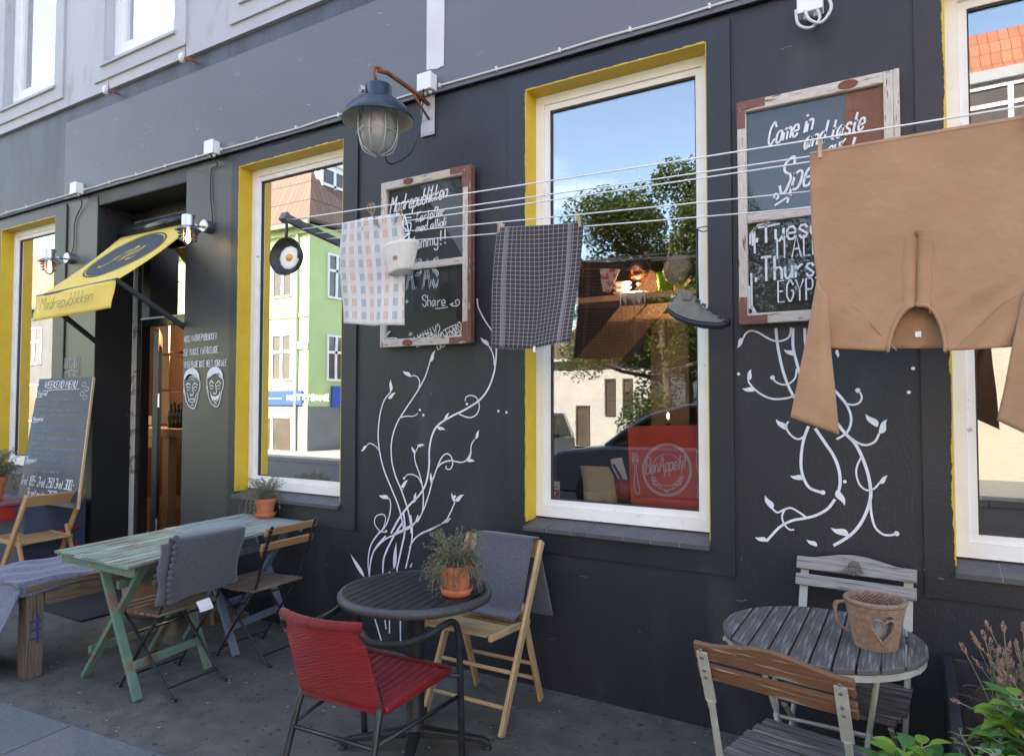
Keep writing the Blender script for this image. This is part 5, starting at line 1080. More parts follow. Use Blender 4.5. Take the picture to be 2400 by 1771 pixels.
# ---- bistro folding chairs
def bistro(name, label, loc, rz, steel, slat, seatm, arch=False, top=.85, w_=.40, grp=None, flat=False):
    t = thing(name, label, 'chair', loc, rz, grp, local=True); hw = w_/2-.02
    yb = lambda z: -.19-(z-.45)*.42*(.36/.40)*1.0      # lean of the back
    for sg in (-1, 1):
        x = sg*hw; m = MB(); P = lambda y, z: V3((x, y, z))
        if flat:
            m.beam(P(yb(top-.01), top-.01), P(yb(.66), .66), .006, .034, up=(1, 0, 0)) if False else m.beam(P(yb(top-.055), top-.055), P(yb(.66), .66), .034, .006, up=(0, -1, .3))
            m.tube([P(yb(.665), .665), P(yb(.63), .63), P(-.21, .47), P(-.10, .34), P(.16, .0)], [.013, .011, .012, .011, .011], 8)
        else:
            m.beam(P(yb(top), top), P(yb(.60), .60), .020, .008, up=(0, -1, .3)); m.tube([P(yb(.61), .61), P(-.22, .50), P(-.18, .42), P(-.06, .28), P(.13, .015)], .0085, 8)
            m.tube(crom([P(.13, .015), P(.14, .004), P(.165, .006), P(.17, .018)], 3), .009, 6)
        m.build('back_post', steel, t)
        m = MB(); xi = sg*(hw-.022)
        m.tube([V3((xi, .17, .425)), V3((xi, .05, .33)), V3((xi, -.28, .015))], .0085 if not flat else .010, 8)
        if not flat: m.tube(crom([V3((xi, -.28, .015)), V3((xi, -.292, .004)), V3((xi, -.315, .005)), V3((xi, -.32, .016))], 3), .009, 6)
        m.build('leg', steel, t)
        m = MB(); m.beam((xi, -.20, .428), (xi, .18, .428), .018, .010); m.build('seat_rail', steel, t)
    for y, z, ww in ((.10, .06, hw), (-.25, .06, hw-.022), (.03, .315, hw-.02), (-.15, .40, hw)):
        m = MB(); m.tube([(-ww, y, z), (ww, y, z)], .006, 6); m.build('stretcher', steel, t)
    ns = 7
    for k in range(ns):
        y = -.185+k*.058; m = MB(); ww = w_/2-(.0 if k < 5 else .012*(k-4)); m.beam((-ww, y, .443+.004*math.cos(k)), (ww, y, .443+.004*math.cos(k)), .046, .016); m.build('seat_slat', seatm, t, bev=.004)
    zt = top-.005
    if arch:
        pts = []; n = 18; X = lambda s: -w_/2-.012+(w_+.024)*s
        prof = [V3((X(k/n), 0, -.0+.026+.028*max(0, math.sin(math.pi*min(1, max(0, (k/n-.12)/.76))))**1.4)) for k in range(n+1)]
        for zc, poly in ((zt-.055, [V3((X(k/n), 0, -.026+.018*math.sin(math.pi*k/n)*0)) for k in range(n+1)]+prof[::-1]), (zt-.124, [V3((X(0), 0, -.024)), V3((X(1), 0, -.024)), V3((X(1), 0, .024)), V3((X(0), 0, .024))])):
            m = MB(); y_ = yb(zc); sk = -.378; m.prism([V3((p.x, y_+.012+sk*p.z, zc+p.z)) for p in poly], (0, .017, .006)); m.build('back_slat', slat, t, bev=.004)
    else:
        for zc in (zt-.03, zt-.125):
            m = MB(); y_ = yb(zc)+.012; m.beam((-w_/2-.012, y_, zc), (w_/2+.012, y_, zc), .014, .05, up=(0, -.36, 1)); m.build('back_slat', slat, t, bev=.004)
    m = MB()
    for sg in (-1, 1):
        for zc in ((zt-.042, zt-.068, zt-.112, zt-.136) if arch else (zt-.018, zt-.042, zt-.112, zt-.138)):
            m.lathe((sg*hw, yb(zc)-.004, zc), [(.0055, 0), (.005, .003), (.001, .004)], 8, (0, -1, -.3))
    m.build('rivets', 'rivet', t)
    return t
bistro('folding_chair', 'black framed folding chair with brown slats, nearest the wall at the blue table', (-3.70, -.44, 0), R(92), 'black_steel', 'teak_brown', 'seat_brown', grp='black framed chairs at the slatted tables')
bistro('folding_chair', 'black framed folding chair under a grey felt blanket, tucked to the green table', (-3.75, -1.02, 0), R(92), 'black_steel', 'teak_brown', 'seat_brown', grp='black framed chairs at the slatted tables')
fc = bistro('garden_chair', 'cream metal chair with brown varnished back slats, in front of the round wooden table', (-.33, -1.0, 0), R(-10), 'cream_steel', 'varnish_worn', 'weathered_dark', True, .885, .44, 'cream garden chairs at the round wooden table', True)
bc = bistro('garden_chair', 'cream metal chair with grey weathered back and a carved rose, against the wall', (-.27, -.40, 0), R(176), 'cream_steel', 'weathered', 'weathered_dark', True, .93, .45, 'cream garden chairs at the round wooden table', True)
# carved rose
m = MB(); yb_ = -.19-(.855-.45)*.378; C0 = V3((0, yb_+.028, .882)); rn = []
for k in range(40): a = k*.42; r = .004+.0006*k; rn.append(C0+V3((math.cos(a)*r, -.378*math.sin(a)*r, math.sin(a)*r)))
m.tube(rn, .0022, 5)
for a0 in (-2.6, -2.1, -1.57, -1.0, -.5): m.tube(crom([C0+V3((math.cos(a0-.35)*.026, 0, math.sin(a0-.35)*.022)), C0+V3((math.cos(a0)*.046, .012, math.sin(a0)*.034)), C0+V3((math.cos(a0+.35)*.026, 0, math.sin(a0+.35)*.022))], 4), .002, 5)
m.build('carved_rose', 'weathered_dark', bc)
# ---- blanket over the second folding chair
def drape(label, fn, nu, nv, mt, cat='blanket', name='felt_blanket', grp=None, scal=None):
    t = thing(name, label, cat, fn(.5, .5), group=grp)
    m = MB(); m.sheet(fn, nu, nv, th=.007); b = m.build('cloth', mt, t, smooth=True)
    if scal:
        m = MB()
        for k in range(scal[1]): p = fn(scal[0], (k+.5)/scal[1]); q = fn(scal[0]+(.001 if scal[0] < .5 else -.001), (k+.5)/scal[1]); m.lathe(p-V3((0, 0, 0)), [(.017, 0), (.013, .006), (.001, .008)], 10, scal[2])
        m.build('scalloped_edge', mt, t, smooth=True)
    return t
xb, zb_ = -3.365, .882
def bl2(s, q):       # s along the back (y), q over the top: 0 outer bottom -> 1 inner bottom
    y = -1.265+.43*s
    if q < .62: t_ = 1-q/.62; x = xb+.062-.03*t_-.0*s+.012*math.sin(s*9)*t_; x = xb+.045+.015*math.sin(s*3+t_*2)-.035*t_; z = zb_-.30*t_-.03*s*t_*0+.01*math.sin(s*6)*t_; z -= .03*(1-s)*t_
    else: t_ = (q-.62)/.38; x = xb-.01-.03*math.sin(t_*1.57)-.05*t_; z = zb_-.25*t_
    k = abs(q-.62)/.05
    if k < 1: z += .012*(1-k*k)
    return V3((x, y-.012*math.sin(q*8), z))
drape('slate grey felt blanket with scalloped edge hanging over the folding chair by the green table', bl2, 24, 50, 'felt_grey', grp='felt blankets on the seats', scal=(0, 17, (1, -.3, 0)))
def bl2b(s, q):
    y = -1.30+.07*s; t_ = q; return V3((xb+.02+.02*math.sin(s*5)-.03*t_-.03*(1-s), y+.006*math.sin(q*11), zb_-.015-.32*t_))
m = MB(); m.sheet(bl2b, 8, 20, th=.006); o = [q for q in bpy.data.objects if q.name.startswith('felt_blanket')][0]; m.build('fold', 'felt_grey', o, smooth=True)
m = MB(); p = V3((-3.35, -1.11, .525)); m.prism([p, p+V3((0, .08, .004)), p+V3((.03, .08, -.03)), p+V3((.03, 0, -.034))], (0, 0, .003)); m.prism([p+V3((.031, 0, -.034)), p+V3((.031, .08, -.03)), p+V3((.034, .08, -.045)), p+V3((.034, 0, -.048))], (.002, 0, 0))
m.build('care_label', 'white_plastic', o)
# ---- folding wooden chairs
def woodchair(label, loc, rz, mt, grp='folding wooden chairs'):
    t = thing('wooden_chair', label, 'chair', loc, rz, grp, local=True)
    for sg in (-1, 1):
        x = sg*.228; m = MB(); m.beam((x, -.27, .86), (x, .155, .0), .022, .048, up=(0, 1, .4)); m.build('long_leg', mt, t, bev=.008)
        x = sg*.203; m = MB(); m.beam((x, -.095, .56), (x, -.31, .0), .020, .040, up=(0, 1, -.4)); m.build('short_leg', mt, t, bev=.006)
        m = MB(); m.beam((sg*.203, -.17, .458), (sg*.203, .222, .482), .022, .034); m.build('seat_rail', mt, t, bev=.005)
    for k in range(9):
        y = -.165+k*.047; m = MB(); m.beam((-.19, y, .462+.0037*k-.010*math.sin(k*.39)), (.19, y, .462+.0037*k-.010*math.sin(k*.39)), .036, .013); m.build('seat_slat', mt, t, bev=.003)
    m = MB(); n = 12
    m.sheet(lambda s, q: V3((-.217+.434*s, -.275+.19*.0-.030*math.sin(math.pi*s)-(-.05)*q*0+q*.042, .858-q*.085)), n, 3, th=.016); m.build('top_rail', mt, t, smooth=False)
    m = MB(); m.lathe((0, -.294, .815), [(.0, 0), (.012, .0), (.012, .005)], 12, (0, -1, .4)); m.build('grip_hole', 'gasket', t)
    for x, y, z in ((.217, .10, .115), (.217, .03, .26), (.195, -.26, .13), (.195, -.225, .22)):
        m = MB(); m.tube([(-x, y, z), (x, y, z)], .0105, 8); m.build('rung', mt, t, smooth=True)
    return t
woodchair('pine folding chair with a grey blanket over its back, right of the black table', (-1.965, -.455, 0), R(181), 'pine')
woodchair('warm brown folding chair with a slotted top rail, behind the bench at the far left', (-6.36, -.53, 0), R(97), 'beech_warm')
bx0, bx1, yt, zt_ = -2.12, -1.76, -.19, .872
def bl3(s, q):
    x = bx0+(bx1-bx0)*s+.008*math.sin(q*7)
    if q < .60:
        t_ = 1-q/.60; z = zt_-.40*t_; y = yt-.035-.17*t_**1.05-.03*math.sin(t_*3)*s
        if t_ > .86: y -= (t_-.86)*.35; z += (t_-.86)*.28
    else: t_ = (q-.60)/.40; z = zt_-.42*t_; y = yt+.035+.03*t_+.010*math.sin(s*5+t_*3); x += .035*t_*(s-.5)+.03*t_
    k = abs(q-.60)/.05
    if k < 1: z += .014*(1-k*k)
    return V3((x, y, z))
drape('charcoal felt blanket hung over the back of the pine chair', bl3, 20, 54, 'felt_grey', grp='felt blankets on the seats')
# ---- red woven armchair
mr = mat('red_weave', (.31, .013, .019), (.40, .022, .026), .38, 12, (.3, .7))
def weave():
    nt = mr.node_tree; b = nt.nodes['Principled BSDF']; tc = _n(nt, 'TexCoord'); mp = _n(nt, 'Mapping'); mp.inputs['Scale'].default_value = (1, 1, 1)
    wv = _n(nt, 'TexWave'); wv.inputs['Scale'].default_value = 60; wv.inputs['Distortion'].default_value = 1.6; wv.inputs['Detail'].default_value = 1; wv.inputs['Detail Scale'].default_value = 6; wv.bands_direction = 'Y'
    bp = _n(nt, 'Bump'); bp.inputs['Strength'].default_value = .9; bp.inputs['Distance'].default_value = .004
    nt.links.new(tc.outputs['UV'], wv.inputs[0]); nt.links.new(wv.outputs[1], bp.inputs['Height']); nt.links.new(bp.outputs[0], b.inputs['Normal'])
weave()
rc = thing('woven_armchair', 'black tube armchair with dark red woven seat, in front of the black round table', 'armchair', (-2.005, -1.185, 0), R(3), local=True)
def seatf(s, q):
    x = (s-.5)*(.42+.05*q); y = -.215+.44*q; z = .420+.012*q-.022*math.sin(math.pi*s)*math.sin(math.pi*min(1, q*1.1))-.004+.009*abs(math.sin((s+.0*q)*math.pi*11))
    if q > .93: z -= (q-.93)**2*5
    return V3((x, y, z))
m = MB(); m.sheet(seatf, 88, 30, su=.45, sv=.44, th=.008); m.build('seat', 'red_weave', rc, smooth=True)
def backf(s, q):
    w_ = .40+.02*(1-q); x = (s-.5)*w_; bow_ = -.045*(1-(2*s-1)**2)*q; y = -.225-.115*q+bow_; z = .415+.345*q
    return V3((x+.0, y+.0025*math.sin(q*150)*math.sin(s*60), z))
m = MB(); m.sheet(backf, 60, 110, su=.4, sv=.36, th=.010); m.build('backrest', 'red_weave', rc, smooth=True)
m = MB(); m.tube([backf(k/24, 1.0)+V3((0, .004, .006)) for k in range(25)], .0175, 12); m.build('top_roll', 'red_weave', rc, smooth=True)
m = MB(); m.tube([V3((-.215, -.21, .415)), V3((-.235, .20, .425)), V3((-.225, .226, .425)), V3((.225, .226, .425)), V3((.235, .20, .425)), V3((.215, -.21, .415))], .0155, 10); m.tube([V3((-.2, -.222, .412)), V3((.2, -.222, .412))], .0155, 8); m.build('seat_roll', 'red_weave', rc, smooth=True)
for sg in (-1, 1):
    m = MB(); m.tube(crom([V3((sg*.195, -.335, .745)), V3((sg*.215, -.30, .70)), V3((sg*.25, -.16, .655)), V3((sg*.272, .0, .648)), V3((sg*.280, .10, .662)), V3((sg*.283, .165, .655)), V3((sg*.283, .205, .60)), V3((sg*.280, .225, .45)), V3((sg*.275, .245, .2)), V3((sg*.272, .258, .0))], 6), .0150, 10); m.build('arm', 'black_steel', rc, smooth=True)
    m = MB(); m.tube(crom([V3((sg*.175, -.222, .50)), V3((sg*.195, -.218, .43)), V3((sg*.205, -.245, .36)), V3((sg*.225, -.35, .0))], 6), .0135, 10); m.build('leg', 'black_steel', rc, smooth=True)
    m = MB(); m.tube([V3((sg*.212, -.262, .30)), V3((sg*.277, .235, .32))], .009, 8); m.build('stretcher', 'black_steel', rc, smooth=True)
    m = MB(); m.tube([V3((sg*.22, .2, .41)), V3((sg*.281, .218, .41))], .010, 8); m.build('bracket', 'black_steel', rc)
m = MB(); m.tube([V3((-.212, -.268, .29)), V3((.212, -.268, .29))], .009, 8); m.build('stretcher', 'black_steel', rc, smooth=True)
# ---- black round pedestal table
tc_ = V3((-2.025, -.895, 0)); rt = thing('pedestal_table', 'black round metal table with slatted top on one pedestal', 'table', tc_); Rr = .352; zt = .732
m = MB(); d = (G(1008, 1336, .73)-G(842, 1414, .73)).normalized(); n_ = V3((-d.y, d.x, 0)); k = -7
mat('table_black', (.012, .012, .013), (.020, .020, .022), .55, 18); mat('table_rim', (.040, .040, .042), (.06, .06, .062), .55, 60, bump=.2, bscale=200)
pw = .047
while k <= 7:
    c0 = k*pw; h0, h1 = c0-pw/2+.002, c0+pw/2-.002
    if abs(c0)+pw/2 < Rr-.01 or True:
        e0 = max(0, (Rr-.022)**2-h0*h0)**.5; e1 = max(0, (Rr-.022)**2-h1*h1)**.5
        if min(e0, e1) > .02:
            q = [tc_+n_*h0-d*e0, tc_+n_*h1-d*e1, tc_+n_*h1+d*e1, tc_+n_*h0+d*e0]; m.prism([p+V3((0, 0, zt-.012)) for p in q], (0, 0, .012))
    k += 1
m.build('slatted_top', 'table_black', rt, bev=.0015)
m = MB(); m.lathe(tc_+V3((0, 0, zt)), [(Rr-.025, -.014), (Rr-.024, .001), (Rr-.016, .003), (Rr-.004, -.001), (Rr+.004, -.010), (Rr+.005, -.022), (Rr, -.036), (Rr-.010, -.040), (Rr-.028, -.034)], 72); m.build('rim', 'table_rim', rt, smooth=True)
m = MB(); m.lathe(tc_, [(.0, zt-.016), (Rr-.03, zt-.018), (.06, zt-.03), (.042, zt-.06), (.042, .105), (.055, .09)], 28); m.build('pedestal', 'table_black', rt, smooth=True)
for k in range(4):
    a = math.atan2(.16, .27)+k*math.pi/2; dv = V3((math.cos(a), math.sin(a), 0)); m = MB(); m.beam(tc_+V3((0, 0, .085)), tc_+dv*.30+V3((0, 0, .045)), .06, .04, tp=.55); m.beam(tc_+dv*.295+V3((0, 0, .046)), tc_+dv*.345+V3((0, 0, .022)), .034, .028)
    m.lathe(tc_+dv*.335, [(.022, .0), (.022, .012), (.012, .02)], 12); m.build('foot', 'table_black', rt, bev=.006)
# ---- round wooden table
wc = V3((-.325, -.62, 0)); wt = thing('round_table', 'round table of grey weathered slats on thin cream metal legs', 'table', wc); Rw = .348; zw = .738
d = (G(1764, 1434, .73)-G(1708, 1508, .73)).normalized(); n_ = V3((d.y, -d.x, 0)); nsl = 10; pw = 2*Rw/nsl
for k in range(nsl):
    h0 = -Rw+k*pw+.003; h1 = h0+pw-.006; N = 7; A_, B_ = [], []
    for j in range(N+1):
        h = h0+(h1-h0)*j/N; e = max(.0, Rw*Rw-h*h)**.5; A_.append(wc+n_*h+d*e); B_.append(wc+n_*h-d*e)
    m = MB(); m.prism([p+V3((0, 0, zw-.020)) for p in [A_[-1]]+B_[::-1]+A_[:-1]], (0, 0, .020)); o = m.build('slat', 'weathered_dark', wt, bev=.003)
m = MB(); m.lathe(wc+V3((0, 0, zw)), [(Rw-.012, -.021), (Rw-.006, -.021), (Rw-.006, -.044), (Rw-.012, -.044), (Rw-.012, -.021)], 60); m.build('rim_band', 'cream_steel', wt, smooth=False)
m = MB()
for h in (-.15, .15): m.beam(wc+n_*-.32+d*h+V3((0, 0, zw-.028)), wc+n_*.32+d*h+V3((0, 0, zw-.028)), .022, .012)
m.build('cross_bar', 'cream_steel', wt)
for sx in (-1, 1):
    for sy in (-1, 1):
        m = MB(); a = wc+V3((sx*.20, sy*.17, zw-.03)); b = wc+V3((sx*.20-(sx*.03), -sy*.24, .0)); m.tube([a, a.lerp(b, .5)+V3((-sx*.035, 0, 0)), b], .010, 8); m.build('leg', 'cream_steel', wt, smooth=True)
m = MB(); m.tube([wc+V3((-.17, .0, .40)), wc+V3((.17, 0, .40))], .007, 6); m.build('stretcher', 'cream_steel', wt)
# ---- wicker basket with a heart opening
bk_ = V3((-.140, -.66, zw)); ba = thing('wicker_basket', 'round wicker basket with a heart shaped opening, on the wooden table', 'basket', bk_)
mat('wicker', (.20, .12, .08), (.30, .20, .14), .75, 60, (.35, .65), bump=.3, bscale=120)
view = math.atan2(CAM.y-bk_.y, CAM.x-bk_.x)+.30
def heart(a, z):
    x = (a/.37); y = (z-.077)/.041; x *= 1.0
    return (x*x+y*y-1)**3-x*x*y**3*1.0 < 0
m = MB(); NA, NZ, Hb = 132, 84, .158
def br_(z): return .066+.030*(z/Hb)
def bp(i, j):
    a = 2*math.pi*i/NA; z = Hb*j/NZ; r = br_(z)+.0032*math.cos(math.pi*(i/2.))*(1 if (j//3) % 2 else -1)*(1-abs((j % 3)-1)*.0)+.0016*math.cos(2*math.pi*j/3)
    return bk_+V3((math.cos(a)*r, math.sin(a)*r, z))
ix = {}
for i in range(NA):
    for j in range(NZ+1): ix[i, j] = len(m.v); m.v.append(bp(i, j))
for i in range(NA):
    for j in range(NZ):
        a = 2*math.pi*(i+.5)/NA; da = (a-view+math.pi) % (2*math.pi)-math.pi; z = Hb*(j+.5)/NZ
        if heart(da, z): continue
        i2 = (i+1) % NA; m.face((ix[i, j], ix[i2, j], ix[i2, j+1], ix[i, j+1]), ((0, 0), (.01, 0), (.01, .01), (0, .01)))
o = m.build('woven_side', 'wicker', ba, smooth=True); md = o.modifiers.new('thickness', 'SOLIDIFY'); md.thickness = .006; md.offset = -1
m = MB(); hp = []
for k in range(48):
    t_ = k/48*2*math.pi; hx = 16*math.sin(t_)**3/16; hy = (13*math.cos(t_)-5*math.cos(2*t_)-2*math.cos(3*t_)-math.cos(4*t_))/16
    a = view+hx*.45; z = .078+hy*.050; r = br_(z)+.002; hp.append(bk_+V3((math.cos(a)*r, math.sin(a)*r, z)))
m.tube(hp, .0045, 6, closed=True); m.build('heart_rim', 'wicker', ba, smooth=True)
m = MB()
for k_ in range(5):
    m.tube([bk_+V3((math.cos(a*.1309)*(br_(Hb)+.004*math.cos(a*1.3+k_*1.25)), math.sin(a*.1309)*(br_(Hb)+.004*math.cos(a*1.3+k_*1.25)), Hb+.003+.006*math.sin(a*1.3+k_*1.25))) for a in range(48)], .0042, 5, closed=True)
m.build('braided_rim', 'wicker', ba, smooth=True)
m = MB(); ha = view-1.75; hd = V3((math.cos(ha), math.sin(ha), 0))
for q in range(4): m.tube(crom([bk_+hd*(.088+.003*q)+V3((0, .003*q, .146)), bk_+hd*(.120+.003*q)+V3((0, 0, .138)), bk_+hd*.127+V3((0, .003*q, .095)), bk_+hd*(.106)+V3((0, 0, .055)), bk_+hd*.074+V3((0, .002*q, .04))], 5), .005, 6)
m.build('handle', 'wicker', ba, smooth=True)
m = MB(); m.lathe(bk_, [(.001, .004), (.064, .004), (.064, .010), (.001, .010)], 30); m.build('bottom', 'wicker', ba)
jr = thing('glass_jar', 'clear glass candle jar standing inside the wicker basket', 'jar', bk_+V3((0, 0, .01)))
m = MB(); m.lathe(bk_, [(.001, .012), (.042, .012), (.050, .03), (.053, .12), (.053, .128), (.050, .128), (.047, .035), (.001, .022)], 32); m.build('glass', 'cloudy_glass', jr, smooth=True)
m = MB(); m.lathe(bk_, [(.001, .055), (.022, .055), (.025, .045), (.025, .024), (.001, .024)], 24); m.build('tea_light', 'white_plastic', jr, smooth=True)
# ---- potted thyme
foliage('thyme', (.12, .14, .085), (.22, .24, .15)); mat('twig', (.16, .11, .07), (.24, .18, .12), .9, 30)
def thyme(base, s, label, seed, droop=.6, n=120, saucer=True):
    rnd = random.Random(seed); t = thing('potted_thyme', label, 'potted plant', base, group='terracotta pots of thyme'); b = V3(base)
    z0 = 0
    if saucer: m = MB(); m.lathe(b, [(.001, .001), (.056*s, .001), (.068*s, .032*s), (.064*s, .032*s), (.054*s, .006), (.001, .005)], 30); m.build('saucer', 'terracotta', t, smooth=True); z0 = .006
    m = MB(); m.lathe(b+V3((0, 0, z0)), [(.001, 0), (.046*s, 0), (.060*s, .085*s), (.066*s, .086*s), (.069*s, .115*s), (.064*s, .117*s), (.060*s, .105*s), (.001, .10*s)], 32); m.build('pot', 'terracotta', t, smooth=False, bev=.002)
    tw, lf = MB(), MB(); zt2 = z0+.105*s
    for k in range(n):
        a = rnd.uniform(0, 6.283); r0_ = rnd.uniform(0, .05)*s; p = b+V3((math.cos(a)*r0_, math.sin(a)*r0_, zt2)); dr = rnd.random() < droop
        out = rnd.uniform(.03, .095)*s; up_h = rnd.uniform(.03, .115)*s if not dr else rnd.uniform(.02, .05)*s
        pts = [p, p+V3((math.cos(a)*out*.5, math.sin(a)*out*.5, up_h)), p+V3((math.cos(a)*out*1.05, math.sin(a)*out*1.05, up_h*(1.3 if not dr else .4)))]
        if dr: pts.append(p+V3((math.cos(a)*out*1.25, math.sin(a)*out*1.25, -rnd.uniform(.0, .10)*s)))
        c = crom(pts, 4); tw.tube(c, .0009*s, 3, cap=False)
        for q in c[2:]:
            for _ in range(3):
                o_ = V3((rnd.gauss(0, 1), rnd.gauss(0, 1), rnd.gauss(0, 1)))*.0035*s; d_ = V3((rnd.gauss(0, 1), rnd.gauss(0, 1), rnd.gauss(0, .8))).normalized(); e_ = d_.cross(V3((rnd.random(), rnd.random(), 1))).normalized(); l_ = rnd.uniform(.006, .011)*s
                lf.quad(q+o_-d_*l_*.2, q+o_+d_*l_*.4-e_*l_*.35, q+o_+d_*l_, q+o_+d_*l_*.4+e_*l_*.35)
    tw.build('stems', 'twig', t); lf.build('foliage', 'thyme', t)
    return t
thyme(G(1070, 1392, .735), 1.12, 'terracotta pot of straggly thyme on the black round table', 11, .5, 210)
thyme(G(622, 1211, .772)+V3((0, .0, 0)), 1.12, 'terracotta pot of thyme at the wall end of the blue table', 12, .25, 170)
# ---- far left: red table, third pot, menu board
mat('red_metal', (.36, .02, .02), (.42, .03, .025), .4, 10)
rtb = thing('red_table', 'dark red metal table at the left edge of the picture', 'table', (-7.0, -.65, 0))
m = MB(); m.box(-7.5, -6.62, -.95, -.38, .72, .745); m.build('top', mat('red_top', (.20, .05, .06), (.26, .08, .08), .5, 8), rtb, bev=.005)
m = MB(); m.box(-7.47, -6.65, -.92, -.41, .60, .718); m.build('apron', 'red_metal', rtb, bev=.004)
for x, y in ((-7.42, -.87), (-6.70, -.87), (-7.42, -.46), (-6.70, -.46)): m = MB(); m.beam((x, y, 0), (x, y, .6), .04, .04, up=(0, 1, 0)); m.build('leg', 'red_metal', rtb)
thyme((-6.93, -.62, .747), 1.75, 'terracotta pot of thyme on the red table at the far left', 13, .1, 150, False)
rs = thing('red_stool', 'red painted metal stool behind the warm brown chair', 'stool', (-6.6, -.2, 0))
m = MB(); m.lathe((-6.62, -.18, .46), [(.001, .02), (.15, .02), (.16, .01), (.15, .0), (.001, .0)], 24); m.build('seat', 'red_metal', rs, smooth=True)
for k in range(4):
    a = k*1.571+.5; m = MB(); m.tube([(-6.62+math.cos(a)*.11, -.18+math.sin(a)*.11, .46), (-6.62+math.cos(a)*.17, -.18+math.sin(a)*.17, 0)], .014, 8); m.build('leg', 'red_metal', rs, smooth=True)
mbt = thing('menu_board', 'tall leaning chalkboard headed WEEKEND MENU, left of the open door', 'menu board', (-7.0, -.2, .62))
TLb, TRb = W(92, 888, .018), W(217, 883, .018); BLb = W(40, 1172, .40); BRb = BLb+(TRb-TLb)*1.03
def mbp(s, q, o=0.):
    return TLb.lerp(TRb, s).lerp(BLb.lerp(BRb, s), q)+bn*o
bn = (BLb-TLb).cross(TRb-TLb).normalized(); bn = bn if bn.y < 0 else -bn
m = MB(); m.prism([mbp(0, 0), mbp(1, 0), mbp(1, 1), mbp(0, 1)], bn*-.016); m.build('board', mat('menu_slate', (.040, .044, .056), (.060, .064, .078), .6, 3, (.3, .7)), mbt)
m = MB(); m.prism([mbp(1.001, 0), mbp(1.018, 0), mbp(1.018, 1), mbp(1.001, 1)], bn*-.018); m.build('edge', 'crate_wood', mbt)
ux_ = (TRb-TLb); uy_ = (TLb-BLb)
def mt_(m, s, a, q, wd, h, sl=.15, lw=.006, **k): write(m, s, mbp(a, q, .003), ux_, uy_, h, wd=wd*ux_.length, slant=sl, lw=lw, nrm=bn, **k)
m = MB(); mt_(m, 'WEEKEND MENU', .14, .085, .60, .075, lw=.011, smooth=False); m.ribbon([mbp(.12, .11, .003), mbp(.4, .10, .003), mbp(.80, .10, .003)], .006, bn)
mt_(m, 'Forret', .04, .15, .18, .05, lw=.008); mt_(m, 'Hovedret', .03, .365, .20, .045, lw=.007); mt_(m, 'Dessert', .03, .70, .20, .05, lw=.008)
for q in (.165, .38, .715): m.ribbon([mbp(.03, q, .003), mbp(.13, q-.004, .003)], .006, bn)
mt_(m, '1ret 185- 2ret 250 3ret 300,-', .02, .875, .92, .085, lw=.009); mt_(m, '3ret+vin 360,-', .14, .955, .58, .07, lw=.009)
for cx, cy in ((.87, .06), (.93, .10), (.86, .14), (.92, .17)):
    m.ribbon([mbp(cx+.035*math.cos(a*.7), cy+.018*math.sin(a*.7), .003) for a in range(10)], .004, bn)
m.build('chalk_text', 'chalk', mbt)
m = MB(); m2 = MB(); m3 = MB(); rw = random.Random(2)
def scr(mm, words, a, q, wd): mt_(mm, words, a, q, wd, .038, lw=.0045)
scr(m2, 'Carpaccio med parmesan og', .06, .195, .68); scr(m2, 'salat brunoise', .06, .235, .40); scr(m2, 'Cremet suppe med urter og brod', .06, .285, .86); scr(m2, 'Hummus grillet og smor salat', .06, .33, .80)
scr(m3, 'Kalvesteg med kartofler og gront', .06, .42, .90); scr(m3, 'sauce og salat', .06, .46, .36); scr(m3, 'Braiseret oksekod og persille', .06, .52, .82); scr(m3, 'rodvin', .06, .56, .16); scr(m3, 'En lammeret med gronne urter', .06, .60, .86); scr(m3, 'og sma kartofler', .06, .64, .48); scr(m3, 'Se ogsa vores menu og tavle', .06, .685, .84)
scr(m2, 'Creme brulee med is', .06, .77, .60)
m2.build('chalk_lines', 'chalk_dim', mbt); m3.build('chalk_blue_lines', 'chalk_blue', mbt)
cb_ = thing('blue_crate', 'dark blue wooden box under the leaning menu board', 'box', (-7.1, -.4, 0))
m = MB(); m.box(-7.62, -6.50, -.55, -.05, 0, BLb.z-.004); m.build('body', mat('navy_paint', (.045, .06, .10), (.06, .08, .13), .55, 6), cb_, bev=.006)
m = MB(); m.box(-7.64, -6.48, -.57, -.552, BLb.z-.05, BLb.z-.01); m.build('lip', 'navy_paint', cb_)
# ---- bench with felt cover
be = thing('pallet_bench', 'rough dark wooden bench at the left, half hidden by a violet grey felt cover', 'bench', (-4.75, -.9, 0))
bx = (-5.06, -4.43); by = (-1.44, -.20); zbn = .535
m = MB()
for k in range(5): x = bx[0]+.005+k*.126; m.box(x, x+.118, by[0]+.002, by[1], zbn-.035, zbn)
m.build('seat', 'pallet_wood', be, bev=.004)
m = MB(); m.box(bx[1]-.045, bx[1]-.005, by[0]+.10, by[1]-.1, zbn-.13, zbn-.036); m.build('rail', 'pallet_wood', be, bev=.004)
for x in (bx[0]+.05, bx[1]-.055):
    for y in (by[0]+.05, by[1]-.06): m = MB(); m.box(x-.05, x+.05, y-.048, y+.045, 0, zbn-.036); m.build('leg', 'pallet_wood', be, bev=.006)
m = MB(); m.box(bx[1]-.0045, bx[1]-.002, by[0]+.055, by[0]+.07, .20, .36)
for z in (.22, .27, .32): write(m, 'AMS', (bx[1]-.001, by[0]+.022, z), (0, 1, 0), (0, 0, 1), .03, lw=.004, nrm=(1, 0, 0), smooth=False) if False else m.box(bx[1]-.0046, bx[1]-.0015, by[0]+.02, by[0]+.08, z, z+.012)
m.build('blue_stamp', mat('stamp_blue', (.03, .04, .16), rough=.8), be)
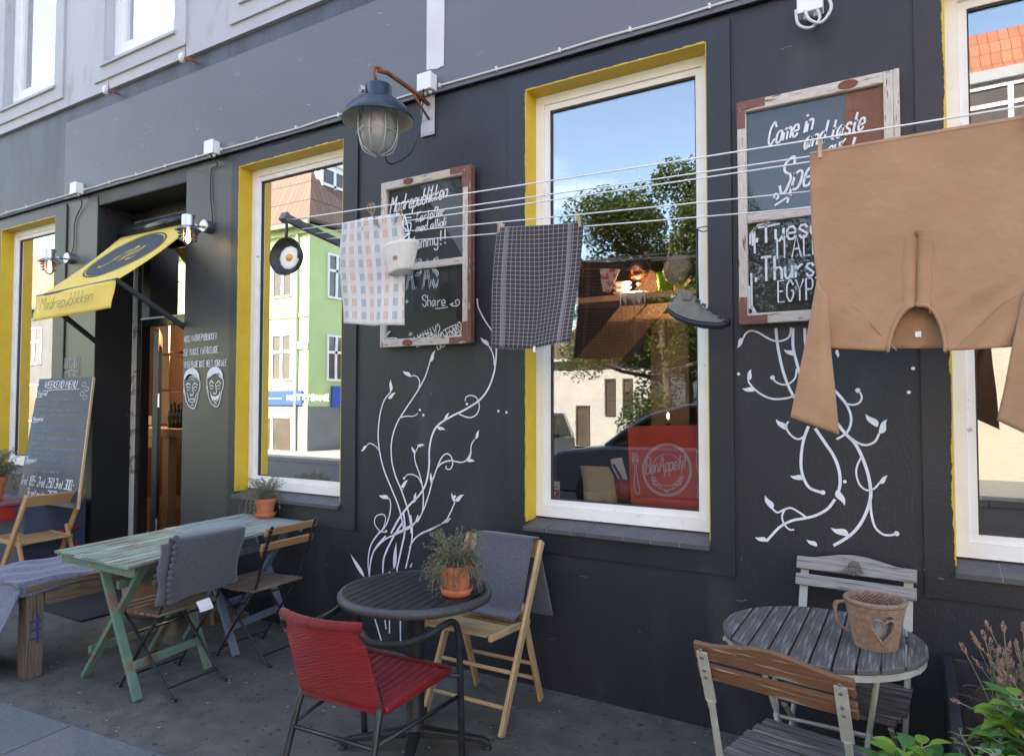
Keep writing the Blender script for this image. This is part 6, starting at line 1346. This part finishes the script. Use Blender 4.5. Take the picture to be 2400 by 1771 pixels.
def cover(s, q):      # s across x, q along y from the far end to the draped near end
    X0, X1 = bx[0]-.05, bx[1]+.022; x = X0+(X1-X0)*s; L1 = 1.16; dlen = q*1.72
    w_ = .007*math.sin(s*21+q*13)+.006*math.sin(q*29-s*8)
    if dlen < L1: y = by[1]-.14-dlen*(1.0)+0; z = zbn+.012+w_
    else: f = dlen-L1; y = by[0]+.0-.03-.012*math.sin(f*6)-.05*min(1, f*4)-.04*s*f; z = zbn+.010-f+w_*.5; x += -.30*f*(s)**1.5+.018*math.sin(f*14+s*12)
    if s > .9 and dlen < L1: z -= (s-.9)*.55+.008*math.sin(q*24); x -= (s-.9)*.25
    if s < .1 and dlen < L1: z -= (.1-s)*1.6
    return V3((x, y, z))
drape('violet grey felt cover laid along the bench and hanging over its near end', cover, 40, 90, 'felt_violet', cat='blanket', grp='felt blankets on the seats')
tb = thing('teal_box', 'weathered teal painted box at the left edge below the felt cover', 'box', (-4.9, -1.6, 0))
m = MB(); m.box(-5.6, -4.60, -1.60, -1.53, 0.005, .27); m.build('front', mat('teal_old', (.10, .17, .17), (.17, .25, .25), .7, 7, (.3, .7), c3=(.25, .3, .3), s3=12, t3=(.6, .7)), tb, bev=.005)
# ---- jar, crate, mat on the ground
jp = G(345, 1436, 0); jt = thing('clay_jar', 'large pale clay jar under the blue slatted table', 'jar', jp)
m = MB(); m.lathe(jp, [(.001, 0), (.125, 0), (.16, .09), (.175, .22), (.170, .31), (.15, .36), (.158, .375), (.15, .385), (.135, .375), (.14, .3), (.001, .28)], 36); m.build('body', 'pale_clay', jt, smooth=True)
for sg in (-.6, 2.6): m = MB(); dv = V3((math.cos(sg), math.sin(sg), 0)); m.tube(crom([jp+dv*.165+V3((0, 0, .325)), jp+dv*.20+V3((.0, 0, .315)), jp+dv*.205+V3((0, 0, .28)), jp+dv*.172+V3((0, 0, .26))], 4), .012, 8); m.build('handle', 'pale_clay', jt, smooth=True)
gp = G(500, 1452, 0); cr_ = thing('wooden_crate', 'small dark wooden crate on the ground under the slatted tables', 'crate', gp)
for k in range(5): m = MB(); m.box(gp.x-.15+k*.062, gp.x-.15+k*.062+.045, gp.y-.10, gp.y-.088, .01, .23); m.build('slat', 'seat_brown', cr_)
m = MB(); m.box(gp.x-.16, gp.x+.16, gp.y-.087, gp.y+.2, 0, .03); m.box(gp.x-.16, gp.x+.16, gp.y-.087, gp.y-.07, .17, .24); m.build('base', 'seat_brown', cr_)
q = [G(118, 1412, .0), G(215, 1375, .0), G(345, 1425, .0), G(290, 1450, .0)]; q = [V3((-6.42, -.72, .002)), V3((-5.25, -.72, .002)), V3((-5.25, -.12, .002)), V3((-6.42, -.12, .002))]
m = MB(); m.prism(q, (0, 0, .014)); tag(m.build('doormat', mat('mat_black', (.016, .016, .02), (.03, .03, .035), .95, 200, bump=.8, bscale=200), bev=.003), 'flat black doormat in front of the open door', 'doormat')
# ================================================================ planter with lavender and leafy plants
mat('planter_navy', (.012, .013, .018), (.020, .021, .028), .6, 4, (.3, .7), bump=.3, bscale=100); mat('soil', (.022, .014, .010), (.05, .032, .022), .95, 60, (.35, .65), bump=1., bscale=60)
px0, px1, py0, py1, pz = .075, 1.1, -1.75, -.06, .56
pt_ = thing('planter_box', 'dark navy planter box with dark soil at the lower right corner', 'planter', (.5, -.9, 0))
m = MB(); m.box(px0, px0+.035, py0, py1, 0, pz); m.box(px0+.035, px1, py1-.035, py1, 0, pz); m.box(px0+.035, px1, py0, py0+.035, 0, pz); m.box(px1, px1+.035, py0, py1, 0, pz); m.build('side', 'planter_navy', pt_, bev=.004)
m = MB(); rnd = random.Random(2)
m.sheet(lambda s, q: V3((px0+.036+(px1-px0-.037)*s, py0+.036+(py1-py0-.072)*q, pz-.12+.02*math.sin(s*19+q*7)+.015*math.sin(q*31+s*5)+rnd.uniform(-.006, .006))), 50, 70); m.build('soil', 'soil', pt_, smooth=True)
m = MB()
for k in range(260):
    p = V3((rnd.uniform(px0+.05, px1-.05), rnd.uniform(py0+.05, py1-.05), pz-.095+rnd.uniform(-.01, .03))); d_ = V3((rnd.gauss(0, 1), rnd.gauss(0, 1), rnd.gauss(0, .4))).normalized()*rnd.uniform(.01, .05); m.tube([p-d_, p+d_*.2+V3((0, 0, .004)), p+d_], .0012, 3)
l_ = m.build('litter', 'twig', pt_); l_['kind'] = 'stuff'
foliage('lav_leaf', (.09, .13, .08), (.16, .20, .13)); mat('lav_dry', (.34, .22, .16), (.46, .32, .25), .9, 60); mat('lav_stem', (.22, .21, .13), (.30, .27, .18), .8, 30)
foliage('hydrangea_leaf', (.045, .13, .035), (.085, .20, .05)); foliage('lime_leaf', (.14, .24, .02), (.20, .32, .04))
def lavender(base, tips, label, seed):
    rnd = random.Random(seed); t = thing('lavender', label, 'plant', base, group='dried lavender in the planter'); b = V3(base)
    st_m, hd, lf = MB(), MB(), MB()
    for tip in tips:
        a = b+V3((rnd.uniform(-.07, .07), rnd.uniform(-.07, .07), 0)); mid = a.lerp(tip, .5)+V3((rnd.uniform(-.02, .02), rnd.uniform(-.02, .02), .02)); c = crom([a, mid, tip], 6); st_m.tube(c, .0014, 4)
        d_ = (c[-1]-c[-3]).normalized(); L_ = rnd.uniform(.03, .05)
        for k in range(34):
            q = c[-1]+d_*(L_*(k/34)-L_*.15); n = V3((rnd.gauss(0, 1), rnd.gauss(0, 1), rnd.gauss(0, 1))).normalized(); r_ = .0075*math.sin(math.pi*(.12+.8*k/34)); e = n.cross(d_).normalized()
            hd.quad(q, q+n*r_+e*.003, q+n*r_*1.3+d_*.007, q+n*r_-e*.003)
        if rnd.random() < .5:
            q0 = c[-5]
            for k in range(10): q = q0+V3((rnd.gauss(0, .004), rnd.gauss(0, .004), rnd.gauss(0, .004))); n = V3((rnd.gauss(0, 1), rnd.gauss(0, 1), rnd.gauss(0, 1))).normalized()*.006; hd.quad(q, q+n, q+n*1.5+d_*.004, q+d_*.004)
        for k in range(12):
            q = c[int(len(c)*rnd.uniform(.05, .7))]; o_ = V3((rnd.gauss(0, 1), rnd.gauss(0, 1), rnd.uniform(.2, 1))).normalized(); e = o_.cross(Z3).normalized()*.0018; l = rnd.uniform(.02, .045); lf.quad(q-e, q+o_*l*.5-e*1.3, q+o_*l, q+o_*l*.5+e*1.3)
    st_m.build('stems', 'lav_stem', t); hd.build('flower_heads', 'lav_dry', t); lf.build('foliage', 'lav_leaf', t)
yl = .62
def LT(u, v, Y=None): return W(u, v, Y if Y else yl)
tips = [LT(u, v, yl+dy) for u, v, dy in ((2263, 1528, .05), (2290, 1508, .0), (2308, 1496, .02), (2322, 1478, .05), (2322, 1520, 0), (2353, 1478, .1), (2340, 1530, .1), (2356, 1538, .06), (2398, 1478, .1), (2385, 1520, .12), (2365, 1530, 0), (2330, 1560, .05), (2350, 1570, .1), (2375, 1560, .06), (2392, 1545, 0), (2302, 1520, .05), (2345, 1600, .1), (2362, 1590, .1), (2378, 1600, .12), (2410, 1530, .1), (2430, 1500, .0), (2420, 1560, .1), (2395, 1590, .05), (2338, 1550, .0), (2450, 1540, .0), (2300, 1565, .0), (2248, 1645, .15))]
rnd = random.Random(9); extra = [LT(rnd.uniform(2330, 2470), rnd.uniform(1540, 1640), yl+rnd.uniform(-.05, .15)) for k in range(34)]
lavender(LT(2400, 1760), tips+extra, 'clump of dried lavender with brown flower heads at the back of the planter', 3)
def leafpoly(m, p, d, up, L_, Wd, curl=.25, n=8):
    d = V3(d).normalized(); sd = d.cross(V3(up)).normalized(); nn = sd.cross(d); b = len(m.v)
    for i in range(n+1):
        t = i/n; r_ = Wd*(math.sin(math.pi*t**.8)**.85)*(1-.15*t); c = p+d*L_*t-nn*curl*L_*t*t; m.v += [c-sd*r_+nn*r_*.35, c, c+sd*r_+nn*r_*.35]
    for i in range(n):
        for k in (0, 1): q = b+3*i+k; m.face((q, q+1, q+4, q+3), ((0, 0), (1, 0), (1, 1), (0, 1)))
def leafy(base, heads, label, seed, mt='hydrangea_leaf', s=1.):
    rnd = random.Random(seed); t = thing('leafy_plant', label, 'plant', base, group='broad leaved plants in the planter'); st_m, lf, lf2 = MB(), MB(), MB(); b = V3(base)
    for h_, r_ in heads:
        mid = b.lerp(h_, .5)+V3((rnd.uniform(-.03, .03), rnd.uniform(-.02, .02), 0)); c = crom([b+V3((rnd.uniform(-.03, .03), 0, 0)), mid, h_], 5); st_m.tube(c, .003, 6)
        for lev, (n_, z_, sc) in enumerate(((4, 0, .75), (4, -.025, 1.0), (3, -.055, 1.1), (2, -.085, 1.0))):
            for k in range(n_):
                a = k*6.283/n_+lev*.8+rnd.uniform(-.3, .3); d_ = V3((math.cos(a), math.sin(a), rnd.uniform(.1, .7) if lev < 2 else rnd.uniform(-.1, .35))); p = h_+V3((0, 0, z_)); (lf if rnd.random() < .85 else lf2)
                st_m.tube([p, p+d_*.018], .0015, 4); leafpoly(lf if rnd.random() < .78 else lf2, p+d_*.014, d_, (0, 0, 1), r_*sc*rnd.uniform(.85, 1.15)*s, r_*sc*.30*s, rnd.uniform(.15, .5))
    st_m.build('stems', 'lav_stem', t); lf.build('leaves', mt, t, smooth=True); lf2.build('young_leaves', 'lime_leaf', t, smooth=True)
Yp = 1.50
leafy(V3((.02+.1, -1.55, pz-.11)), [(W(2118, 1762, Yp), .085), (W(2160, 1752, Yp-.04), .075), (W(2185, 1790, Yp), .08), (W(2080, 1800, Yp), .08)], 'green leafy plant poking up beside the front garden chair', 4)
leafy(V3((.40, -1.15, pz-.11)), [(W(2350, 1665, 1.1), .080), (W(2385, 1640, 1.1), .085), (W(2395, 1720, 1.15), .080), (W(2345, 1740, 1.15), .075), (W(2420, 1690, 1.1), .08)], 'fresh green leafy plant with lime shoots at the right edge of the planter', 6)
leafy(V3((.22, -1.0, pz-.11)), [(W(2252, 1722, 1.0), .035)], 'tiny round-leaved seedling in the bare soil of the planter', 8, s=.7)
foliage('silver_leaf', (.20, .22, .20), (.30, .32, .29))
leafy(V3((.33, -1.3, pz-.11)), [(W(2320, 1765, 1.3), .045), (W(2345, 1775, 1.3), .05)], 'small silver grey plant at the front of the planter', 9, 'silver_leaf', .7)
# ================================================================ things inside the windows
def lampm(name, c, s): return mat(name, c, emit=c, es=s)
Ysf = -.42
a = W(1350, 697, Ysf); b = W(1642, 676, Ysf); zs = (a.z+b.z)/2
sf = thing('window_shelf', 'pale wooden shelf across the middle window with white wax drips', 'shelf', (a.x, .42, zs))
m = MB(); m.box(-2.3, -.88, .42, .66, zs-.036, zs); m.build('board', 'shelf_wood', sf, bev=.003)
m = MB(); rnd = random.Random(6); xw = W(1455, 690, Ysf).x; x2 = W(1512, 690, Ysf).x
m.sheet(lambda s, q: V3((xw+(x2-xw)*s, .415+.2*q, zs+.003+.022*math.sin(s*3.14)*math.sin(q*3.1)+.004*math.sin(s*23))), 20, 8)
for k in range(15): x = xw+(x2-xw)*k/14; l = rnd.choice([.03, .05, .08, .05, .12, .06]); m.tube([(x, .414, zs+.004), (x, .412, zs-.02), (x+.002, .412, zs-l)], [.008, .007, .003], 6)
m.build('wax_drips', 'mural_white', sf, smooth=True)
p = W(1495, 632, -.5); pend = thing('copper_pendant', 'lit copper ball pendant lamp inside the middle window', 'pendant lamp', p)
m = MB(); m.lathe(p, [(.001, .07), (.03, .066), (.06, .03), (.068, 0), (.06, -.035), (.04, -.055)], 28); m.build('shade', mat('copper', (.75, .30, .14), rough=.25, metal=1.), pend, smooth=True)
m = MB(); m.lathe(p, [(.001, .0), (.025, -.02), (.03, -.04), (.001, -.055)], 16); m.build('bulb', lampm('pend_bulb', (1, .5, .2), 6), pend, smooth=True)
m = MB(); m.tube([p+V3((0, 0, .07)), p+V3((0, 0, 1.0))], .003, 5); m.build('cord', 'cable_black', pend)
pl = bpy.data.lights.new('pendant_light', 'POINT'); pl.energy = 1.0; pl.color = (1, .62, .34); pl.shadow_soft_size = .012; plo = bpy.data.objects.new('pendant_light', pl); C.objects.link(plo); plo.location = p+V3((0, -.01, -.085))
pl2 = bpy.data.lights.new('bar_fill_light', 'POINT'); pl2.energy = 20; pl2.color = (1, .80, .60); pl2.shadow_soft_size = .06; plo = bpy.data.objects.new('bar_fill_light', pl2); C.objects.link(plo); plo.location = (-7.6, 1.7, 2.6)  # bar one is a fill light added so the counter shows through the doorway
for k, (x, y, z) in enumerate(((-1.6, 1.7, 2.56), (-7.6, 1.7, 2.66))):  # second one is made up, a shade for the added bar fill light
    q = thing('ceiling_pendant', 'copper lamp hanging deep in the room behind the middle window' if k == 0 else 'made-up copper lamp over the bar behind the door, added around its fill light', 'pendant lamp', (x, y, z), group='copper pendants in the room')
    m = MB(); m.lathe((x, y, z), [(.001, .14), (.05, .13), (.11, .06), (.12, .02), (.118, .02), (.001, .12)], 24); m.build('shade', 'copper', q, smooth=True)
    m = MB(); m.tube([(x, y, z+.14), (x, y, 3.6)], .004, 5); m.build('cord', 'cable_black', q)
p = W(1560, 652, -.47); p.z = zs; cp_ = thing('green_cup', 'bright green cup standing on the window shelf', 'cup', p)
m = MB(); m.lathe(p, [(.001, 0), (.042, 0), (.055, .115), (.051, .115), (.039, .006), (.001, .006)], 26); m.build('body', mat('green_plastic', (.18, .48, .02), rough=.4), cp_, smooth=True)
p = W(1582, 665, -.44); p.z = zs; m = MB(); m.prism([p, p+V3((.055, .01, .008)), p+V3((.045, .01, .045)), p+V3((.01, 0, .05))], (0, .006, 0)); tag(m.build('paper_note', mat('note_yellow', (.75, .65, .2))), 'folded yellow paper note beside the green cup', 'note')
p = W(1458, 668, -.5); p.z = zs
for k in range(3):
    m = MB(); m.lathe(p+V3((0, 0, k*.030)), [(.001, 0), (.03, .002), (.058, .024), (.054, .026), (.03, .006), (.001, .005)], 26); tag(m.build('bowl', 'white_plastic', smooth=True), ['white bowl at the bottom of the small stack', 'white bowl in the middle of the small stack', 'white bowl on top of the small stack'][k]+' on the window shelf', 'bowl', 'stacked white bowls')
# bunting
bun = thing('bunting_string', 'string of fabric pennants inside the middle window', 'bunting', W(1400, 625, -.36)); Yb = -.36
m = MB(); m.tube(crom([W(1290, 585, Yb), W(1365, 625, Yb), (W(1405, 629, Yb)), W(1455, 631, Yb), W(1530, 640, Yb)], 5), .002, 4); m.build('string', 'twine', bun)
mat('pennant_rose', (.62, .62, .60), (.62, .10, .14), .9, 22, (.50, .58)); mat('pennant_dark', (.03, .02, .03), (.55, .04, .04), .9, 30, (.48, .56))
for l, mm in ([((1405, 629), (1453, 631), (1429, 685), (1413, 684)), 'pennant_rose'], [((1352, 620), (1372, 627), (1357, 658), (1352, 655)), 'pennant_dark']):
    m = MB(); m.prism([W(u, v, Yb+.003) for u, v in l], (0, .003, 0)); m.build('pennant', mm, bun)
p = W(1588, 632, -.34); st = thing('hanging_stone', 'grey crumpled paper stone hanging on strings inside the middle window', 'ornament', p)
m = MB(); rnd = random.Random(5)
m.sheet(lambda a, b_: p+V3((.078*math.sin(math.pi*b_)*math.cos(a*6.2832)*(1+.10*math.sin(a*19+b_*7)), .05*math.sin(math.pi*b_)*math.sin(a*6.2832)*(1+.12*math.sin(a*13)), .082*math.cos(math.pi*b_)*(1+.08*math.sin(a*12.566+1)))), 24, 14); m.build('body', mat('stone_grey', (.30, .31, .29), (.40, .41, .38), .8, 14, bump=.8, bscale=20), st, smooth=False)
m = MB(); m.tube([p+V3((-.02, 0, .08)), p+V3((-.01, .01, .4))], .002, 4); m.tube([p+V3((.02, 0, .075)), p+V3((.0, .01, .4))], .002, 4); m.build('string', 'twine', st)
# red placemat poster, card, cutlery pot
Ypm = -.215
pm = thing('placemat_poster', 'red placemat reading Bon Appetit in white lettering, low in the middle window', 'poster', W(1560, 1190, Ypm))
q4 = lambda x, y: (1200+x*.3027, 850+y*.3027)
def pmW(u, v, o=0.): return W(*q4(u, v), Ypm+o)
TL, TR, BR, BL = pmW(893, 492), pmW(1488, 478), pmW(1490, 1175), pmW(922, 1118)
m = MB(); m.prism([TL, TR, BR, BL], (0, .004, 0)); m.build('sheet', mat('placemat_red', (.70, .10, .06), (.78, .14, .08), .6, 3, (.3, .7), c3=(.60, .07, .05), s3=6, t3=(.5, .7)), pm)
m = MB()
def pl_(pts, w_=.005, cl=False): m.ribbon(crom([pmW(*q_, .002) for q_ in pts], 5, cl), w_, (0, -1, 0))
for rx_, ry_ in ((188, 202), (178, 190)): m.ribbon([pmW(1200+rx_*math.cos(a*.1571), 828+ry_*math.sin(a*.1571), .002) for a in range(41)], .006, (0, -1, 0))
m.ribbon([pmW(1200+118*math.cos(a*.1571), 828+124*math.sin(a*.1571), .002) for a in range(41)], .004, (0, -1, 0))
for x in (934, 945, 958, 970): pl_([(x, 692), (x+2, 740), (x+(956-x)*.3, 765)], .005)
pl_([(932, 740), (938, 775), (950, 790), (950, 850), (945, 920), (950, 975), (968, 1012), (988, 1000), (985, 960), (972, 900), (965, 850), (962, 790), (974, 770), (976, 740)], .005)
pl_([(1440, 670), (1462, 675), (1465, 780), (1460, 880), (1470, 960), (1475, 1030), (1455, 1057), (1437, 1040), (1440, 960), (1447, 890), (1430, 800), (1430, 700), (1440, 670)], .005); pl_([(1452, 700), (1452, 880)], .004)
for sg in (-1, 1):
    pl_([(1200, 985), (1200+sg*40, 975), (1200+sg*75, 950), (1200+sg*55, 940), (1200+sg*45, 960)], .005); pl_([(1200+sg*80, 955), (1200+sg*108, 915), (1200+sg*120, 880)], .005)
    for k in range(3): pl_([(1200+sg*(85+k*12), 945-k*25), (1200+sg*(65+k*12), 935-k*25)], .008); pl_([(1200+sg*(88+k*12), 940-k*25), (1200+sg*(112+k*8), 935-k*25)], .008)
    pl_([(1200, 1000), (1200+sg*16, 985)], .008)
d_ = pmW(1355, 800, .002)-pmW(1035, 850, .002); write(m, 'BonAppetit', pmW(1035, 862, .003), d_, (0, 0, 1), .085, wd=d_.length*.97, lw=.0065, slant=.1)
m.build('drawing', 'mural_white', pm)
c_ = [q4(527, 795), q4(775, 806), q4(815, 1110), q4(555, 1093)]
def card(s, q): u = c_[0][0]+(c_[1][0]-c_[0][0])*s; u2 = c_[3][0]+(c_[2][0]-c_[3][0])*s; v = c_[0][1]+(c_[1][1]-c_[0][1])*s; v2 = c_[3][1]+(c_[2][1]-c_[3][1])*s; p = W(u+(u2-u)*q*q, v+(v2-v)*q, -.30+.06*q); return p+V3((0, .03*math.sin(math.pi*q), 0))
m = MB(); m.sheet(card, 4, 16, th=-.002); tag(m.build('menu_card', mat('cream_card', (.62, .56, .36), (.66, .6, .4), .8, 4), smooth=True), 'curved blank cream card standing low in the middle window', 'card')
def cutpot(p, s, label, mtn='red_metal'):
    t = thing('cutlery_pot', label, 'pot', p); m = MB(); m.lathe(p, [(.001, 0), (.05*s, 0), (.068*s, .12*s), (.064*s, .12*s), (.047*s, .008), (.001, .008)], 26); m.build('pot', mtn, t, smooth=True)
    m = MB(); m.prism([p+V3((-.05*s, .0, .08*s)), p+V3((.02*s, .0, .08*s)), p+V3((-.02*s, -.01, .24*s)), p+V3((-.09*s, -.01, .225*s))], (0, .004, 0)); m.build('paper', 'white_plastic', t)
    for k in range(2): m = MB(); a_ = p+V3((-.02*s+k*.03, -.015, .07*s)); m.beam(a_, a_+V3((-.075*s, -.01, .13*s)), .018*s, .008); m.build('knife', 'cable_black', t)
p = W(*q4(880, 870), -.28); p.z = 1.045; cutpot(p, 1.0, 'red pot of knives and napkins beside the red placemat')
mat('red_pot', (.80, .03, .045), rough=.4)
p = W(760, 1082, -.24); p.z = 1.02; cutpot(p, 1.35, 'red pot holding menus in the window right of the door', 'red_pot')
p = W(703, 1130, -.3); p.z = ZB+.03; m = MB(); m.lathe(p, [(.001, 0), (.05, 0), (.062, .11), (.058, .11), (.001, .01)], 24); tag(m.build('zinc_pot', 'galv', smooth=True), 'small zinc pot low in the window right of the door', 'pot')
for xx0, xx1 in ((-4.49, -3.385), (-1.937, -.885), (.127, 1.23)):
    m = MB(); m.box(xx0+.01, xx1-.01, .206, .60, ZB-.04, ZB+.018); m.build('inner_sill', 'shelf_wood' if xx0 < -4 else 'counter_wood', cafe)
m = MB(); m.box(-4.48, -3.39, .19, .50, ZB+.0181, 1.02); tag(m.build('window_box', mat('box_dark', (.03, .045, .06), rough=.7)), 'dark blue ledge block behind the window right of the door', 'ledge')
# candle bottle
p = W(*q4(1208, 480), -.36); p.z = 1.18; cd = thing('candle_bottle', 'dark bottle with a burning candle behind the red placemat', 'candle', p)
tz_ = W(*q4(1208, 425), -.36).z
m = MB(); m.lathe(V3((p.x, p.y, 0)), [(.001, .97), (.035, .97), (.037, 1.15), (.014, tz_-.075), (.014, tz_-.03), (.001, tz_-.03)], 18); m.build('bottle', mat('bottle_dark', (.015, .03, .02), rough=.1), cd, smooth=True)
m = MB(); m.lathe(V3((p.x, p.y, tz_)), [(.001, -.008), (.006, .002), (.005, .014), (.001, .03)], 10); m.build('flame', lampm('flame', (1, .75, .4), 9), cd, smooth=True)
# sticker in the corner of the middle window
x0s, z0s = OW[2][0]+.10, W(1258, 1175, -.155).z
sk = thing('window_sticker', 'small white and red alarm company sticker in the lower left corner of the middle window', 'sticker', (x0s, .15, z0s))
a = W(*q4(286, 1075), -.157); b = W(*q4(370, 918), -.157); mz = W(*q4(330, 980), -.157).z; mz2 = W(*q4(330, 1050), -.157).z
m = MB(); m.box(a.x, b.x, .1545, .1565, a.z, b.z); m.build('label', 'white_plastic', sk); m = MB(); m.box(a.x+.008, b.x-.002, .1525, .1543, mz2, mz); m.build('red_panel', 'red_metal', sk)
m = MB(); write(m, 'verisure', (a.x+.01, .1520, mz+.012), (1, 0, 0), (0, 0, 1), .016, wd=(b.x-a.x)-.02, lw=.002); m.build('lettering', 'cable_black', sk); m = MB(); m.ribbon([(a.x+.025, .1515, mz-.02), (a.x+.045, .1515, mz-.015), (a.x+.04, .1515, mz-.03)], .008, (0, -1, 0)); m.build('camera_mark', 'white_plastic', sk)
# counter, crates and bottles behind the door
Yc = -1.1
def DI(u, v, Y=Yc): return W(u, v, Y)
ct = thing('bar_counter', 'bright wooden bar counter seen through the open door', 'counter', DI(380, 1200))
a = DI(325, 1002); b = DI(470, 1002)
m = MB(); m.box(a.x-.3, b.x+.1, 1.1, 1.75, a.z-.095, a.z); m.build('top', 'counter_wood', ct, bev=.004)
m = MB(); m.box(a.x-.3, DI(375, 1000).x, 1.085, 1.099, a.z-.10, a.z-.002); m.box(a.x-.3, DI(367, 1000).x, 1.085, 1.099, a.z-.22, a.z-.108); m.build('pale_plank', 'crate_wood', ct, bev=.002)
for u in (383, 470): q = DI(u, 1100); m = MB(); m.box(q.x-.055, q.x+.055, 1.12, 1.22, .08, a.z-.096); m.build('leg', 'counter_wood', ct, bev=.003)
m = MB(); m.box(a.x-.3, b.x+.1, 1.15, 1.7, .42, .46); m.build('lower_shelf', 'counter_wood', ct)
bz = a.z
for k, (v0, v1) in enumerate(((725, 828), (834, 912), (917, 992))):
    u0, u1 = 361, 397; Yk = -1.6; A_ = W(u0, v1, Yk); B_ = W(u1, v0, Yk); t = thing('wine_crate', ['topmost wooden wine crate of the shelf behind the door', 'middle wooden wine crate of the shelf behind the door', 'lowest wooden wine crate of the shelf behind the door'][k], 'crate', A_, group='wine crates stacked behind the bar')
    m = MB(); 
    for j in range(2): m.box(A_.x+(B_.x-A_.x)*j/2+.002, A_.x+(B_.x-A_.x)*(j+1)/2-.002, 1.6, 1.615, A_.z, B_.z)
    m.build('end', 'crate_wood', t)
    m = MB(); Cx = W(470, v0, Yk).x; m.box(B_.x, Cx, 1.62, 1.95, A_.z, A_.z+.015); m.box(B_.x, Cx, 1.62, 1.95, B_.z-.015, B_.z); m.box(B_.x, Cx, 1.95, 1.96, A_.z+.016, B_.z-.016); m.build('boards', 'counter_wood', t)
mat('bottle_glass', (.02, .03, .015), rough=.08)
for k, u in enumerate((401, 409, 418, 427)):
    q = W(u, 990, -1.3); q.z = bz; h = .27+.02*(k % 2); m = MB(); m.lathe(q, [(.001, 0), (.036, 0), (.037, h*.55), (.030, h*.68), (.013, h*.8), (.013, h), (.001, h)], 16); tag(m.build('wine_bottle', 'bottle_glass', smooth=True), 'dark wine bottle standing on the bar seen through the door', 'bottle', 'wine bottles on the bar')
q = W(343, 992, -1.25); q.z = bz; tm = thing('card_terminal', 'small white display on a stand on the bar', 'display', q); m = MB(); m.box(q.x-.07, q.x+.07, q.y, q.y+.02, bz+.03, bz+.13); m.build('screen', 'white_plastic', tm); m = MB(); m.box(q.x-.01, q.x+.01, q.y+.02, q.y+.03, bz, bz+.1); m.build('stand', 'cable_black', tm)
# back of the bar room so the doorway is not empty
m = MB(); m.box(-14, -5.4, 2.4, 2.42, .1, 3.6); m.build('bar_back_wall', 'panel_wood', cafe)
# ---- fallen leaves, chewing gum spots and grit on the asphalt
m = MB(); rnd = random.Random(21)
for k in range(520):
    x = rnd.uniform(-6.5, .6); y = -rnd.random()**1.2*3.0-.03; r_ = rnd.choice([.003, .004, .005, .007, .010]); n_ = 6; a0 = rnd.random()*6; s = len(m.v)
    m.v += [V3((x+math.cos(a0+j)*r_*rnd.uniform(.5, 1.4), y+math.sin(a0+j)*r_*rnd.uniform(.5, 1.2), .0035+rnd.uniform(0, .002))) for j in range(n_)]; m.face(tuple(range(s, s+n_)), tuple((0, 0) for _ in range(n_)))
tag(m.build('litter_specks', mat('speck', (.22, .22, .22), (.34, .33, .31), .9, 3)), 'pale specks and grit scattered over the asphalt', 'grit', kind='stuff')

m = MB()
for k in range(420):
    x = rnd.uniform(-5.1, .1); y = -abs(rnd.gauss(0, .045))-.008; r_ = rnd.choice([.003, .005, .007, .012]); n_ = 5; a0 = rnd.random()*6; s = len(m.v); h_ = rnd.uniform(.002, .008)
    m.v += [V3((x+math.cos(a0+j*1.2)*r_*rnd.uniform(.5, 1.5), y+math.sin(a0+j*1.2)*r_*rnd.uniform(.3, .9), .002+h_*rnd.random())) for j in range(n_)]; m.face(tuple(range(s, s+n_)), tuple((0, 0) for _ in range(n_)))
tag(m.build('wall_foot_debris', mat('debris', (.05, .035, .022), (.16, .12, .08), .95, 9)), 'dry leaf crumbs and dirt gathered along the foot of the wall', 'debris', kind='stuff')
